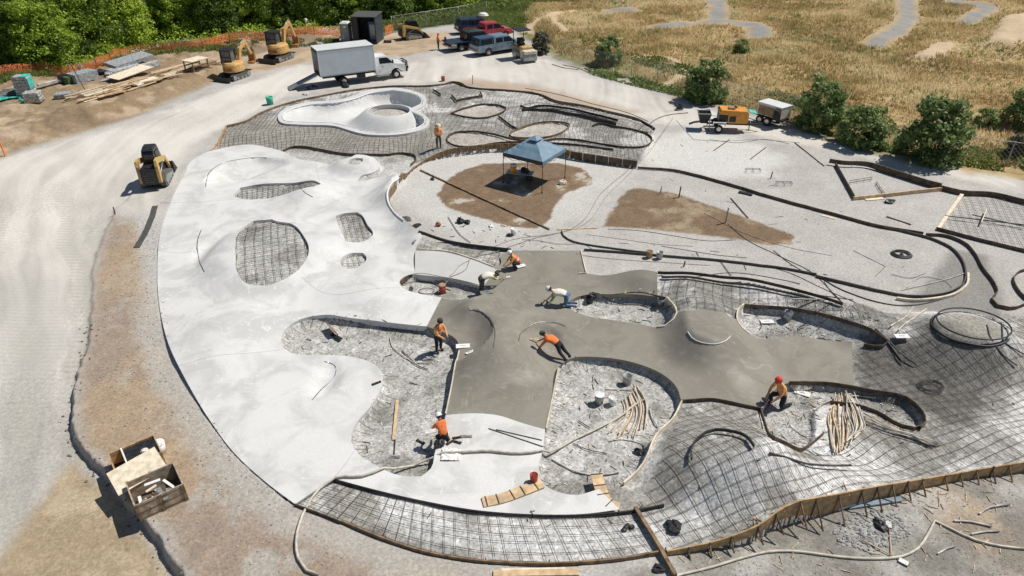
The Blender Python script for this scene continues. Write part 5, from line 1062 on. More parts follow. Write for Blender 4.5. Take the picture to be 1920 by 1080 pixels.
    if flat:
        s_ = MB(); s_.box((-h + 1.0, 0, .95), (2.3, 2.15, .1)); s_.obj('flatbed_deck', 'blue_dark', t, .01)
        s_ = MB(); s_.box((-h + 2.12, 0, 1.4), (.06, 2.0, .9)); s_.obj('headache_rack', 'black', t)
        for s in (-1, 1): s_ = MB(); s_.box((-h + .35, s * .85, .68), (.6, .38, .4)); s_.obj('tool_box', 'chrome', t, .02)
        s_ = MB(); s_.box((-h + 1.0, 0, .75), (2.0, .9, .25)); s_.obj('frame_rails', 'black', t)
        s_ = MB(); s_.cyl((-h + .1, .6, 1.0), (-h + .1, .6, 1.35), .12, .1, 10); s_.obj('water_jug', 'black', t)
    if rack:
        for y in (-.7, .7): s_ = MB(); s_.bar((x0 + .2, y, roof + .08), (x1 - .3, y, roof + .08), .04, .04); s_.obj('roof_rail', 'chrome', t)
    for s, xx in ((-1, -h), (1, h)): s_ = MB(); s_.box((xx + s * .05, 0, .56), (.16, 1.84, .2)); s_.obj('bumper', 'chrome' if not lower else lower, t, .04)
    g = MB(); g.box((h + .0, 0, .86), (.05, 1.0, .26)); g.obj('grille', 'black', t, .01)
    u = MB(); u.box((0, 0, .42), (L - .9, 1.3, .22)); u.obj('chassis', 'black', t)
    for x in (xr, xf):
        for s in (-1, 1): wheel(t, x, s * (W_ / 2 - .12), .39)
    return t
pickup('pickup_truck', 'blue and silver pickup with a canopy over the bed, nearest of the parked cars', 'pickup', G(932,98), yaw((893,106),(958,96)), 'blue_paint', shell='blue_dark', lower='galv').scale = (1.08,) * 3
pickup('flatbed_truck', 'black flatbed pickup with chrome tool boxes behind the orange worker', 'pickup', G(885,90), yaw((845,94),(905,86)), 'blackgloss', L=5.9, flat=True).scale = (1.08,) * 3
pickup('pickup_truck', 'red pickup parked between black vehicles', 'pickup', G(915,72), yaw((885,76),(940,69)), 'red_paint', L=5.5, lower='black').scale = (1.08,) * 3
sv = pickup('parked_suv', 'black car with white cushion on its roof, farthest of the parked cars', 'car', G(893,61), yaw((850,64),(930,58)), 'blue_dark', L=5.2, suv=True, rack=True)
c_ = MB(); cl = sv.location; c_.sph((cl.x + .9, cl.y + .3, cl.z + 2.12), .62, 12, 8, (1, .8, .42)); c_.sph((cl.x + .9, cl.y + .3, cl.z + 2.02), .75, 12, 6, (1, .8, .2)); tag(c_.obj('roof_bundle', 'hardhat'), 'white rounded bundle lying on the roof of the black car', 'bundle')
# box truck
a, b_ = G(646,160), G(744,147); rz = math.atan2(b_.y - a.y, b_.x - a.x); WB = (b_ - a).xy.length; s_y = 1.0
mid = a + Vector((-math.sin(rz), math.cos(rz), 0)) * .95
t = root('box_truck', 'white box truck with open rear and ramp standing behind the clover bowl', 'truck', mid, rz)
bx0, bx1, zb, zt_ = -2.25, WB - 2.15, 1.12, 3.55
m = MB(); m.box(((bx0 + bx1) / 2, 0, zt_ - .03), (bx1 - bx0, 2.44, .06)); m.obj('box_roof', 'white_paint', t, .02)
for s in (-1, 1): m = MB(); m.box(((bx0 + bx1) / 2, s * 1.2, (zb + zt_ - .06) / 2), (bx1 - bx0 - .16, .05, zt_ - .06 - zb - .1)); m.obj('side_panel', 'box_side', t)
for s in (-1, 1):
    for z in (zb + .03, zt_ - .1): m = MB(); m.box(((bx0 + bx1) / 2, s * 1.205, z), (bx1 - bx0, .07, .1)); m.obj('side_rail', 'galv', t)
    for x in (bx0 + .04, bx1 - .04): m = MB(); m.box((x, s * 1.19, (zb + zt_) / 2 - .02), (.09, .09, zt_ - zb - .12)); m.obj('corner_post', 'white_paint', t)
m = MB(); m.box((bx1 - .03, 0, (zb + zt_) / 2 - .02), (.05, 2.3, zt_ - zb - .14)); m.obj('front_panel', 'white_paint', t)
m = MB(); m.box(((bx0 + bx1) / 2, 0, zb), (bx1 - bx0, 2.3, .09)); m.obj('box_floor', 'form_dark', t)
m = MB(); m.box((bx0 + .02, -.98, (zb + zt_) / 2), (.04, .35, 2.1)); m.box((bx0 + .02, 0, zt_ - .25), (.05, 2.2, .3)); m.obj('rear_door_frame', 'black', t)
for i, (x, y, z, sx, sy, sz, mt) in enumerate(((-1.6, .5, .5, .8, .7, 1.0, 'red_plastic'), (-1.7, -.5, .4, .6, .6, .7, 'galv'), (-1.2, 0, .6, .5, 1.6, 1.3, 'black'))): m = MB(); m.box((x, y, zb + .05 + z), (sx, sy, sz)); m.obj('cargo_crate', mt, t, .02)
m = MB()
for y in (-.4, .4): m.box((WB / 2 - .2, y, .85), (WB + 3.4, .1, .24))
m.box((1.8, -.75, .72), (.8, .35, .4)); m.box((2.4, .7, .72), (.9, .5, .4)); m.obj('chassis', 'black', t)
xc = bx1 + .08; xe = WB + 1.0
ca = arch(None, (WB,), .56, .55); pr = [(xc, .62), (xc + .3, .55)] + ca + [(xe, .6), (xe + .04, 1.05), (xe - .1, 1.38), (xe - 1.35, 1.55), (xe - 1.42, 1.5), (xc, 1.5)]
m = MB(); m.prism(pr, -1.0, 1.0, inset=lambda a, z: .06 * max(0, (z - 1.1) / .4)); m.obj('cab_body', 'white_paint', t, .04)
cb = [(xc, 1.48), (xe - 1.0, 1.5), (xe - 1.75, 2.22), (xe - 1.95, 2.28), (xc + .08, 2.28), (xc, 2.2)]
m = MB(); m.prism(cb, -.94, .94, inset=lambda a, z: .14 * max(0, (z - 1.5) / .75)); m.obj('cab_roof', 'white_paint', t, .05)
for s in (-1, 1):
    q = [(xc + .45, 1.6), (xe - 1.25, 1.6), (xe - 1.78, 2.12), (xc + .45, 2.14)]; g = MB(); g.add([(x, s * (.94 - .14 * (z - 1.5) / .75 + d_), z) for d_ in (.014, -.03) for x, z in q], [(0, 1, 2, 3), (7, 6, 5, 4)] + [(k, (k + 1) % 4, 4 + (k + 1) % 4, 4 + k) for k in range(4)]); g.obj('door_window', 'glass_dark', t)
    m = MB(); m.bar((xc + .6, s * 1.012, 1.35), (xc + .8, s * 1.012, 1.35), .03, .04); m.obj('door_handle', 'black', t)
    m = MB(); m.box((xe - 1.35, s * 1.18, 1.75), (.1, .2, .34)); m.obj('mirror', 'black', t, .02)
    m = MB(); m.box((xe - .02, s * .78, 1.12), (.12, .3, .24)); m.obj('headlight', 'chrome', t, .03)
    m = MB(); m.box((xc + .7, s * 1.0, .48), (1.3, .2, .06)); m.obj('step_bar', 'chrome', t)
g = MB(); g.add([(xe - 1.0 - .75 * (z - 1.5) / .72 + d_, y, z) for d_ in (.03, -.02) for y, z in ((-.8, 1.58), (.8, 1.58), (.7, 2.14), (-.7, 2.14))], [(0, 1, 2, 3), (7, 6, 5, 4)] + [(k, (k + 1) % 4, 4 + (k + 1) % 4, 4 + k) for k in range(4)]); g.obj('windshield', 'glass_dark', t)
m = MB(); m.box((xe + .12, 0, .72), (.18, 2.0, .26)); m.obj('bumper', 'black', t, .03)
m = MB()
for z in (.95, 1.25, 1.5): m.tube([(xe + .1, -.85, z - .1), (xe + .3, -.7, z), (xe + .3, .7, z), (xe + .1, .85, z - .1)], .045, 6)
for y in (-.7, -.25, .25, .7): m.cyl((xe + .3, y, .7), (xe + .3, y, 1.5), .04, None, 6)
m.obj('bull_bar', 'black', t); m = MB(); m.box((xe + .04, 0, 1.08), (.06, 1.1, .36)); m.obj('grille', 'black', t)
for s in (-1, 1): wheel(t, 0, s * .86, .42, .5); wheel(t, WB, s * .86, .42, .28)
ra = G(537,169); r0 = t.location + Matrix.Rotation(rz, 3, 'Z') @ Vector((bx0 - .02, 0, zb)); rl = Matrix.Rotation(-rz, 3, 'Z') @ (ra - t.location); m = MB(); m.bar((bx0 - .05, 0, zb), (bx0 - 2.9, .05, .06), .95, .06)
for s in (-1, 1): m.bar((bx0 - .05, s * .47, zb + .05), (bx0 - 2.9, .05 + s * .47, .11), .05, .08)
m.obj('loading_ramp', 'galv', t)
# mini excavators
def trackset(t, L, w_, h, y, x=0, part='track', mt='track_grey'):
    pr = [(x - L / 2 + h * .5, 0), (x + L / 2 - h * .5, 0), (x + L / 2 - h * .12, h * .15), (x + L / 2, h * .5), (x + L / 2 - h * .12, h * .85), (x + L / 2 - h * .5, h), (x - L / 2 + h * .5, h), (x - L / 2 + h * .12, h * .85), (x - L / 2, h * .5), (x - L / 2 + h * .12, h * .15)]
    m = MB(); m.prism(pr, y - w_ / 2, y + w_ / 2)
    k = int(L / .13)
    for i in range(k): m.box((x - L / 2 + h * .4 + (L - h * .8) * (i + .5) / k, y, h + .012), (.05, w_ + .01, .03))
    o = m.obj(part, mt, t)
    m = MB(); s = 1 if y > 0 else -1
    for xx in (x - L / 2 + h * .5, x + L / 2 - h * .5): m.cyl((xx, y - s * w_ * .4, h * .5), (xx, y + s * (w_ / 2 + .02), h * .5), h * .38, None, 12)
    for i in range(3): xx = x - L * .22 + L * .22 * i; m.cyl((xx, y - s * w_ * .4, h * .28), (xx, y + s * (w_ / 2 + .02), h * .28), h * .2, None, 10)
    m.obj('roller_wheels', 'galv', o)
def excavator(label, loc, rz, swing, boomb, S=1.0):
    t = root('mini_excavator', label, 'excavator', loc, rz, 'mini excavators by the lumber')
    trackset(t, 2.3, .38, .52, .68); trackset(t, 2.3, .38, .52, -.68)
    m = MB(); m.box((0, 0, .36), (1.3, 1.1, .24)); m.cyl((0, 0, .4), (0, 0, .66), .42, None, 16); m.obj('undercarriage', 'black', t)
    m = MB(); m.bar((-1.0, .4, .3), (-1.62, .4, .2), .1, .12); m.bar((-1.0, -.4, .3), (-1.62, -.4, .2), .1, .12); m.box((-1.7, 0, .22), (.1, 1.85, .42)); m.obj('dozer_blade', 'black', t, .02)
    Rm = Matrix.Rotation(swing, 3, 'Z')
    def R_(b): b.v = [tuple(Rm @ Vector(v)) for v in b.v]; return b
    m = MB(); n = 20; pts = []
    for i in range(n):
        a = math.pi / 2 + math.pi * i / (n - 1); pts.append((math.cos(a) * .98, math.sin(a) * .86))
    pts += [(.55, -.86), (.72, -.6), (.72, .6), (.55, .86)]
    m.add([(x, y, .68) for x, y in pts] + [(x * .99, y * .99, 1.28) for x, y in pts] + [(x * .88, y * .86, 1.46) for x, y in pts], [tuple(reversed(range(len(pts)))), tuple(range(2 * len(pts), 3 * len(pts)))] + [(j * len(pts) + i, j * len(pts) + (i + 1) % len(pts), (j + 1) * len(pts) + (i + 1) % len(pts), (j + 1) * len(pts) + i) for j in range(2) for i in range(len(pts))])
    R_(m).obj('engine_house', 'cat_yellow', t, .02)
    m = MB(); m.box((-.985, 0, .95), (.03, .9, .28)); R_(m).obj('vent_grille', 'amber', t)
    m = MB()
    for x, y in ((-.32, .82), (-.32, -.12), (.66, .82), (.66, -.12)): m.bar((x, y, 1.3), (x * .92, y * .98, 2.42), .08, .08)
    for z in (1.42, 1.85): m.bar((-.32, .82, z), (-.32, -.12, z), .05, .05)
    m.bar((-.32, .82, 1.5), (.66, .82, 1.5), .05, .05); m.bar((.66, .82, 1.4), (.66, -.12, 1.4), .05, .05); m.bar((-.32, -.12, 1.4), (.66, -.12, 1.4), .05, .05); R_(m).obj('cab_frame', 'black', t)
    m = MB(); m.box((.16, .35, 2.46), (1.14, 1.06, .1)); R_(m).obj('cab_roof', 'black', t, .03)
    m = MB(); m.box((.16, .35, 1.92), (.86, .84, .92)); R_(m).obj('cab_glass', 'cab_glass', t)
    m = MB(); m.box((.0, .35, 1.6), (.4, .45, .35)); m.box((-.18, .35, 1.85), (.12, .45, .5)); R_(m).obj('seat', 'black', t, .03)
    bz = boomb
    P0 = Vector((.78, -.22, .95)); P1 = Vector((1.35, -.22, 2.3 + bz)); P2 = Vector((2.6, -.22, 2.7 + bz)); P3 = Vector((3.35, -.22, 1.3)); P4 = Vector((2.7, -.22, .75))
    m = MB(); m.bar(P0, P1, .24, .34); m.bar(P1, P2, .24, .32); m.cyl(P1 + Vector((0, -.1, 0)), P1 + Vector((0, .1, 0)), .16, None, 10); R_(m).obj('boom', 'cat_yellow', t, .02)
    m = MB(); m.bar(P2 + Vector((-.12, 0, .1)), P3, .16, .22); R_(m).obj('dipper_arm', 'cat_yellow', t, .02)
    m = MB(); m.cyl(P0 + Vector((.2, .0, .15)), P1 + Vector((.3, 0, .1)), .055, .04, 8); m.cyl(P1 + Vector((.1, 0, .26)), P2 + Vector((-.05, 0, .26)), .055, .04, 8); m.cyl(P2 + Vector((.2, 0, -.1)), P3 + Vector((.22, 0, .1)), .05, .035, 8); R_(m).obj('hydraulic_rams', 'galv', t)
    m = MB(); m.prism([(P3.x - .12, 1.45), (P3.x + .14, 1.4), (P3.x + .2, 1.0), (P3.x + .0, .62), (P3.x - .42, .55), (P3.x - .5, .72), (P3.x - .15, .85)], -.52, .08); R_(m).obj('bucket', 'amber', t, .01)
    return t
excavator('mini excavator with black cab next to the wooden platform, left one of the two', G(441,146), yaw((420,154),(462,139)), .25, .0).scale = (1.1,) * 3
excavator('mini excavator right of the other, its blade close to the other bucket', G(524,112), yaw((500,122),(545,106)), .2, .15).scale = (1.18,) * 3
def loader(label, loc, rz, detail=True, up=0):
    t = root('track_loader', label, 'loader', loc, rz)
    for s in (-1, 1):
        m = MB(); y = s * .72; pr = [(-.95, .06), (-.75, 0), (.85, 0), (1.05, .12), (1.12, .3), (.95, .45), (-.45, .82), (-.7, .80), (-1.15, .42), (-1.15, .22)]; m.prism(pr, y - .2, y + .2); o = m.obj('track', 'track_grey', t)
        m = MB(); m.prism([(-.8, .16), (.85, .16), (.85, .3), (-.5, .6), (-.9, .38)], s * .9, s * .945); [m.cyl((x, s * .9, .2), (x, s * .96, .2), .13, None, 10) for x in (-.7, -.2, .3, .8)]; m.obj('track_frame', 'galv', o)
    m = MB(); m.prism([(-1.35, .35), (1.0, .3), (1.05, .62), (.7, .95), (-.4, 1.28), (-1.3, 1.3)], -.5, .5); m.obj('body', 'black', t, .03)
    m = MB(); m.box((-1.4, 0, .82), (.1, 1.12, .92)); m.obj('engine_door', 'black', t, .05)
    m = MB()
    for i in range(5): m.box((-1.458, 0, .55 + i * .12), (.02, .8, .03))
    m.obj('door_louvres', 'track_grey', t)
    m = MB(); m.prism([(-.62, 1.22), (.75, .95), (.88, 1.25), (.62, 2.0), (-.45, 2.05), (-.62, 1.8)], -.46, .46, inset=lambda a, z: .06 * max(0, (z - 1.2)) ); m.obj('cab', 'blackgloss', t, .05)
    m = MB(); m.prism([(-.55, 2.0), (-.2, 2.12), (.4, 2.12), (.66, 2.02)], -.38, .38); m.obj('cab_roof', 'black', t, .03)
    for s in (-1, 1):
        m = MB(); m.prism([(-.35, 1.45), (.45, 1.3), (.5, 1.85), (-.3, 1.88)], s * .445, s * .468); m.obj('side_window', 'glass_dark', t)
        m = MB(); y = s * .66
        m.prism([(-1.45, .45), (-1.2, .42), (-1.02, 1.2), (-1.1, 1.62), (-1.42, 1.62)], y - .1, y + .1); m.obj('arm_tower', 'loader_tan' if s < 0 else 'brown_panel', t, .02)
        m = MB(); m.prism([(-1.5, 1.42), (-1.4, 1.72), (-.9, 1.74), (.75, 1.3), (1.2, .78), (1.5, .42), (1.34, .3), (1.05, .68), (.62, 1.08), (-.95, 1.42)], y - .085, y + .085); m.obj('lift_arm', 'loader_tan', t, .02)
        m = MB(); m.cyl((-1.05, y, .75), (.2, y, 1.18), .05, .035, 8); m.obj('lift_cylinder', 'galv', t)
    m = MB(); m.prism([(1.3, .05), (2.1, .04), (2.12, .1), (1.5, .16), (1.42, .72), (1.3, .72)], -.95, .95)
    for s in (-1, 1): m.prism([(1.32, .06), (2.05, .06), (1.45, .7)], s * .93, s * .96)
    m.obj('bucket', 'black', t, .01)
    return t
loader('black and tan compact track loader on the pale road at left', G(297,341), R(103)).scale = (1.1, .88, 1.2)
loader('compact track loader with tan arms beside the dark shelter', G(772,72), yaw((750,76),(795,70)))
# drum roller
t = root('drum_roller', 'tan drum roller with black canopy parked at the right end of the cars', 'road roller', G(983,112), yaw((972,104),(996,117))); t.scale = (1.22,) * 3
m = MB(); m.cyl((.95, -.62, .46), (.95, .62, .46), .46, None, 24); m.obj('front_drum', 'galv', t); m = MB(); m.cyl((-.95, -.6, .44), (-.95, .6, .44), .44, None, 24); m.obj('rear_drum', 'steel', t)
m = MB(); m.box((.95, 0, .9), (1.0, 1.2, .25)); m.bar((.95, .66, .46), (.95, .66, .95), .3, .06); m.bar((.95, -.66, .46), (.95, -.66, .95), .3, .06); m.obj('drum_yoke', 'beige', t, .04)
m = MB(); m.box((.3, 0, .98), (.8, .95, .5)); m.obj('engine_hood', 'loader_tan', t, .06); m = MB(); m.box((-.85, 0, .95), (1.2, 1.1, .3)); m.obj('rear_frame', 'brown_panel', t, .03)
m = MB(); m.box((-.75, 0, 1.25), (.5, .6, .2)); m.box((-.98, 0, 1.5), (.12, .6, .5)); m.obj('seat', 'black', t, .04)
m = MB(); m.cyl((-.15, 0, 1.2), (-.3, 0, 1.6), .03, None, 6); m.cyl((-.3, 0, 1.6), (-.33, 0, 1.63), .2, None, 12); m.obj('steering_wheel', 'black', t)
m = MB(); [m.bar((x, y, 1.1), (x, y, 2.45), .06, .06) for x, y in ((-1.3, .5), (-1.3, -.5))]; m.box((-.7, 0, 2.5), (1.5, 1.25, .08)); m.obj('canopy', 'black', t, .02)
# concrete pump trailer
pz = yaw((1318,240),(1400,243)); t = root('concrete_pump', 'orange trailer mounted concrete pump with black hopper at the right edge of the yard', 'trailer', G(1362,243), pz)
m = MB(); m.prism([(-.15, .75), (1.35, .75), (1.45, .95), (1.42, 1.55), (1.3, 1.72), (-.75, 1.78), (-.85, 1.6), (-.85, 1.45), (-.15, 1.42)], -.72, .72, inset=lambda a, z: .08 * max(0, (z - 1.5) / .3)); m.obj('engine_cover', 'pump_orange', t, .05)
m = MB(); m.box((-.45, 0, 1.1), (.75, 1.2, .6)); m.box((.2, -.74, 1.1), (.5, .06, .45)); m.obj('engine_block', 'black', t, .03)
m = MB(); m.box((.1, .4, .62), (3.6, .1, .14)); m.box((.1, -.4, .62), (3.6, .1, .14)); m.bar((1.9, .4, .62), (2.75, 0, .6), .08, .1); m.bar((1.9, -.4, .62), (2.75, 0, .6), .08, .1); m.obj('frame', 'black', t)
m = MB(); m.add([(-2.45, -.6, 1.35), (-1.45, -.6, 1.35), (-1.45, .6, 1.35), (-2.45, .6, 1.35), (-2.2, -.3, .55), (-1.65, -.3, .55), (-1.65, .3, .55), (-2.2, .3, .55), (-2.38, -.53, 1.34), (-1.52, -.53, 1.34), (-1.52, .53, 1.34), (-2.38, .53, 1.34), (-2.1, -.2, .8), (-1.7, -.2, .8), (-1.7, .2, .8), (-2.1, .2, .8)], [(0, 1, 5, 4), (1, 2, 6, 5), (2, 3, 7, 6), (3, 0, 4, 7), (7, 6, 5, 4), (0, 8, 9, 1), (1, 9, 10, 2), (2, 10, 11, 3), (3, 11, 8, 0), (8, 12, 13, 9), (9, 13, 14, 10), (10, 14, 15, 11), (11, 15, 12, 8), (12, 15, 14, 13)]); m.obj('hopper', 'black', t)
m = MB(); m.tube([(-2.45, -.6, 1.4), (-1.45, -.6, 1.4), (-1.45, .6, 1.4), (-2.45, .6, 1.4), (-2.45, -.6, 1.4)], .04, 6); m.obj('hopper_rail', 'galv', t)
for s in (-1, 1):
    m = MB(); m.box((-.8, s * .9, .86), (.95, .3, .05)); m.box((-1.27, s * .9, .74), (.05, .3, .26)); m.box((-.33, s * .9, .74), (.05, .3, .26)); m.obj('mudguard', 'white_paint', t)
    wheel(t, -.8, s * .9, .33, .22)
    m = MB(); m.cyl((-1.5, s * .55, .02), (-1.5, s * .55, 1.0), .045, None, 8); m.box((-1.5, s * .55, .03), (.22, .22, .04)); m.obj('support_leg', 'galv', t)
m = MB(); m.cyl((1.75, 0, .02), (1.75, 0, .8), .05, None, 8); m.box((1.75, 0, .03), (.25, .25, .04)); m.obj('jack', 'galv', t)
m = MB(); m.cyl((.5, .2, 1.74), (.5, .2, 1.95), .12, None, 10); m.box((.1, -.1, 1.83), (.5, .5, .08)); m.obj('exhaust', 'brown_panel', t)
m = MB(); m.bar((1.5, 0, 1.6), (2.1, 0, 1.5), .9, .05); m.obj('open_lid', 'teal', t)
m = MB(); m.tube([(-2.2, 0, .6), (-2.6, .1, .5), (-3.0, .2, .3)], .09, 8); m.obj('outlet_pipe', 'steel', t)
# pale generator trailer
t = root('generator_trailer', 'pale box shaped equipment trailer behind the orange concrete pump', 'trailer', G(1446,232), yaw((1420,224),(1470,240)))
m = MB(); m.box((0, 0, 1.2), (2.3, 1.35, .95)); m.obj('housing', 'beige', t, .05); m = MB(); m.box((0, 0, 1.7), (2.36, 1.42, .06)); m.obj('lid', 'white_paint', t, .02)
m = MB(); m.box((-.2, -.69, 1.15), (1.6, .03, .7)); m.obj('side_door', 'brown_panel', t); m = MB(); m.box((0, 0, .6), (2.5, 1.0, .16)); m.bar((1.2, 0, .6), (2.3, 0, .5), .12, .12); m.bar((-1.2, 0, .6), (-2.2, 0, .5), .12, .12); m.obj('frame', 'black', t)
for s in (-1, 1): wheel(t, .1, s * .78, .36, .22); wheel(t, -.62, s * .78, .36, .22)
m = MB(); m.cyl((.9, -.8, .75), (.9, -.8, 1.55), .3, None, 14); m.obj('spare_tyre', 'rubber', t)
# plate compactor
def compactor(px, label):
    t = root('plate_compactor', label, 'compactor', G(*px), .3)
    m = MB(); m.box((0, 0, .08), (.6, .45, .06)); m.box((.28, 0, .14), (.08, .45, .12)); m.obj('base_plate', 'steel', t); m = MB(); m.box((0, 0, .3), (.4, .36, .3)); m.cyl((.05, 0, .4), (.05, 0, .58), .12, None, 10); m.obj('engine', 'black', t, .03)
    m = MB(); m.tube([(-.2, .16, .2), (-.6, .16, .95), (-.66, 0, 1.02), (-.6, -.16, .95), (-.2, -.16, .2)], .02, 6); m.obj('handle', 'black', t)
compactor((1273,206), 'black plate compactor standing left of the concrete pump')
# ------------------------------------------------------------------ tent
cnr = [G(1016,362), G(933,340), G(971,318), G(1052,324)]; ctr = sum((c for c in cnr), Vector()) / 4; c0 = G(1016,362)
ax = (G(933,340) - c0); tz = math.atan2(ax.y, ax.x)
t = root('canopy_tent', 'blue pop up canopy tent standing on the bare earth island', 'tent', c0, tz); S = 3.05
# local: x along the front-left side, y away from camera
sy = -1
m = MB(); n = 8; hr, hp = 2.15, 2.98
def roofz(u, v): d = max(abs(u - .5), abs(v - .5)) * 2; k = 1 - d; return hr + (hp - hr) * (k ** .85 if k > 0 else 0) - .05 * math.sin(min(1, k * 2) * math.pi)
g = 12; vs = [(i / g * S, sy * j / g * S, roofz(i / g, j / g)) for j in range(g + 1) for i in range(g + 1)]
m.add(vs, [(j * (g + 1) + i, j * (g + 1) + i + 1, (j + 1) * (g + 1) + i + 1, (j + 1) * (g + 1) + i) for j in range(g) for i in range(g)]); m.add([(x, y, z - .015) for x, y, z in vs], [(j * (g + 1) + i, (j + 1) * (g + 1) + i, (j + 1) * (g + 1) + i + 1, j * (g + 1) + i + 1) for j in range(g) for i in range(g)]); m.obj('roof_cloth', 'tent_blue', t)
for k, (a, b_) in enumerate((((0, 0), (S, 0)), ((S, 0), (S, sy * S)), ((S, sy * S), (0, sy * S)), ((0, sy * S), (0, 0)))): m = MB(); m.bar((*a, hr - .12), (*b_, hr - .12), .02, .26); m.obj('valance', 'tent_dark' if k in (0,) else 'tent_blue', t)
m = MB(); q = .38; m.add([(S / 2 - q, sy * S / 2 - q, hp - .02), (S / 2 + q, sy * S / 2 - q, hp - .02), (S / 2 + q, sy * S / 2 + q, hp - .02), (S / 2 - q, sy * S / 2 + q, hp - .02), (S / 2, sy * S / 2, hp + .2)], [(0, 1, 4), (1, 2, 4), (2, 3, 4), (3, 0, 4), (3, 2, 1, 0)]); m.obj('vent_cap', 'tent_blue', t)
for x, y in ((0, 0), (S, 0), (S, sy * S), (0, sy * S)): m = MB(); m.bar((x, y, 0), (x, y, hr), .035, .035); m.box((x, y, .02), (.12, .12, .03)); m.obj('leg', 'black', t)
m = MB()
for a, b_ in (((0, 0), (S, 0)), ((S, 0), (S, sy * S)), ((S, sy * S), (0, sy * S)), ((0, sy * S), (0, 0))):
    a, b_ = Vector(a), Vector(b_)
    for i in range(4): p, q_ = a.lerp(b_, i / 4), a.lerp(b_, (i + 1) / 4); z1, z2 = (hr - .1, hr - .4) if i % 2 == 0 else (hr - .4, hr - .1); m.bar((*p, z1), (*q_, z2), .02, .02); m.bar((*p, z2), (*q_, z1), .02, .02)
m.obj('scissor_frame', 'black', t)
# things under the tent
t = root('folding_table', 'grey folding table under the blue tent', 'table', G(975,342), -.25); m = MB(); m.box((0, 0, .73), (1.8, .75, .05)); m.obj('table_top', 'galv', t, .01)
for x in (-.75, .75):
    for y in (-.3, .3): m = MB(); m.cyl((x, y, 0), (x, y, .71), .018, None, 6); m.obj('leg', 'black', t)
def cooler(loc, label, col, s=1.0):
    t = root('drink_cooler', label, 'cooler', loc, 0); m = MB(); m.cyl((0, 0, 0), (0, 0, .48 * s), .19 * s, .21 * s, 14); m.obj('tank', col, t); m = MB(); m.cyl((0, 0, .48 * s), (0, 0, .56 * s), .22 * s, .2 * s, 14); m.obj('lid', 'hardhat' if col != 'red_plastic' else 'brown_panel', t); m = MB(); m.bar((.2 * s, 0, .08), (.27 * s, 0, .08), .04, .04); m.obj('tap', 'hardhat', t)
tb = G(975,342); cooler(tb + Vector((-.45, -.1, .757)), 'orange drink cooler on the folding table under the tent', 'pump_orange', 1.05)
def bag(px, label, name, mt, r=.22, sc=(1.3, .9, .7), z=0, loc=None, cat='bag'):
    m = MB(); [m.sph((random.uniform(-.45, .45) * r * sc[0], random.uniform(-.45, .45) * r * sc[1], r * sc[2] * random.uniform(.3, .65)), r * random.uniform(.4, .62), 7, 5, (sc[0], sc[1], sc[2]), None, .5) for _ in range(6)]; m.tube([(-r * .5, 0, r * sc[2] * .9), (0, 0, r * sc[2] * 1.4), (r * .5, 0, r * sc[2] * .9)], .02, 5)
    o = m.obj(name, mt); o.location = loc if loc else G(*px) + Vector((0, 0, z)); o.rotation_euler = (0, 0, random.uniform(0, 3)); return tag(o, label, cat)
bag(None, 'black bag on the folding table under the tent', 'tool_bag', 'black', .3, (1.3, .8, .9), loc=tb + Vector((.35, .05, .757)))
bag((992,338), 'dark backpack standing behind the table under the tent', 'backpack', 'tent_dark', .34, (1, .8, 1.3))
bag((953,344), 'blue jug on the ground under the tent', 'water_jug', 'blue_plastic', .16, (1, 1, 1.4), cat='jug')
cooler(G(830,549), 'red brown drink cooler standing in the narrow pit near the light grey panel', 'red_plastic', .9)
def bucket(loc, label, mt='hardhat', lid=False, s=1.0, group=None):
    t = root('bucket', label, 'bucket', loc, random.uniform(0, 6), group); r0, r1, h = .14 * s, .165 * s, .38 * s; n = 18; m = MB()
    rg = [(r0, 0), (r1, h), (r1 - .008, h), (r0 - .008, .012)]; vs = [(math.cos(i * 2 * math.pi / n) * a, math.sin(i * 2 * math.pi / n) * a, z) for a, z in rg for i in range(n)]
    m.add(vs, [(j * n + i, j * n + (i + 1) % n, (j + 1) * n + (i + 1) % n, (j + 1) * n + i) for j in range(3) for i in range(n)] + [tuple(reversed(range(n))), tuple(range(3 * n, 4 * n))], None, True); m.obj('pail', mt, t)
    m = MB(); m.tube([(r1, 0, h * .9), (r1 * .8, .06, h * 1.12), (0, .1, h * 1.2), (-r1 * .8, .06, h * 1.12), (-r1, 0, h * .9)], .006, 4); m.obj('handle', 'steel', t)
    if lid: m = MB(); m.cyl((0, 0, h), (0, 0, h + .02), r1 + .01, None, n); m.obj('lid', 'hardhat', t)
    return t
bucket(G(303,848), 'white bucket with closed lid beside the wooden boxes', 'hardhat', True, 1.25); bucket(G(1123,756), 'white bucket with closed lid left of the fanned strips', 'galv', True, 1.2); bucket(G(1148,758), 'tipped looking white bucket touching the fanned strips', 'hardhat', False, 1.0)
bucket(G(1175,720), 'grey bucket behind the fanned strips', 'galv', False, 1.2); bucket(G(1475,600), 'white bucket holding tools in the pit next to the curved bank', 'galv', False, 1.25); bucket(G(1001,903), 'red bucket full of tools on the white slab by the ribbed template', 'red_plastic', False, .9); bucket(G(1217,483), 'brown bucket on the gravel strip right of the fresh slab', 'brown_panel', False, 1.1); bucket(G(1236,485), 'grey bucket beside the brown one on the gravel strip', 'galv', False, 1.1); bucket(G(963,440), 'white bucket among the tools below the bare earth island', 'hardhat', False, 1.1); bucket(G(507,196), 'green bucket at the back left edge of the rebar', 'green_bin', False, 1.9); bucket(G(831,152), 'small red container on the back form board', 'red_plastic', False, 1.2); bucket(G(1238,573), 'pale bucket at the right end of the narrow gravel pit', 'galv', False, 1.1); bucket(G(1105,568), 'dark bucket with a rag in the narrow gravel pit', 'black', False, 1.0)
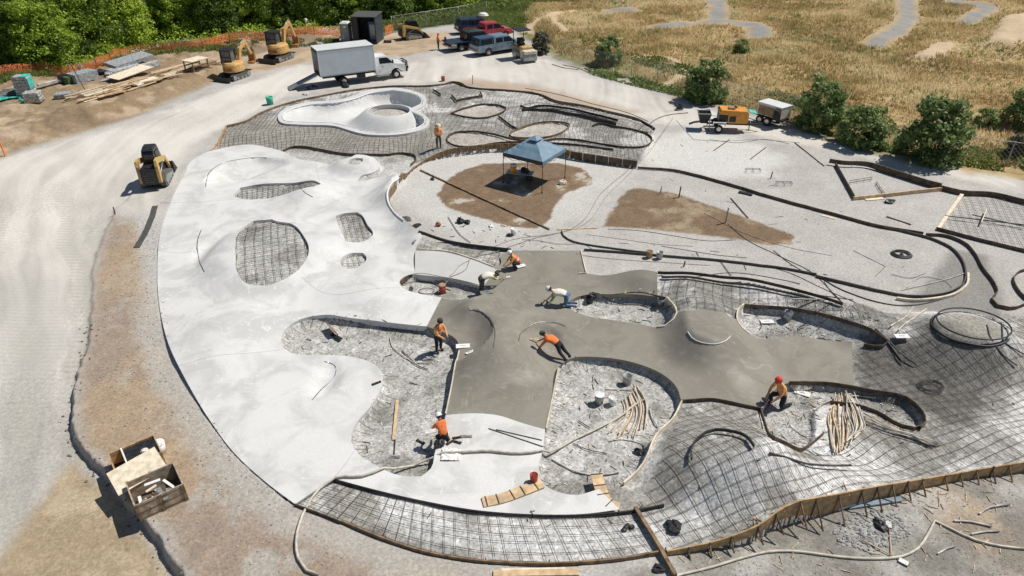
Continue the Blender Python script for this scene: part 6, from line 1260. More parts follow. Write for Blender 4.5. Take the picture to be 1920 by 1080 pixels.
# wooden boxes lower left
def crate(px, rz, sx, sy, h, mt, label, inner=None, bat=True, group=None):
    t = root('wooden_box', label, 'wooden box', G(*px), rz, group); th = .04
    for s in (-1, 1):
        m = MB(); m.box((0, s * (sy / 2 - th / 2), h / 2), (sx, th, h)); m.obj('side_panel', mt, t, .004); m = MB(); m.box((s * (sx / 2 - th / 2), 0, h / 2), (th, sy - 2 * th - .004, h)); m.obj('end_panel', mt, t, .004)
    m = MB(); m.box((0, 0, .05), (sx - .09, sy - .09, .04)); m.obj('floor_board', inner or 'form_dark', t)
    if bat:
        for s in (-1, 1):
            for x in (-sx / 2 + .06, 0, sx / 2 - .06): m = MB(); m.box((x, s * (sy / 2 + .016), h / 2), (.09, .03, h + .01)); m.obj('batten', 'form_mid', t)
            for z in (.12, h / 2, h - .1): m = MB(); m.box((0, s * (sy / 2 + .004), z), (sx, .012, .02)); m.obj('board_gap', 'form_dark', t)
    return t
rz1 = yaw((262,958),(345,920)); cr1 = crate((301,936), rz1, 1.55, 1.25, .78, 'crate_wood', 'open wooden crate with debris inside, nearest the bottom of the photo')
for i in range(14):
    l = cr1.location + Matrix.Rotation(rz1, 3, 'Z') @ Vector((random.uniform(-.6, .5), random.uniform(-.45, .45), .12 + .035 * i)); m = MB(); L = random.uniform(.25, .7); a = random.uniform(0, 3); m.bar(l - Vector((math.cos(a), math.sin(a), .1)) * L / 2, l + Vector((math.cos(a), math.sin(a), .1)) * L / 2, random.uniform(.05, .16), .03)
    tag(m.obj('offcut', random.choice(['hardhat', 'galv', 'pine_pale', 'steel', 'strip_pale'])), 'scrap offcut lying inside the open wooden crate', 'offcut', 'offcuts in the open crate')
cr2 = crate((262,872), yaw((240,888),(300,862)), 1.55, 1.1, .62, 'form_ply', 'open plywood box with black lining beside the white bucket', 'black', False)
m = MB(); m.box((.2, 0, .33), (1.0, .9, .5)); bm_ = m.obj('dark_liner', 'black', cr2); m = MB(); m.box((-.34, 0, .36), (.05, 1.0, .62)); m.obj('divider', 'hardhat', cr2)
m = MB(); m.sph((.3, -.1, .62), .13, 8, 6, (1, .8, .6), None, .3); o = m.obj('rag', 'white_cloth'); o.location = cr2.location; o.rotation_euler = cr2.rotation_euler; tag(o, 'pale rag lying in the black lined plywood box', 'rag')
ps = G(262,912); m = MB(); m.box((0, 0, 0), (1.65, 1.15, .025)); o = m.obj('plywood_sheet', 'pine_pale'); o.location = ps + Vector((.02, .15, .62)); o.rotation_euler = (R(8), R(-6), yaw((230,930),(300,895))); tag(o, 'pale plywood sheet lying between the two wooden boxes', 'plywood')
# tools and clutter (each its own thing)
def tool(px, label, kindn, ang=0, mt='black', z=0.02):
    t = root(kindn, label, kindn.replace('_', ' '), G(*px) + Vector((0, 0, z)), ang); m = MB()
    if kindn == 'hand_float': m.box((0, 0, .01), (.4, .12, .015)); m.obj('blade', mt, t); m = MB(); m.tube([(-.1, 0, .02), (-.08, 0, .07), (.08, 0, .07), (.1, 0, .02)], .014, 5); m.obj('handle', 'pine', t)
    elif kindn == 'kneeling_board': m.box((0, 0, .02), (.62, .3, .025)); m.obj('board', mt, t, .005); m = MB(); m.bar((-.12, 0, .05), (.12, 0, .05), .03, .03); m.obj('handle', mt, t)
    elif kindn == 'shovel': m.tube([(-.7, 0, .05), (.45, 0, .03)], .018, 6); m.obj('shaft', 'pine', t); m = MB(); m.box((.6, 0, .03), (.3, .22, .02), taper=(.9, .8)); m.obj('blade', 'steel', t)
    elif kindn == 'long_float': m.tube([(-1.3, 0, .35), (.0, 0, .05)], .016, 6); m.obj('pole', mt, t); m = MB(); m.box((0, 0, .02), (.16, .75, .03)); m.obj('float_blade', 'hardhat', t)
    return t
tool((868,650), 'white square board at the curved corner of the fresh slab', 'kneeling_board', .1, 'hardhat'); tool((881,661), 'thin white float lying beside the square board', 'hand_float', .6, 'hardhat')
tool((1002,640), 'dark float in the hands of the reaching worker', 'hand_float', 2.9, 'pine', .1); tool((1018,567), 'black float under the hands of the jeans wearing worker', 'hand_float', 1.2, 'black'); tool((1504,738), 'white board lying right of the red capped worker', 'kneeling_board', -.5, 'hardhat'); tool((1438,604), 'white board in the pit left of the tool bucket', 'kneeling_board', 0, 'hardhat')
tool((975,500), 'white board under the crouching worker at the slab corner', 'kneeling_board', .4, 'hardhat'); tool((912,549), 'white board by the feet of the bending worker', 'kneeling_board', .2, 'galv'); tool((950,521), 'white tipped float at the end of the bending worker handle', 'hand_float', .5, 'hardhat')
tool((1689,636), 'white block on the rebar near the dark bent pipes', 'kneeling_board', 0, 'hardhat', .15)
m = MB(); a, b_ = G(905,551) + Vector((.75, .2, .72)), G(949,521) + Vector((0, 0, .06)); m.tube([a, b_], .016, 6); tag(m.obj('long_handle', 'form_mid'), 'long handle held by the bending worker', 'pole')
for px, lb, an in (((858,821), 'black tool left of several on the white slab by the kneeling worker', .3), ((875,819), 'grey level on the white slab, farthest from the kneeling worker', 0), ((845,829), 'dark trowel close to the kneeling worker on the white slab', .8), ((856,829), 'dark trowel next to a similar one near the cloth', -.4), ((789,829), 'black tool in the left gravel pit near the kneeling worker', -.6), ((740,857), 'pale tool at the lower end of the thin pole in the left pit', 0), ((778,452), 'small black tool on the white slab beside the light grey panel', 1.2), ((706,719), 'small black glove like tool on the tongue of the white slab', .6)):
    tool(px, lb, 'hand_float', an, 'black' if 'pale' not in lb and 'grey' not in lb else 'galv')
for px, lb, mt, r in (((832,842), 'pale cloth spread on the slab below the kneeling worker', 'hardhat', .35),): 
    m = MB(); gq = 10; pc = G(*px); vs = [(pc.x + (i / gq - .5) * .7 + .3, pc.y + (j / gq - .5) * .6 - .3, pc.z + .03 + .06 * random.random()) for j in range(gq + 1) for i in range(gq + 1)]; m.add(vs, [(j * 11 + i, j * 11 + i + 1, j * 11 + i + 12, j * 11 + i + 11) for j in range(gq) for i in range(gq)]); tag(m.obj('drop_cloth', mt), lb, 'cloth')
bag((824,836), 'dark tool bag beside the kneeling worker at the left pit', 'tool_bag', 'black', .26); bag((1178,985+6), 'small dark bag on the front rebar strip', 'tool_bag', 'black', .2, (1.3, .9, .5)); bag((1264,988), 'bunch of black tie wire on the front rebar, right of the beam', 'wire_bundle', 'rubber', .32, (1.2, 1, .6), cat='wire bundle'); bag((1233,1068), 'dark clump of wire at the bottom edge near the beam', 'wire_bundle', 'rubber', .24, (1.2, .8, .5), cat='wire bundle')
bag((1196,848), 'black bucket like bag at the lower right of the pit with strips', 'tool_bag', 'black', .22); bag((762,411), 'dark bag nearest the quarter pipe coping', 'tool_bag', 'track_grey', .3, (1.6, 1, .3)); bag((784,424), 'dark square bag second from the quarter pipe coping', 'tool_bag', 'rubber', .3, (1.4, 1, .4)); bag((822,424), 'brown and black pack between the square bag and the earth island', 'backpack', 'amber', .2, (1, .8, 1.2)); bag((864,417), 'black and white pile of bags at the lower edge of the earth island', 'tool_bag', 'black', .3, (1, 1, .9)); bag((877,418), 'smaller black bag right of the bag pile at the earth island', 'tool_bag', 'black', .22); bag((920,424), 'pale rag at the lower edge of the earth island', 'rag', 'hardhat', .18, (1.3, .8, .5), cat='rag'); bag((945,424), 'pale stone like rag left of the white bucket', 'rag', 'strip_pale', .16, (1.6, .8, .5), cat='rag'); bag((955,443), 'dark bag in front of the white bucket below the island', 'tool_bag', 'black', .2)
bag((1055,345), 'pale yellow stone on the bare earth right of the tent', 'stone', 'pine_pale', .28, (1.1, .8, .9), cat='stone'); bag((812,337), 'small dark object between the staked form and bare earth', 'tool_bag', 'black', .18); bag((1668,380), 'black bag beside the triangular frame at upper right', 'tool_bag', 'black', .35, (1.6, .8, .5)); bag((1222,243), 'small black pump at the right end of the back rebar', 'tool_bag', 'black', .3, (1.1, .9, .8)); bag((1110,565), 'black bag on the rim of the narrow gravel pit', 'tool_bag', 'black', .25, (1, .8, 1.1)); bag((770,548), 'grey pail shaped bag at the tip of the narrow pit', 'tool_bag', 'track_grey', .18, (.8, .8, 1.4)); bag((648,164-2), 'dark heap of gear under the rear of the box truck', 'gear_pile', 'black', .5, (1.3, .9, .6), cat='gear'); bag((585,168), 'blue and black gear below the truck ramp', 'gear_pile', 'blue_dark', .6, (1.4, 1, .6), cat='gear'); bag((573,178), 'white roll on the ground below the truck ramp', 'roll', 'hardhat', .32, (1.5, .7, .6), cat='roll')
bag((1690,478), 'coiled black hose on the gravel inside the wide loop', 'hose_coil', 'hose_dark', .12, cat='coil').location.z += .0
pc = G(1690,478); m = MB(); [m.tube([(pc.x + math.cos(a) * (.55 - .04 * k), pc.y + math.sin(a) * (.45 - .03 * k), pc.z + .04 + .03 * k) for a in np.linspace(0, 6.283, 22)], .03, 5) for k in range(4)]; tag(m.obj('hose_coil', 'hose_dark'), 'ring of black hose around a small coil inside the wide loop', 'coil')
pc = G(1745,728); m = MB(); m.tube([(pc.x + math.cos(a) * (.5 - .02 * a / 3), pc.y + math.sin(a) * (.45 - .01 * a), pc.z + .12 + .03 * math.sin(a * 3)) for a in np.linspace(0, 22, 80)], .016, 4); tag(m.obj('wire_coil', 'rebar'), 'loose wire coil on the rebar below the cone', 'coil')
pc = G(800,547); m = MB(); m.tube([(pc.x + math.cos(a) * .4, pc.y + math.sin(a) * .28, pc.z + .05) for a in np.linspace(0, 7, 24)], .02, 5); tag(m.obj('hose_coil', 'hose_dark'), 'small hose coil in the narrow pit left of the red cooler', 'coil')
# blue tarp strip, rubble and tools lower right
m = MB(); a, b_ = G(1590,950), G(1690,938); m.bar(a + Vector((0, 0, .05)), b_ + Vector((0, 0, .08)), .18, .05); tag(m.obj('blue_board', 'blue_paint'), 'blue grey foam board lying outside the tall braced form', 'board')
m = MB(); m.bar(G(1580,948) + Vector((0, .2, .1)), G(1665,936) + Vector((0, .2, .1)), .16, .05); tag(m.obj('foam_board', 'hardhat'), 'white foam board behind the blue grey one by the braced form', 'board')
tool((1668,1012), 'teal handled tool on the rubble at lower right', 'shovel', 1.2, 'teal'); bag((1650,985), 'black sack on the rubble at lower right', 'sack', 'black', .3, (1.2, .8, .5), cat='sack'); tool((1655,1035), 'shovel lying below the rubble at lower right', 'shovel', -.7)
def rubble(poly, n, smin, smax, mt, label, name='rubble'):
    q = PP(poly); x0, y0 = q.min(0); x1, y1 = q.max(0); xs = RNG.uniform(x0, x1, n * 3); ys = RNG.uniform(y0, y1, n * 3); k = np.where(inside(xs, ys, q))[0][:n]; xs, ys = xs[k], ys[k]; zz = top(xs, ys); m = MB()
    for x, y, z in zip(xs, ys, zz): m.sph((x, y, z + .01), random.uniform(smin, smax), 5, 3, (1, random.uniform(.5, 1), random.uniform(.3, .7)), None, .6)
    return kind(m.obj(name, mt), 'stuff')
rubble([(1560,990),(1600,960),(1680,955),(1710,1000),(1640,1040),(1570,1020)], 420, .02, .09, 'stone_grey', '')
rubble([(1180,1062),(1330,1022),(1500,948),(1900,880),(1920,1080),(1200,1080)], 700, .012, .035, 'stone_grey', '', 'gravel')
rubble([(200,440),(290,400),(296,520),(340,700),(450,860),(560,960),(700,1040),(500,1080),(360,1000),(200,860),(170,640)], 1500, .012, .05, 'stone_grey', '', 'gravel')
for i, q in enumerate((H2, H3, H6, H7)): rubble(q, 500, .012, .04, 'stone_grey', '', 'gravel')
def sticks(poly, n, mt, name, lmax=.3):
    q = PP(poly); x0, y0 = q.min(0); x1, y1 = q.max(0); xs = RNG.uniform(x0, x1, n * 3); ys = RNG.uniform(y0, y1, n * 3); k = np.where(inside(xs, ys, q))[0][:n]; xs, ys = xs[k], ys[k]; zz = top(xs, ys); m = MB()
    for x, y, z in zip(xs, ys, zz): a = random.uniform(0, 3.14); l = random.uniform(.05, lmax); m.bar((x - math.cos(a) * l, y - math.sin(a) * l, z + .02), (x + math.cos(a) * l, y + math.sin(a) * l, z + .03), random.uniform(.012, .032), .015)
    return kind(m.obj(name, mt), 'stuff')
for q in (H2, H3, H5, H6, H7): sticks(q, 22, 'chip', 'wood_chips', .18); sticks(q, 26, 'rubber', 'wire_scraps', .2); sticks(q, 26, 'hardhat', 'plaster_scraps', .07)
sticks([(740,400),(1020,440),(1090,466),(960,466),(800,436)], 34, 'rubber', 'wire_scraps', .2); sticks([(1100,440),(1400,470),(1700,560),(1500,520),(1250,480),(1095,468)], 22, 'rubber', 'wire_scraps', .3); sticks([(1240,330),(1500,390),(1760,460),(1790,530),(1500,480),(1250,400)], 14, 'cord', 'wire_scraps', .28)
sticks([(1230,250),(1480,270),(1760,350),(1700,430),(1400,350),(1220,300)], 14, 'cord', 'wire_scraps', .28); sticks([(560,945),(800,1000),(1200,990),(1500,900),(1900,830),(1900,700),(1500,850),(1250,930)], 40, 'rubber', 'wire_scraps', .15); sticks([(1250,1050),(1500,960),(1900,880),(1900,1070),(1300,1075)], 60, 'chip', 'wood_chips', .2); sticks([(1280,1040),(1520,955),(1900,880),(1900,930),(1500,1000)], 40, 'form_ply', 'wood_chips', .3)
for q in BROWN_ISL:
    r_ = PP(q); m = MB(); xs = RNG.uniform(r_[:, 0].min(), r_[:, 0].max(), 900); ys = RNG.uniform(r_[:, 1].min(), r_[:, 1].max(), 900); k = inside(xs, ys, r_)
    for x, y, z in zip(xs[k], ys[k], top(xs[k], ys[k])): m.sph((x, y, z), random.uniform(.015, .05), 5, 3, (1, .8, .5), None, .6)
    M['soil_clod'] = M.get('soil_clod') or mat('soil_clod', (.26, .19, .13), .95, .3, 6, .5); kind(m.obj('dirt_clods', 'soil_clod'), 'stuff')
# clods along the cut
m = MB()
for i in range(110):
    k = random.randint(int(len(STEP) * .42), len(STEP) - 2); p = STEP[k] + (STEP[k + 1] - STEP[k]) * random.random(); x, y = p[0] + random.gauss(-.1, .2), p[1] + random.gauss(0, .2); m.sph((x, y, zt(x, y) + .02), random.uniform(.02, .07), 5, 4, (1, .8, .5), None, .7)
M['clod'] = mat('clod', (.24, .17, .12), .95, .25, 6, .5); kind(m.obj('dirt_clods', 'clod'), 'stuff')
# ------------------------------------------------------------------ back of the yard
t = root('portable_toilet', 'grey portable toilet with white roof left of the dark shelter', 'toilet', G(651,78), -.15)
m = MB(); m.box((0, 0, .08), (1.15, 1.15, .16)); m.obj('base', 'black', t); m = MB(); m.box((0, 0, 1.15), (1.1, 1.1, 2.0), taper=(.96, .96)); m.obj('cabin', 'toilet_grey', t, .03); m = MB(); m.box((0, 0, 2.22), (1.14, 1.14, .2), taper=(.7, .7)); m.obj('roof', 'hardhat', t, .04); m = MB(); m.box((0, -.552, 1.1), (.75, .03, 1.8)); d_ = m.obj('door', 'toilet_grey', t, .01); m = MB(); m.box((.1, -.575, 1.8), (.3, .012, .2)); m.obj('door_sign', 'hardhat', d_); m = MB(); m.box((-.2, -.575, .75), (.2, .012, .7)); m.obj('door_panel', 'blue_paint', d_)
for y in (-.3, .3): m = MB(); m.box((.535, y, 1.8), (.03, .35, .15)); m.obj('vent', 'black', t)
t = root('dark_shelter', 'tall dark open fronted shelter with blue toilet inside', 'shelter', G(692,77), -.12)
for s in (-1, 1): m = MB(); m.box((s * 1.4, 0, 1.5), (.06, 3.0, 3.0)); m.obj('side_wall', 'tent_dark', t)
m = MB(); m.box((0, 1.5, 1.5), (2.75, .05, 3.0)); m.obj('back_wall', 'tent_dark', t); m = MB(); m.box((0, 0, 3.08), (3.05, 3.2, .1), Matrix.Rotation(.03, 3, 'X')); m.obj('roof', 'mat_dark', t, .01)
for x in (-1.4, -.75, 1.4): m = MB(); m.bar((x, -1.5, 0), (x, -1.5, 3.0), .1, .1); m.obj('post', 'black', t)
m = MB(); m.box((-1.1, -1.48, 1.5), (.6, .04, 3.0)); m.obj('front_panel', 'black', t)
t = root('blue_toilet', 'blue portable toilet standing inside the dark shelter', 'toilet', G(699,76) + Vector((.15, .4, 0)), -.12)
m = MB(); m.box((0, 0, 1.05), (.95, .95, 2.1)); m.obj('cabin', 'blue_plastic', t, .03); m = MB(); m.box((0, 0, 2.15), (1, 1, .12)); m.obj('roof', 'blue_plastic', t, .03); m = MB(); m.box((0, -.49, 1.0), (.65, .03, 1.7)); m.obj('door', 'blue_paint', t)
for px, lb in (((629,77), 'wooden block left of the portable toilet'), ((727,80), 'wooden block right of the dark shelter')): m = MB(); m.box((0, 0, .15), (.9, .4, .3)); o = m.obj('wooden_block', 'form_dark', None, .02); o.location = G(*px); tag(o, lb, 'block')
for px, lb in (((577,58), 'white lantern like post cap on the orange fence'),): m = MB(); m.cyl((0, 0, 0), (0, 0, 1.3), .03, None, 6); m.cyl((0, 0, 1.3), (0, 0, 1.75), .14, None, 10); o = m.obj('marker_post', 'hardhat'); o.location = G(577,62); tag(o, lb, 'post')
# wrapped pallets, tarp, lumber
def pallet(px, rz, label, hh, mt='wrap', green=False):
    t = root('wrapped_pallet', label, 'pallet', G(*px), rz); 
    for y in (-.45, 0, .45): m = MB(); m.box((0, y, .06), (1.2, .1, .12)); m.obj('skid', 'form_mid', t)
    m = MB(); m.box((0, 0, .13 + hh / 2), (1.3, 1.1, hh), taper=(.93, .93)); k = m.obj('wrapped_load', mt, t, .07)
    for z in np.arange(.3, hh, .28): m = MB(); m.box((0, 0, z), (1.32, 1.12, .02)); m.obj('layer_line', 'track_grey', t)
    if green: m = MB(); m.box((.35, -.05, .13 + hh), (.55, 1.05, .05)); m.box((.66, -.05, hh * .7), (.04, 1.0, hh * .55)); m.obj('green_wrap', 'teal', t, .02)
pallet((66,192), .25, 'grey wrapped pallet standing below the green topped one', .8); pallet((52,178), .15, 'tall plastic wrapped pallet with green sheeting over its top', 1.6, 'wrap', True); pallet((120,184), .3, 'low dark grey bundle right of the wrapped pallets', .35, 'tarp_grey')
bag((40,190), 'crumpled green plastic at the foot of the wrapped pallets', 'plastic_sheet', 'teal', .3, (1, .7, .8), cat='plastic sheet')
m = MB(); gq = 14; c0_, c1_, c2_ = G(-60,205), G(42,186), G(-60,190)
vs = []; 
for j in range(gq + 1):
    for i in range(gq + 1): p = c0_ + (c1_ - c0_) * i / gq + (c2_ - c0_) * j / gq * (1 - .75 * i / gq); vs.append((p.x, p.y, zt(p.x, p.y) + .1 + .18 * random.random()))
m.add(vs, [(j * 15 + i, j * 15 + i + 1, j * 15 + i + 16, j * 15 + i + 15) for j in range(gq) for i in range(gq)]); tag(m.obj('teal_tarp', 'teal'), 'bright teal tarpaulin on the ground at the left edge', 'tarpaulin')
bag((12,180), 'dark covered heap behind the teal tarpaulin', 'covered_heap', 'track_grey', .9, (2.2, 1, .5), cat='heap')
def sheet(px, sx, sy, rz, mt, label, z=.1, name='plywood_sheet', cat='plywood', tilt=(0, 0), th=.05):
    m = MB(); m.box((0, 0, 0), (sx, sy, th)); o = m.obj(name, mt, None, .005); p = G(*px); o.location = p + Vector((0, 0, z)); o.rotation_euler = (*tilt, rz); tag(o, label, cat)
ly = yaw((160,178),(300,140))
sheet((247,146), 4.2, 1.6, ly + .1, 'pine_pale', 'large pale plywood sheet on the lumber heap', .55, tilt=(.06, -.05)); sheet((275,158), 2.6, 1.3, ly, 'pine_pale', 'pale plywood sheet at the right end of the lumber heap', .3, tilt=(.05, 0)); sheet((228,166), 3.0, 1.4, ly + .15, 'pine', 'tan plywood sheet in the middle of the lumber heap', .28); sheet((205,178), 2.4, 1.2, ly - .1, 'pine', 'tan plywood sheet at the front of the lumber heap', .15)
sheet((246,126), 4.4, 1.8, ly, 'tarp_grey', 'pale blue grey covered stack behind the lumber heap', .7, 'covered_stack', 'stack', (.1, -.05), .35); sheet((235,136), 3.2, 1.2, ly, 'wrap', 'crumpled white sheeting in front of the covered stack', .4, 'plastic_sheet', 'sheeting', (.08, 0), .3); sheet((280,128), 2.4, .7, ly + .1, 'wrap', 'long white wrapped bundle at the right of the covered stack', .3, 'wrapped_bundle', 'bundle', (0, 0), .45)
sheet((158,152), 2.2, 1.4, ly, 'tarp_grey', 'grey covered box left of the thin pole', .45, 'covered_box', 'box', (0, 0), .8); sheet((134,157), .9, .8, ly, 'dark_green', 'small green box left of the grey covered box', .35, 'green_box', 'box', (0, 0), .7); sheet((123,156), .8, .7, ly, 'black', 'small black box left of the green one', .4, 'black_box', 'box', (0, 0), .8); sheet((100,160), 2.6, .35, ly - .1, 'strip_grey', 'long grey beam left of the small black box', .3, 'beam', 'beam', (0, 0), .2)
bag((188,140), 'black wire heap in front of the orange fence', 'wire_heap', 'rubber', .7, (1.3, .8, .7), cat='heap'); bag((205,142), 'white crumpled sack beside the black wire heap', 'sack', 'wrap', .55, (1.2, .8, .6), cat='sack'); bag((198,152), 'grey sack pile below the black wire heap', 'sack', 'tarp_grey', .5, (2.2, .9, .4), cat='sack')
for i in range(34):
    f = random.random(); px = 150 + 150 * f + random.uniform(-12, 12); py = 186 - 34 * f + random.uniform(-7, 7); p = G(px, py); a = ly + random.uniform(-.14, .14); L = random.uniform(1.6, 4.2); d = Vector((math.cos(a), math.sin(a), random.uniform(-.03, .03))) * L / 2; z = Vector((0, 0, .1 + .4 * random.random() * (1 - abs(f - .5))))
    m = MB(); m.bar(p - d + z, p + d + z, random.choice((.1, .15, .2, .25)), .05); tag(m.obj('lumber_board', random.choice(['pine', 'pine_pale', 'pine', 'strip_pale'])), 'loose tan board in the lumber heap on the dirt bank', 'board', 'loose boards in the lumber heap')
for i in range(16):
    f = random.random(); px = 285 + 130 * f; py = 139 - 18 * f + random.uniform(-5, 6); p = G(px, py); a = ly + random.uniform(-.1, .1); L = random.uniform(2, 4.5); d = Vector((math.cos(a), math.sin(a), 0)) * L / 2; m = MB(); m.bar(p - d + Vector((0, 0, .12)), p + d + Vector((0, 0, .12)), random.choice((.12, .2)), .07); tag(m.obj('lumber_board', random.choice(['pine', 'pine_pale', 'form_mid'])), 'long board lying between the lumber heap and the excavators', 'board', 'long boards left of the excavators')
t = root('timber_platform', 'low timber platform on legs left of the first excavator', 'platform', G(370,130), ly); m = MB(); m.box((0, 0, 1.0), (2.1, 1.5, .06)); m.obj('deck', 'pine_pale', t, .01)
for x in (-.9, .9):
    for y in (-.62, .62): m = MB(); m.bar((x, y, 0), (x, y, .97), .1, .1); m.obj('leg', 'form_mid', t)
for y in (-.62, .62): m = MB(); m.bar((-.9, y, .5), (.9, y, .5), .05, .12); m.obj('cross_rail', 'form_mid', t)
m = MB(); p = G(159,168); q = G(133,166); m.tube([p, p + Vector((-1.1, .3, 4.0))], .04, 6); o = m.obj('thin_pole', 'mat_dark'); tag(o, 'thin leaning pole in front of the orange fence at left', 'pole'); m = MB(); m.cyl((p.x - 1.05, p.y + .3, p.z + 3.7), (p.x - 1.15, p.y + .3, p.z + 4.1), .1, .06, 8); m.obj('lamp_head', 'black', o)
m = MB(); p = G(155,138); m.box((p.x, p.y, p.z + .75), (.3, .05, .35)); m.bar((p.x, p.y, p.z), (p.x, p.y, p.z + .6), .05, .05); tag(m.obj('paper_sign', 'hardhat'), 'small blank white sign on the orange fence at left', 'sign')
for px, lb, mt in (((10,293), 'orange topped survey stake at the left edge of the road', 'orange_cloth'), ((216,402), 'small brown peg at the top of the cut by the road', 'form_dark'), ((886,158), 'thin dark stake behind the back form board', 'form_dark'), ((1273,370), 'brown stake on the edge of the right earth island', 'form_dark'), ((1238,363), 'thin grey stake left of the brown one on the right earth island', 'galv'), ((1360,418), 'grey upright pipe on the right earth island', 'galv'), ((1445,335), 'tiny stake in the pale yard above the long form', 'form_dark'), ((1282,500), 'small dark peg on the gravel strip', 'black')):
    p = G(*px); h_ = {10: 1.1, 216: .5, 886: .9, 1273: .75, 1238: .5, 1360: 1.0, 1445: .5, 1282: .35}[px[0]]; m = MB(); m.bar(p, p + Vector((.03, 0, h_)), .09 if px[0] in (10, 1273, 1360) else .05, .06); tag(m.obj('stake', mt), lb, 'stake')
for px, lb in (((1411,323), 'small wire chair frame in the pale yard, upper one'), ((1469,348), 'small wire chair frame in the pale yard, lower one')):
    p = G(*px); m = MB(); [m.bar(p + Vector((x, y, 0)), p + Vector((x, y, .25)), .02, .02) for x in (-.5, .0, .5) for y in (-.12, .12)]; [m.bar(p + Vector((-.55, y, .25)), p + Vector((.55, y, .25)), .025, .025) for y in (-.12, .12)]; tag(m.obj('bar_chair', 'rebar'), lb, 'rebar chair')
for px, q, lb in (((1592,344), (1635,337), 'small rebar ladder inside the triangular frame, left one'), ((1642,345), (1660,372), 'small rebar ladder inside the triangular frame, right one')):
    a, b_ = G(*px), G(*q); m = MB(); off = Vector((.1, .2, 0)); [m.bar(a + off * s + Vector((0, 0, .12)), b_ + off * s + Vector((0, 0, .12)), .025, .025) for s in (-1, 1)]; [m.bar(a.lerp(b_, f) - off + Vector((0, 0, .12)), a.lerp(b_, f) + off + Vector((0, 0, .12)), .02, .02) for f in (.05, .35, .65, .95)]; tag(m.obj('rebar_ladder', 'rebar'), lb, 'rebar ladder')
for px, q, lb in (((1770,425-15), (1925,428), 'raised double bar across the rebar panel at the right edge'), ((1820,408), (1935,434), 'thick bar above the double bar in the rebar panel')):
    a, b_ = G(*px), G(*q); m = MB(); m.bar(a + Vector((0, 0, .2)), b_ + Vector((0, 0, .2)), .05, .05); tag(m.obj('steel_bar', 'rebar'), lb, 'steel bar')
for px, rzz, lb in (((629,622), 2.2, 'red printed board leaning in the left gravel pit'),):
    p = G(*px); m = MB(); m.box((0, 0, .3), (.9, .05, .4)); o = m.obj('printed_board', 'brown_panel'); o.location = p; o.rotation_euler = (R(30), 0, yaw((625,610),(648,636))); tag(o, lb, 'board')
    m = MB(); [m.box((-.2 + k * .13, -.028, .3), (.06, .01, .18)) for k in range(4)]; m.obj('red_marks', 'red_plastic', o)
p = G(622,628); m = MB(); m.bar(p + Vector((0, 0, .05)), G(640,640) + Vector((0, 0, .12)), .16, .06); tag(m.obj('dark_tool', 'black'), 'black tool left of the red printed board', 'tool')
# ------------------------------------------------------------------ vegetation
def leafmat(name, c1, c2, c3):
    m = bpy.data.materials.new(name); m.use_nodes = True; N, L = m.node_tree.nodes, m.node_tree.links; b = N['Principled BSDF']; b.inputs['Roughness'].default_value = .5; b.inputs['Specular IOR Level'].default_value = .35
    at = N.new('ShaderNodeAttribute'); at.attribute_name = 'tint'; oi = N.new('ShaderNodeObjectInfo'); ad = N.new('ShaderNodeMath'); ad.operation = 'MULTIPLY_ADD'; ad.inputs[1].default_value = .35; L.new(oi.outputs['Random'], ad.inputs[0]); L.new(at.outputs['Fac'], ad.inputs[2])
    r = N.new('ShaderNodeValToRGB'); e = r.color_ramp.elements; e[0].color = (*c1, 1); e[0].position = .15; e[1].color = (*c3, 1); e[1].position = 1.1 if False else 1.0; k = e.new(.6); k.color = (*c2, 1); L.new(ad.outputs[0], r.inputs[0]); L.new(r.outputs[0], b.inputs['Base Color'])
    t = N.new('ShaderNodeBsdfTranslucent'); L.new(r.outputs[0], t.inputs[0]); mx = N.new('ShaderNodeMixShader'); mx.inputs[0].default_value = .4; L.new(b.outputs[0], mx.inputs[1]); L.new(t.outputs[0], mx.inputs[2]); L.new(mx.outputs[0], N['Material Output'].inputs[0]); M[name] = m
leafmat('leaf_wood', (.10, .18, .02), (.38, .53, .06), (.64, .72, .12))
leafmat('leaf_dark', (.07, .12, .02), (.18, .27, .04), (.34, .42, .09))
leafmat('leaf_bush', (.12, .17, .06), (.27, .36, .12), (.46, .54, .26))
leafmat('leaf_dry', (.14, .12, .09), (.19, .18, .12), (.26, .26, .18))
leafmat('grass_gold', (.36, .27, .11), (.68, .53, .28), (.85, .75, .50))
leafmat('grass_green', (.10, .14, .03), (.22, .28, .06), (.38, .38, .12))
mk('bark', (.10, .075, .055), .9, .3, 5, .5)
def cards(c, size, seed, name, up=.5, jit=.5, nrm=None, aspect=1.6):
    """many small leaf faces at points c"""
    g = np.random.default_rng(seed); n = len(c); d = g.standard_normal((n, 3)); d[:, 2] += up
    if nrm is not None: d += nrm * 1.1
    d /= np.linalg.norm(d, axis=1)[:, None]; a = np.cross(d, g.standard_normal((n, 3))); a /= np.linalg.norm(a, axis=1)[:, None]; b = np.cross(d, a); s = size * g.uniform(1 - jit, 1 + jit, n)[:, None]
    V = np.stack([c - a * s * aspect / 2, c - b * s / 2 + a * s * .1, c + a * s * aspect / 2, c + b * s / 2 + a * s * .1], 1).reshape(-1, 3)
    me = bpy.data.meshes.new(name); me.vertices.add(4 * n); me.vertices.foreach_set('co', V.astype(np.float32).ravel()); me.loops.add(4 * n); me.loops.foreach_set('vertex_index', np.arange(4 * n, dtype=np.int32)); me.polygons.add(n); me.polygons.foreach_set('loop_start', np.arange(0, 4 * n, 4, dtype=np.int32)); me.update(calc_edges=True)
    t = np.clip(g.normal(.35, .18, n), 0, .75); at = me.attributes.new('tint', 'FLOAT', 'POINT'); at.data.foreach_set('value', np.repeat(t, 4).astype(np.float32)); return me
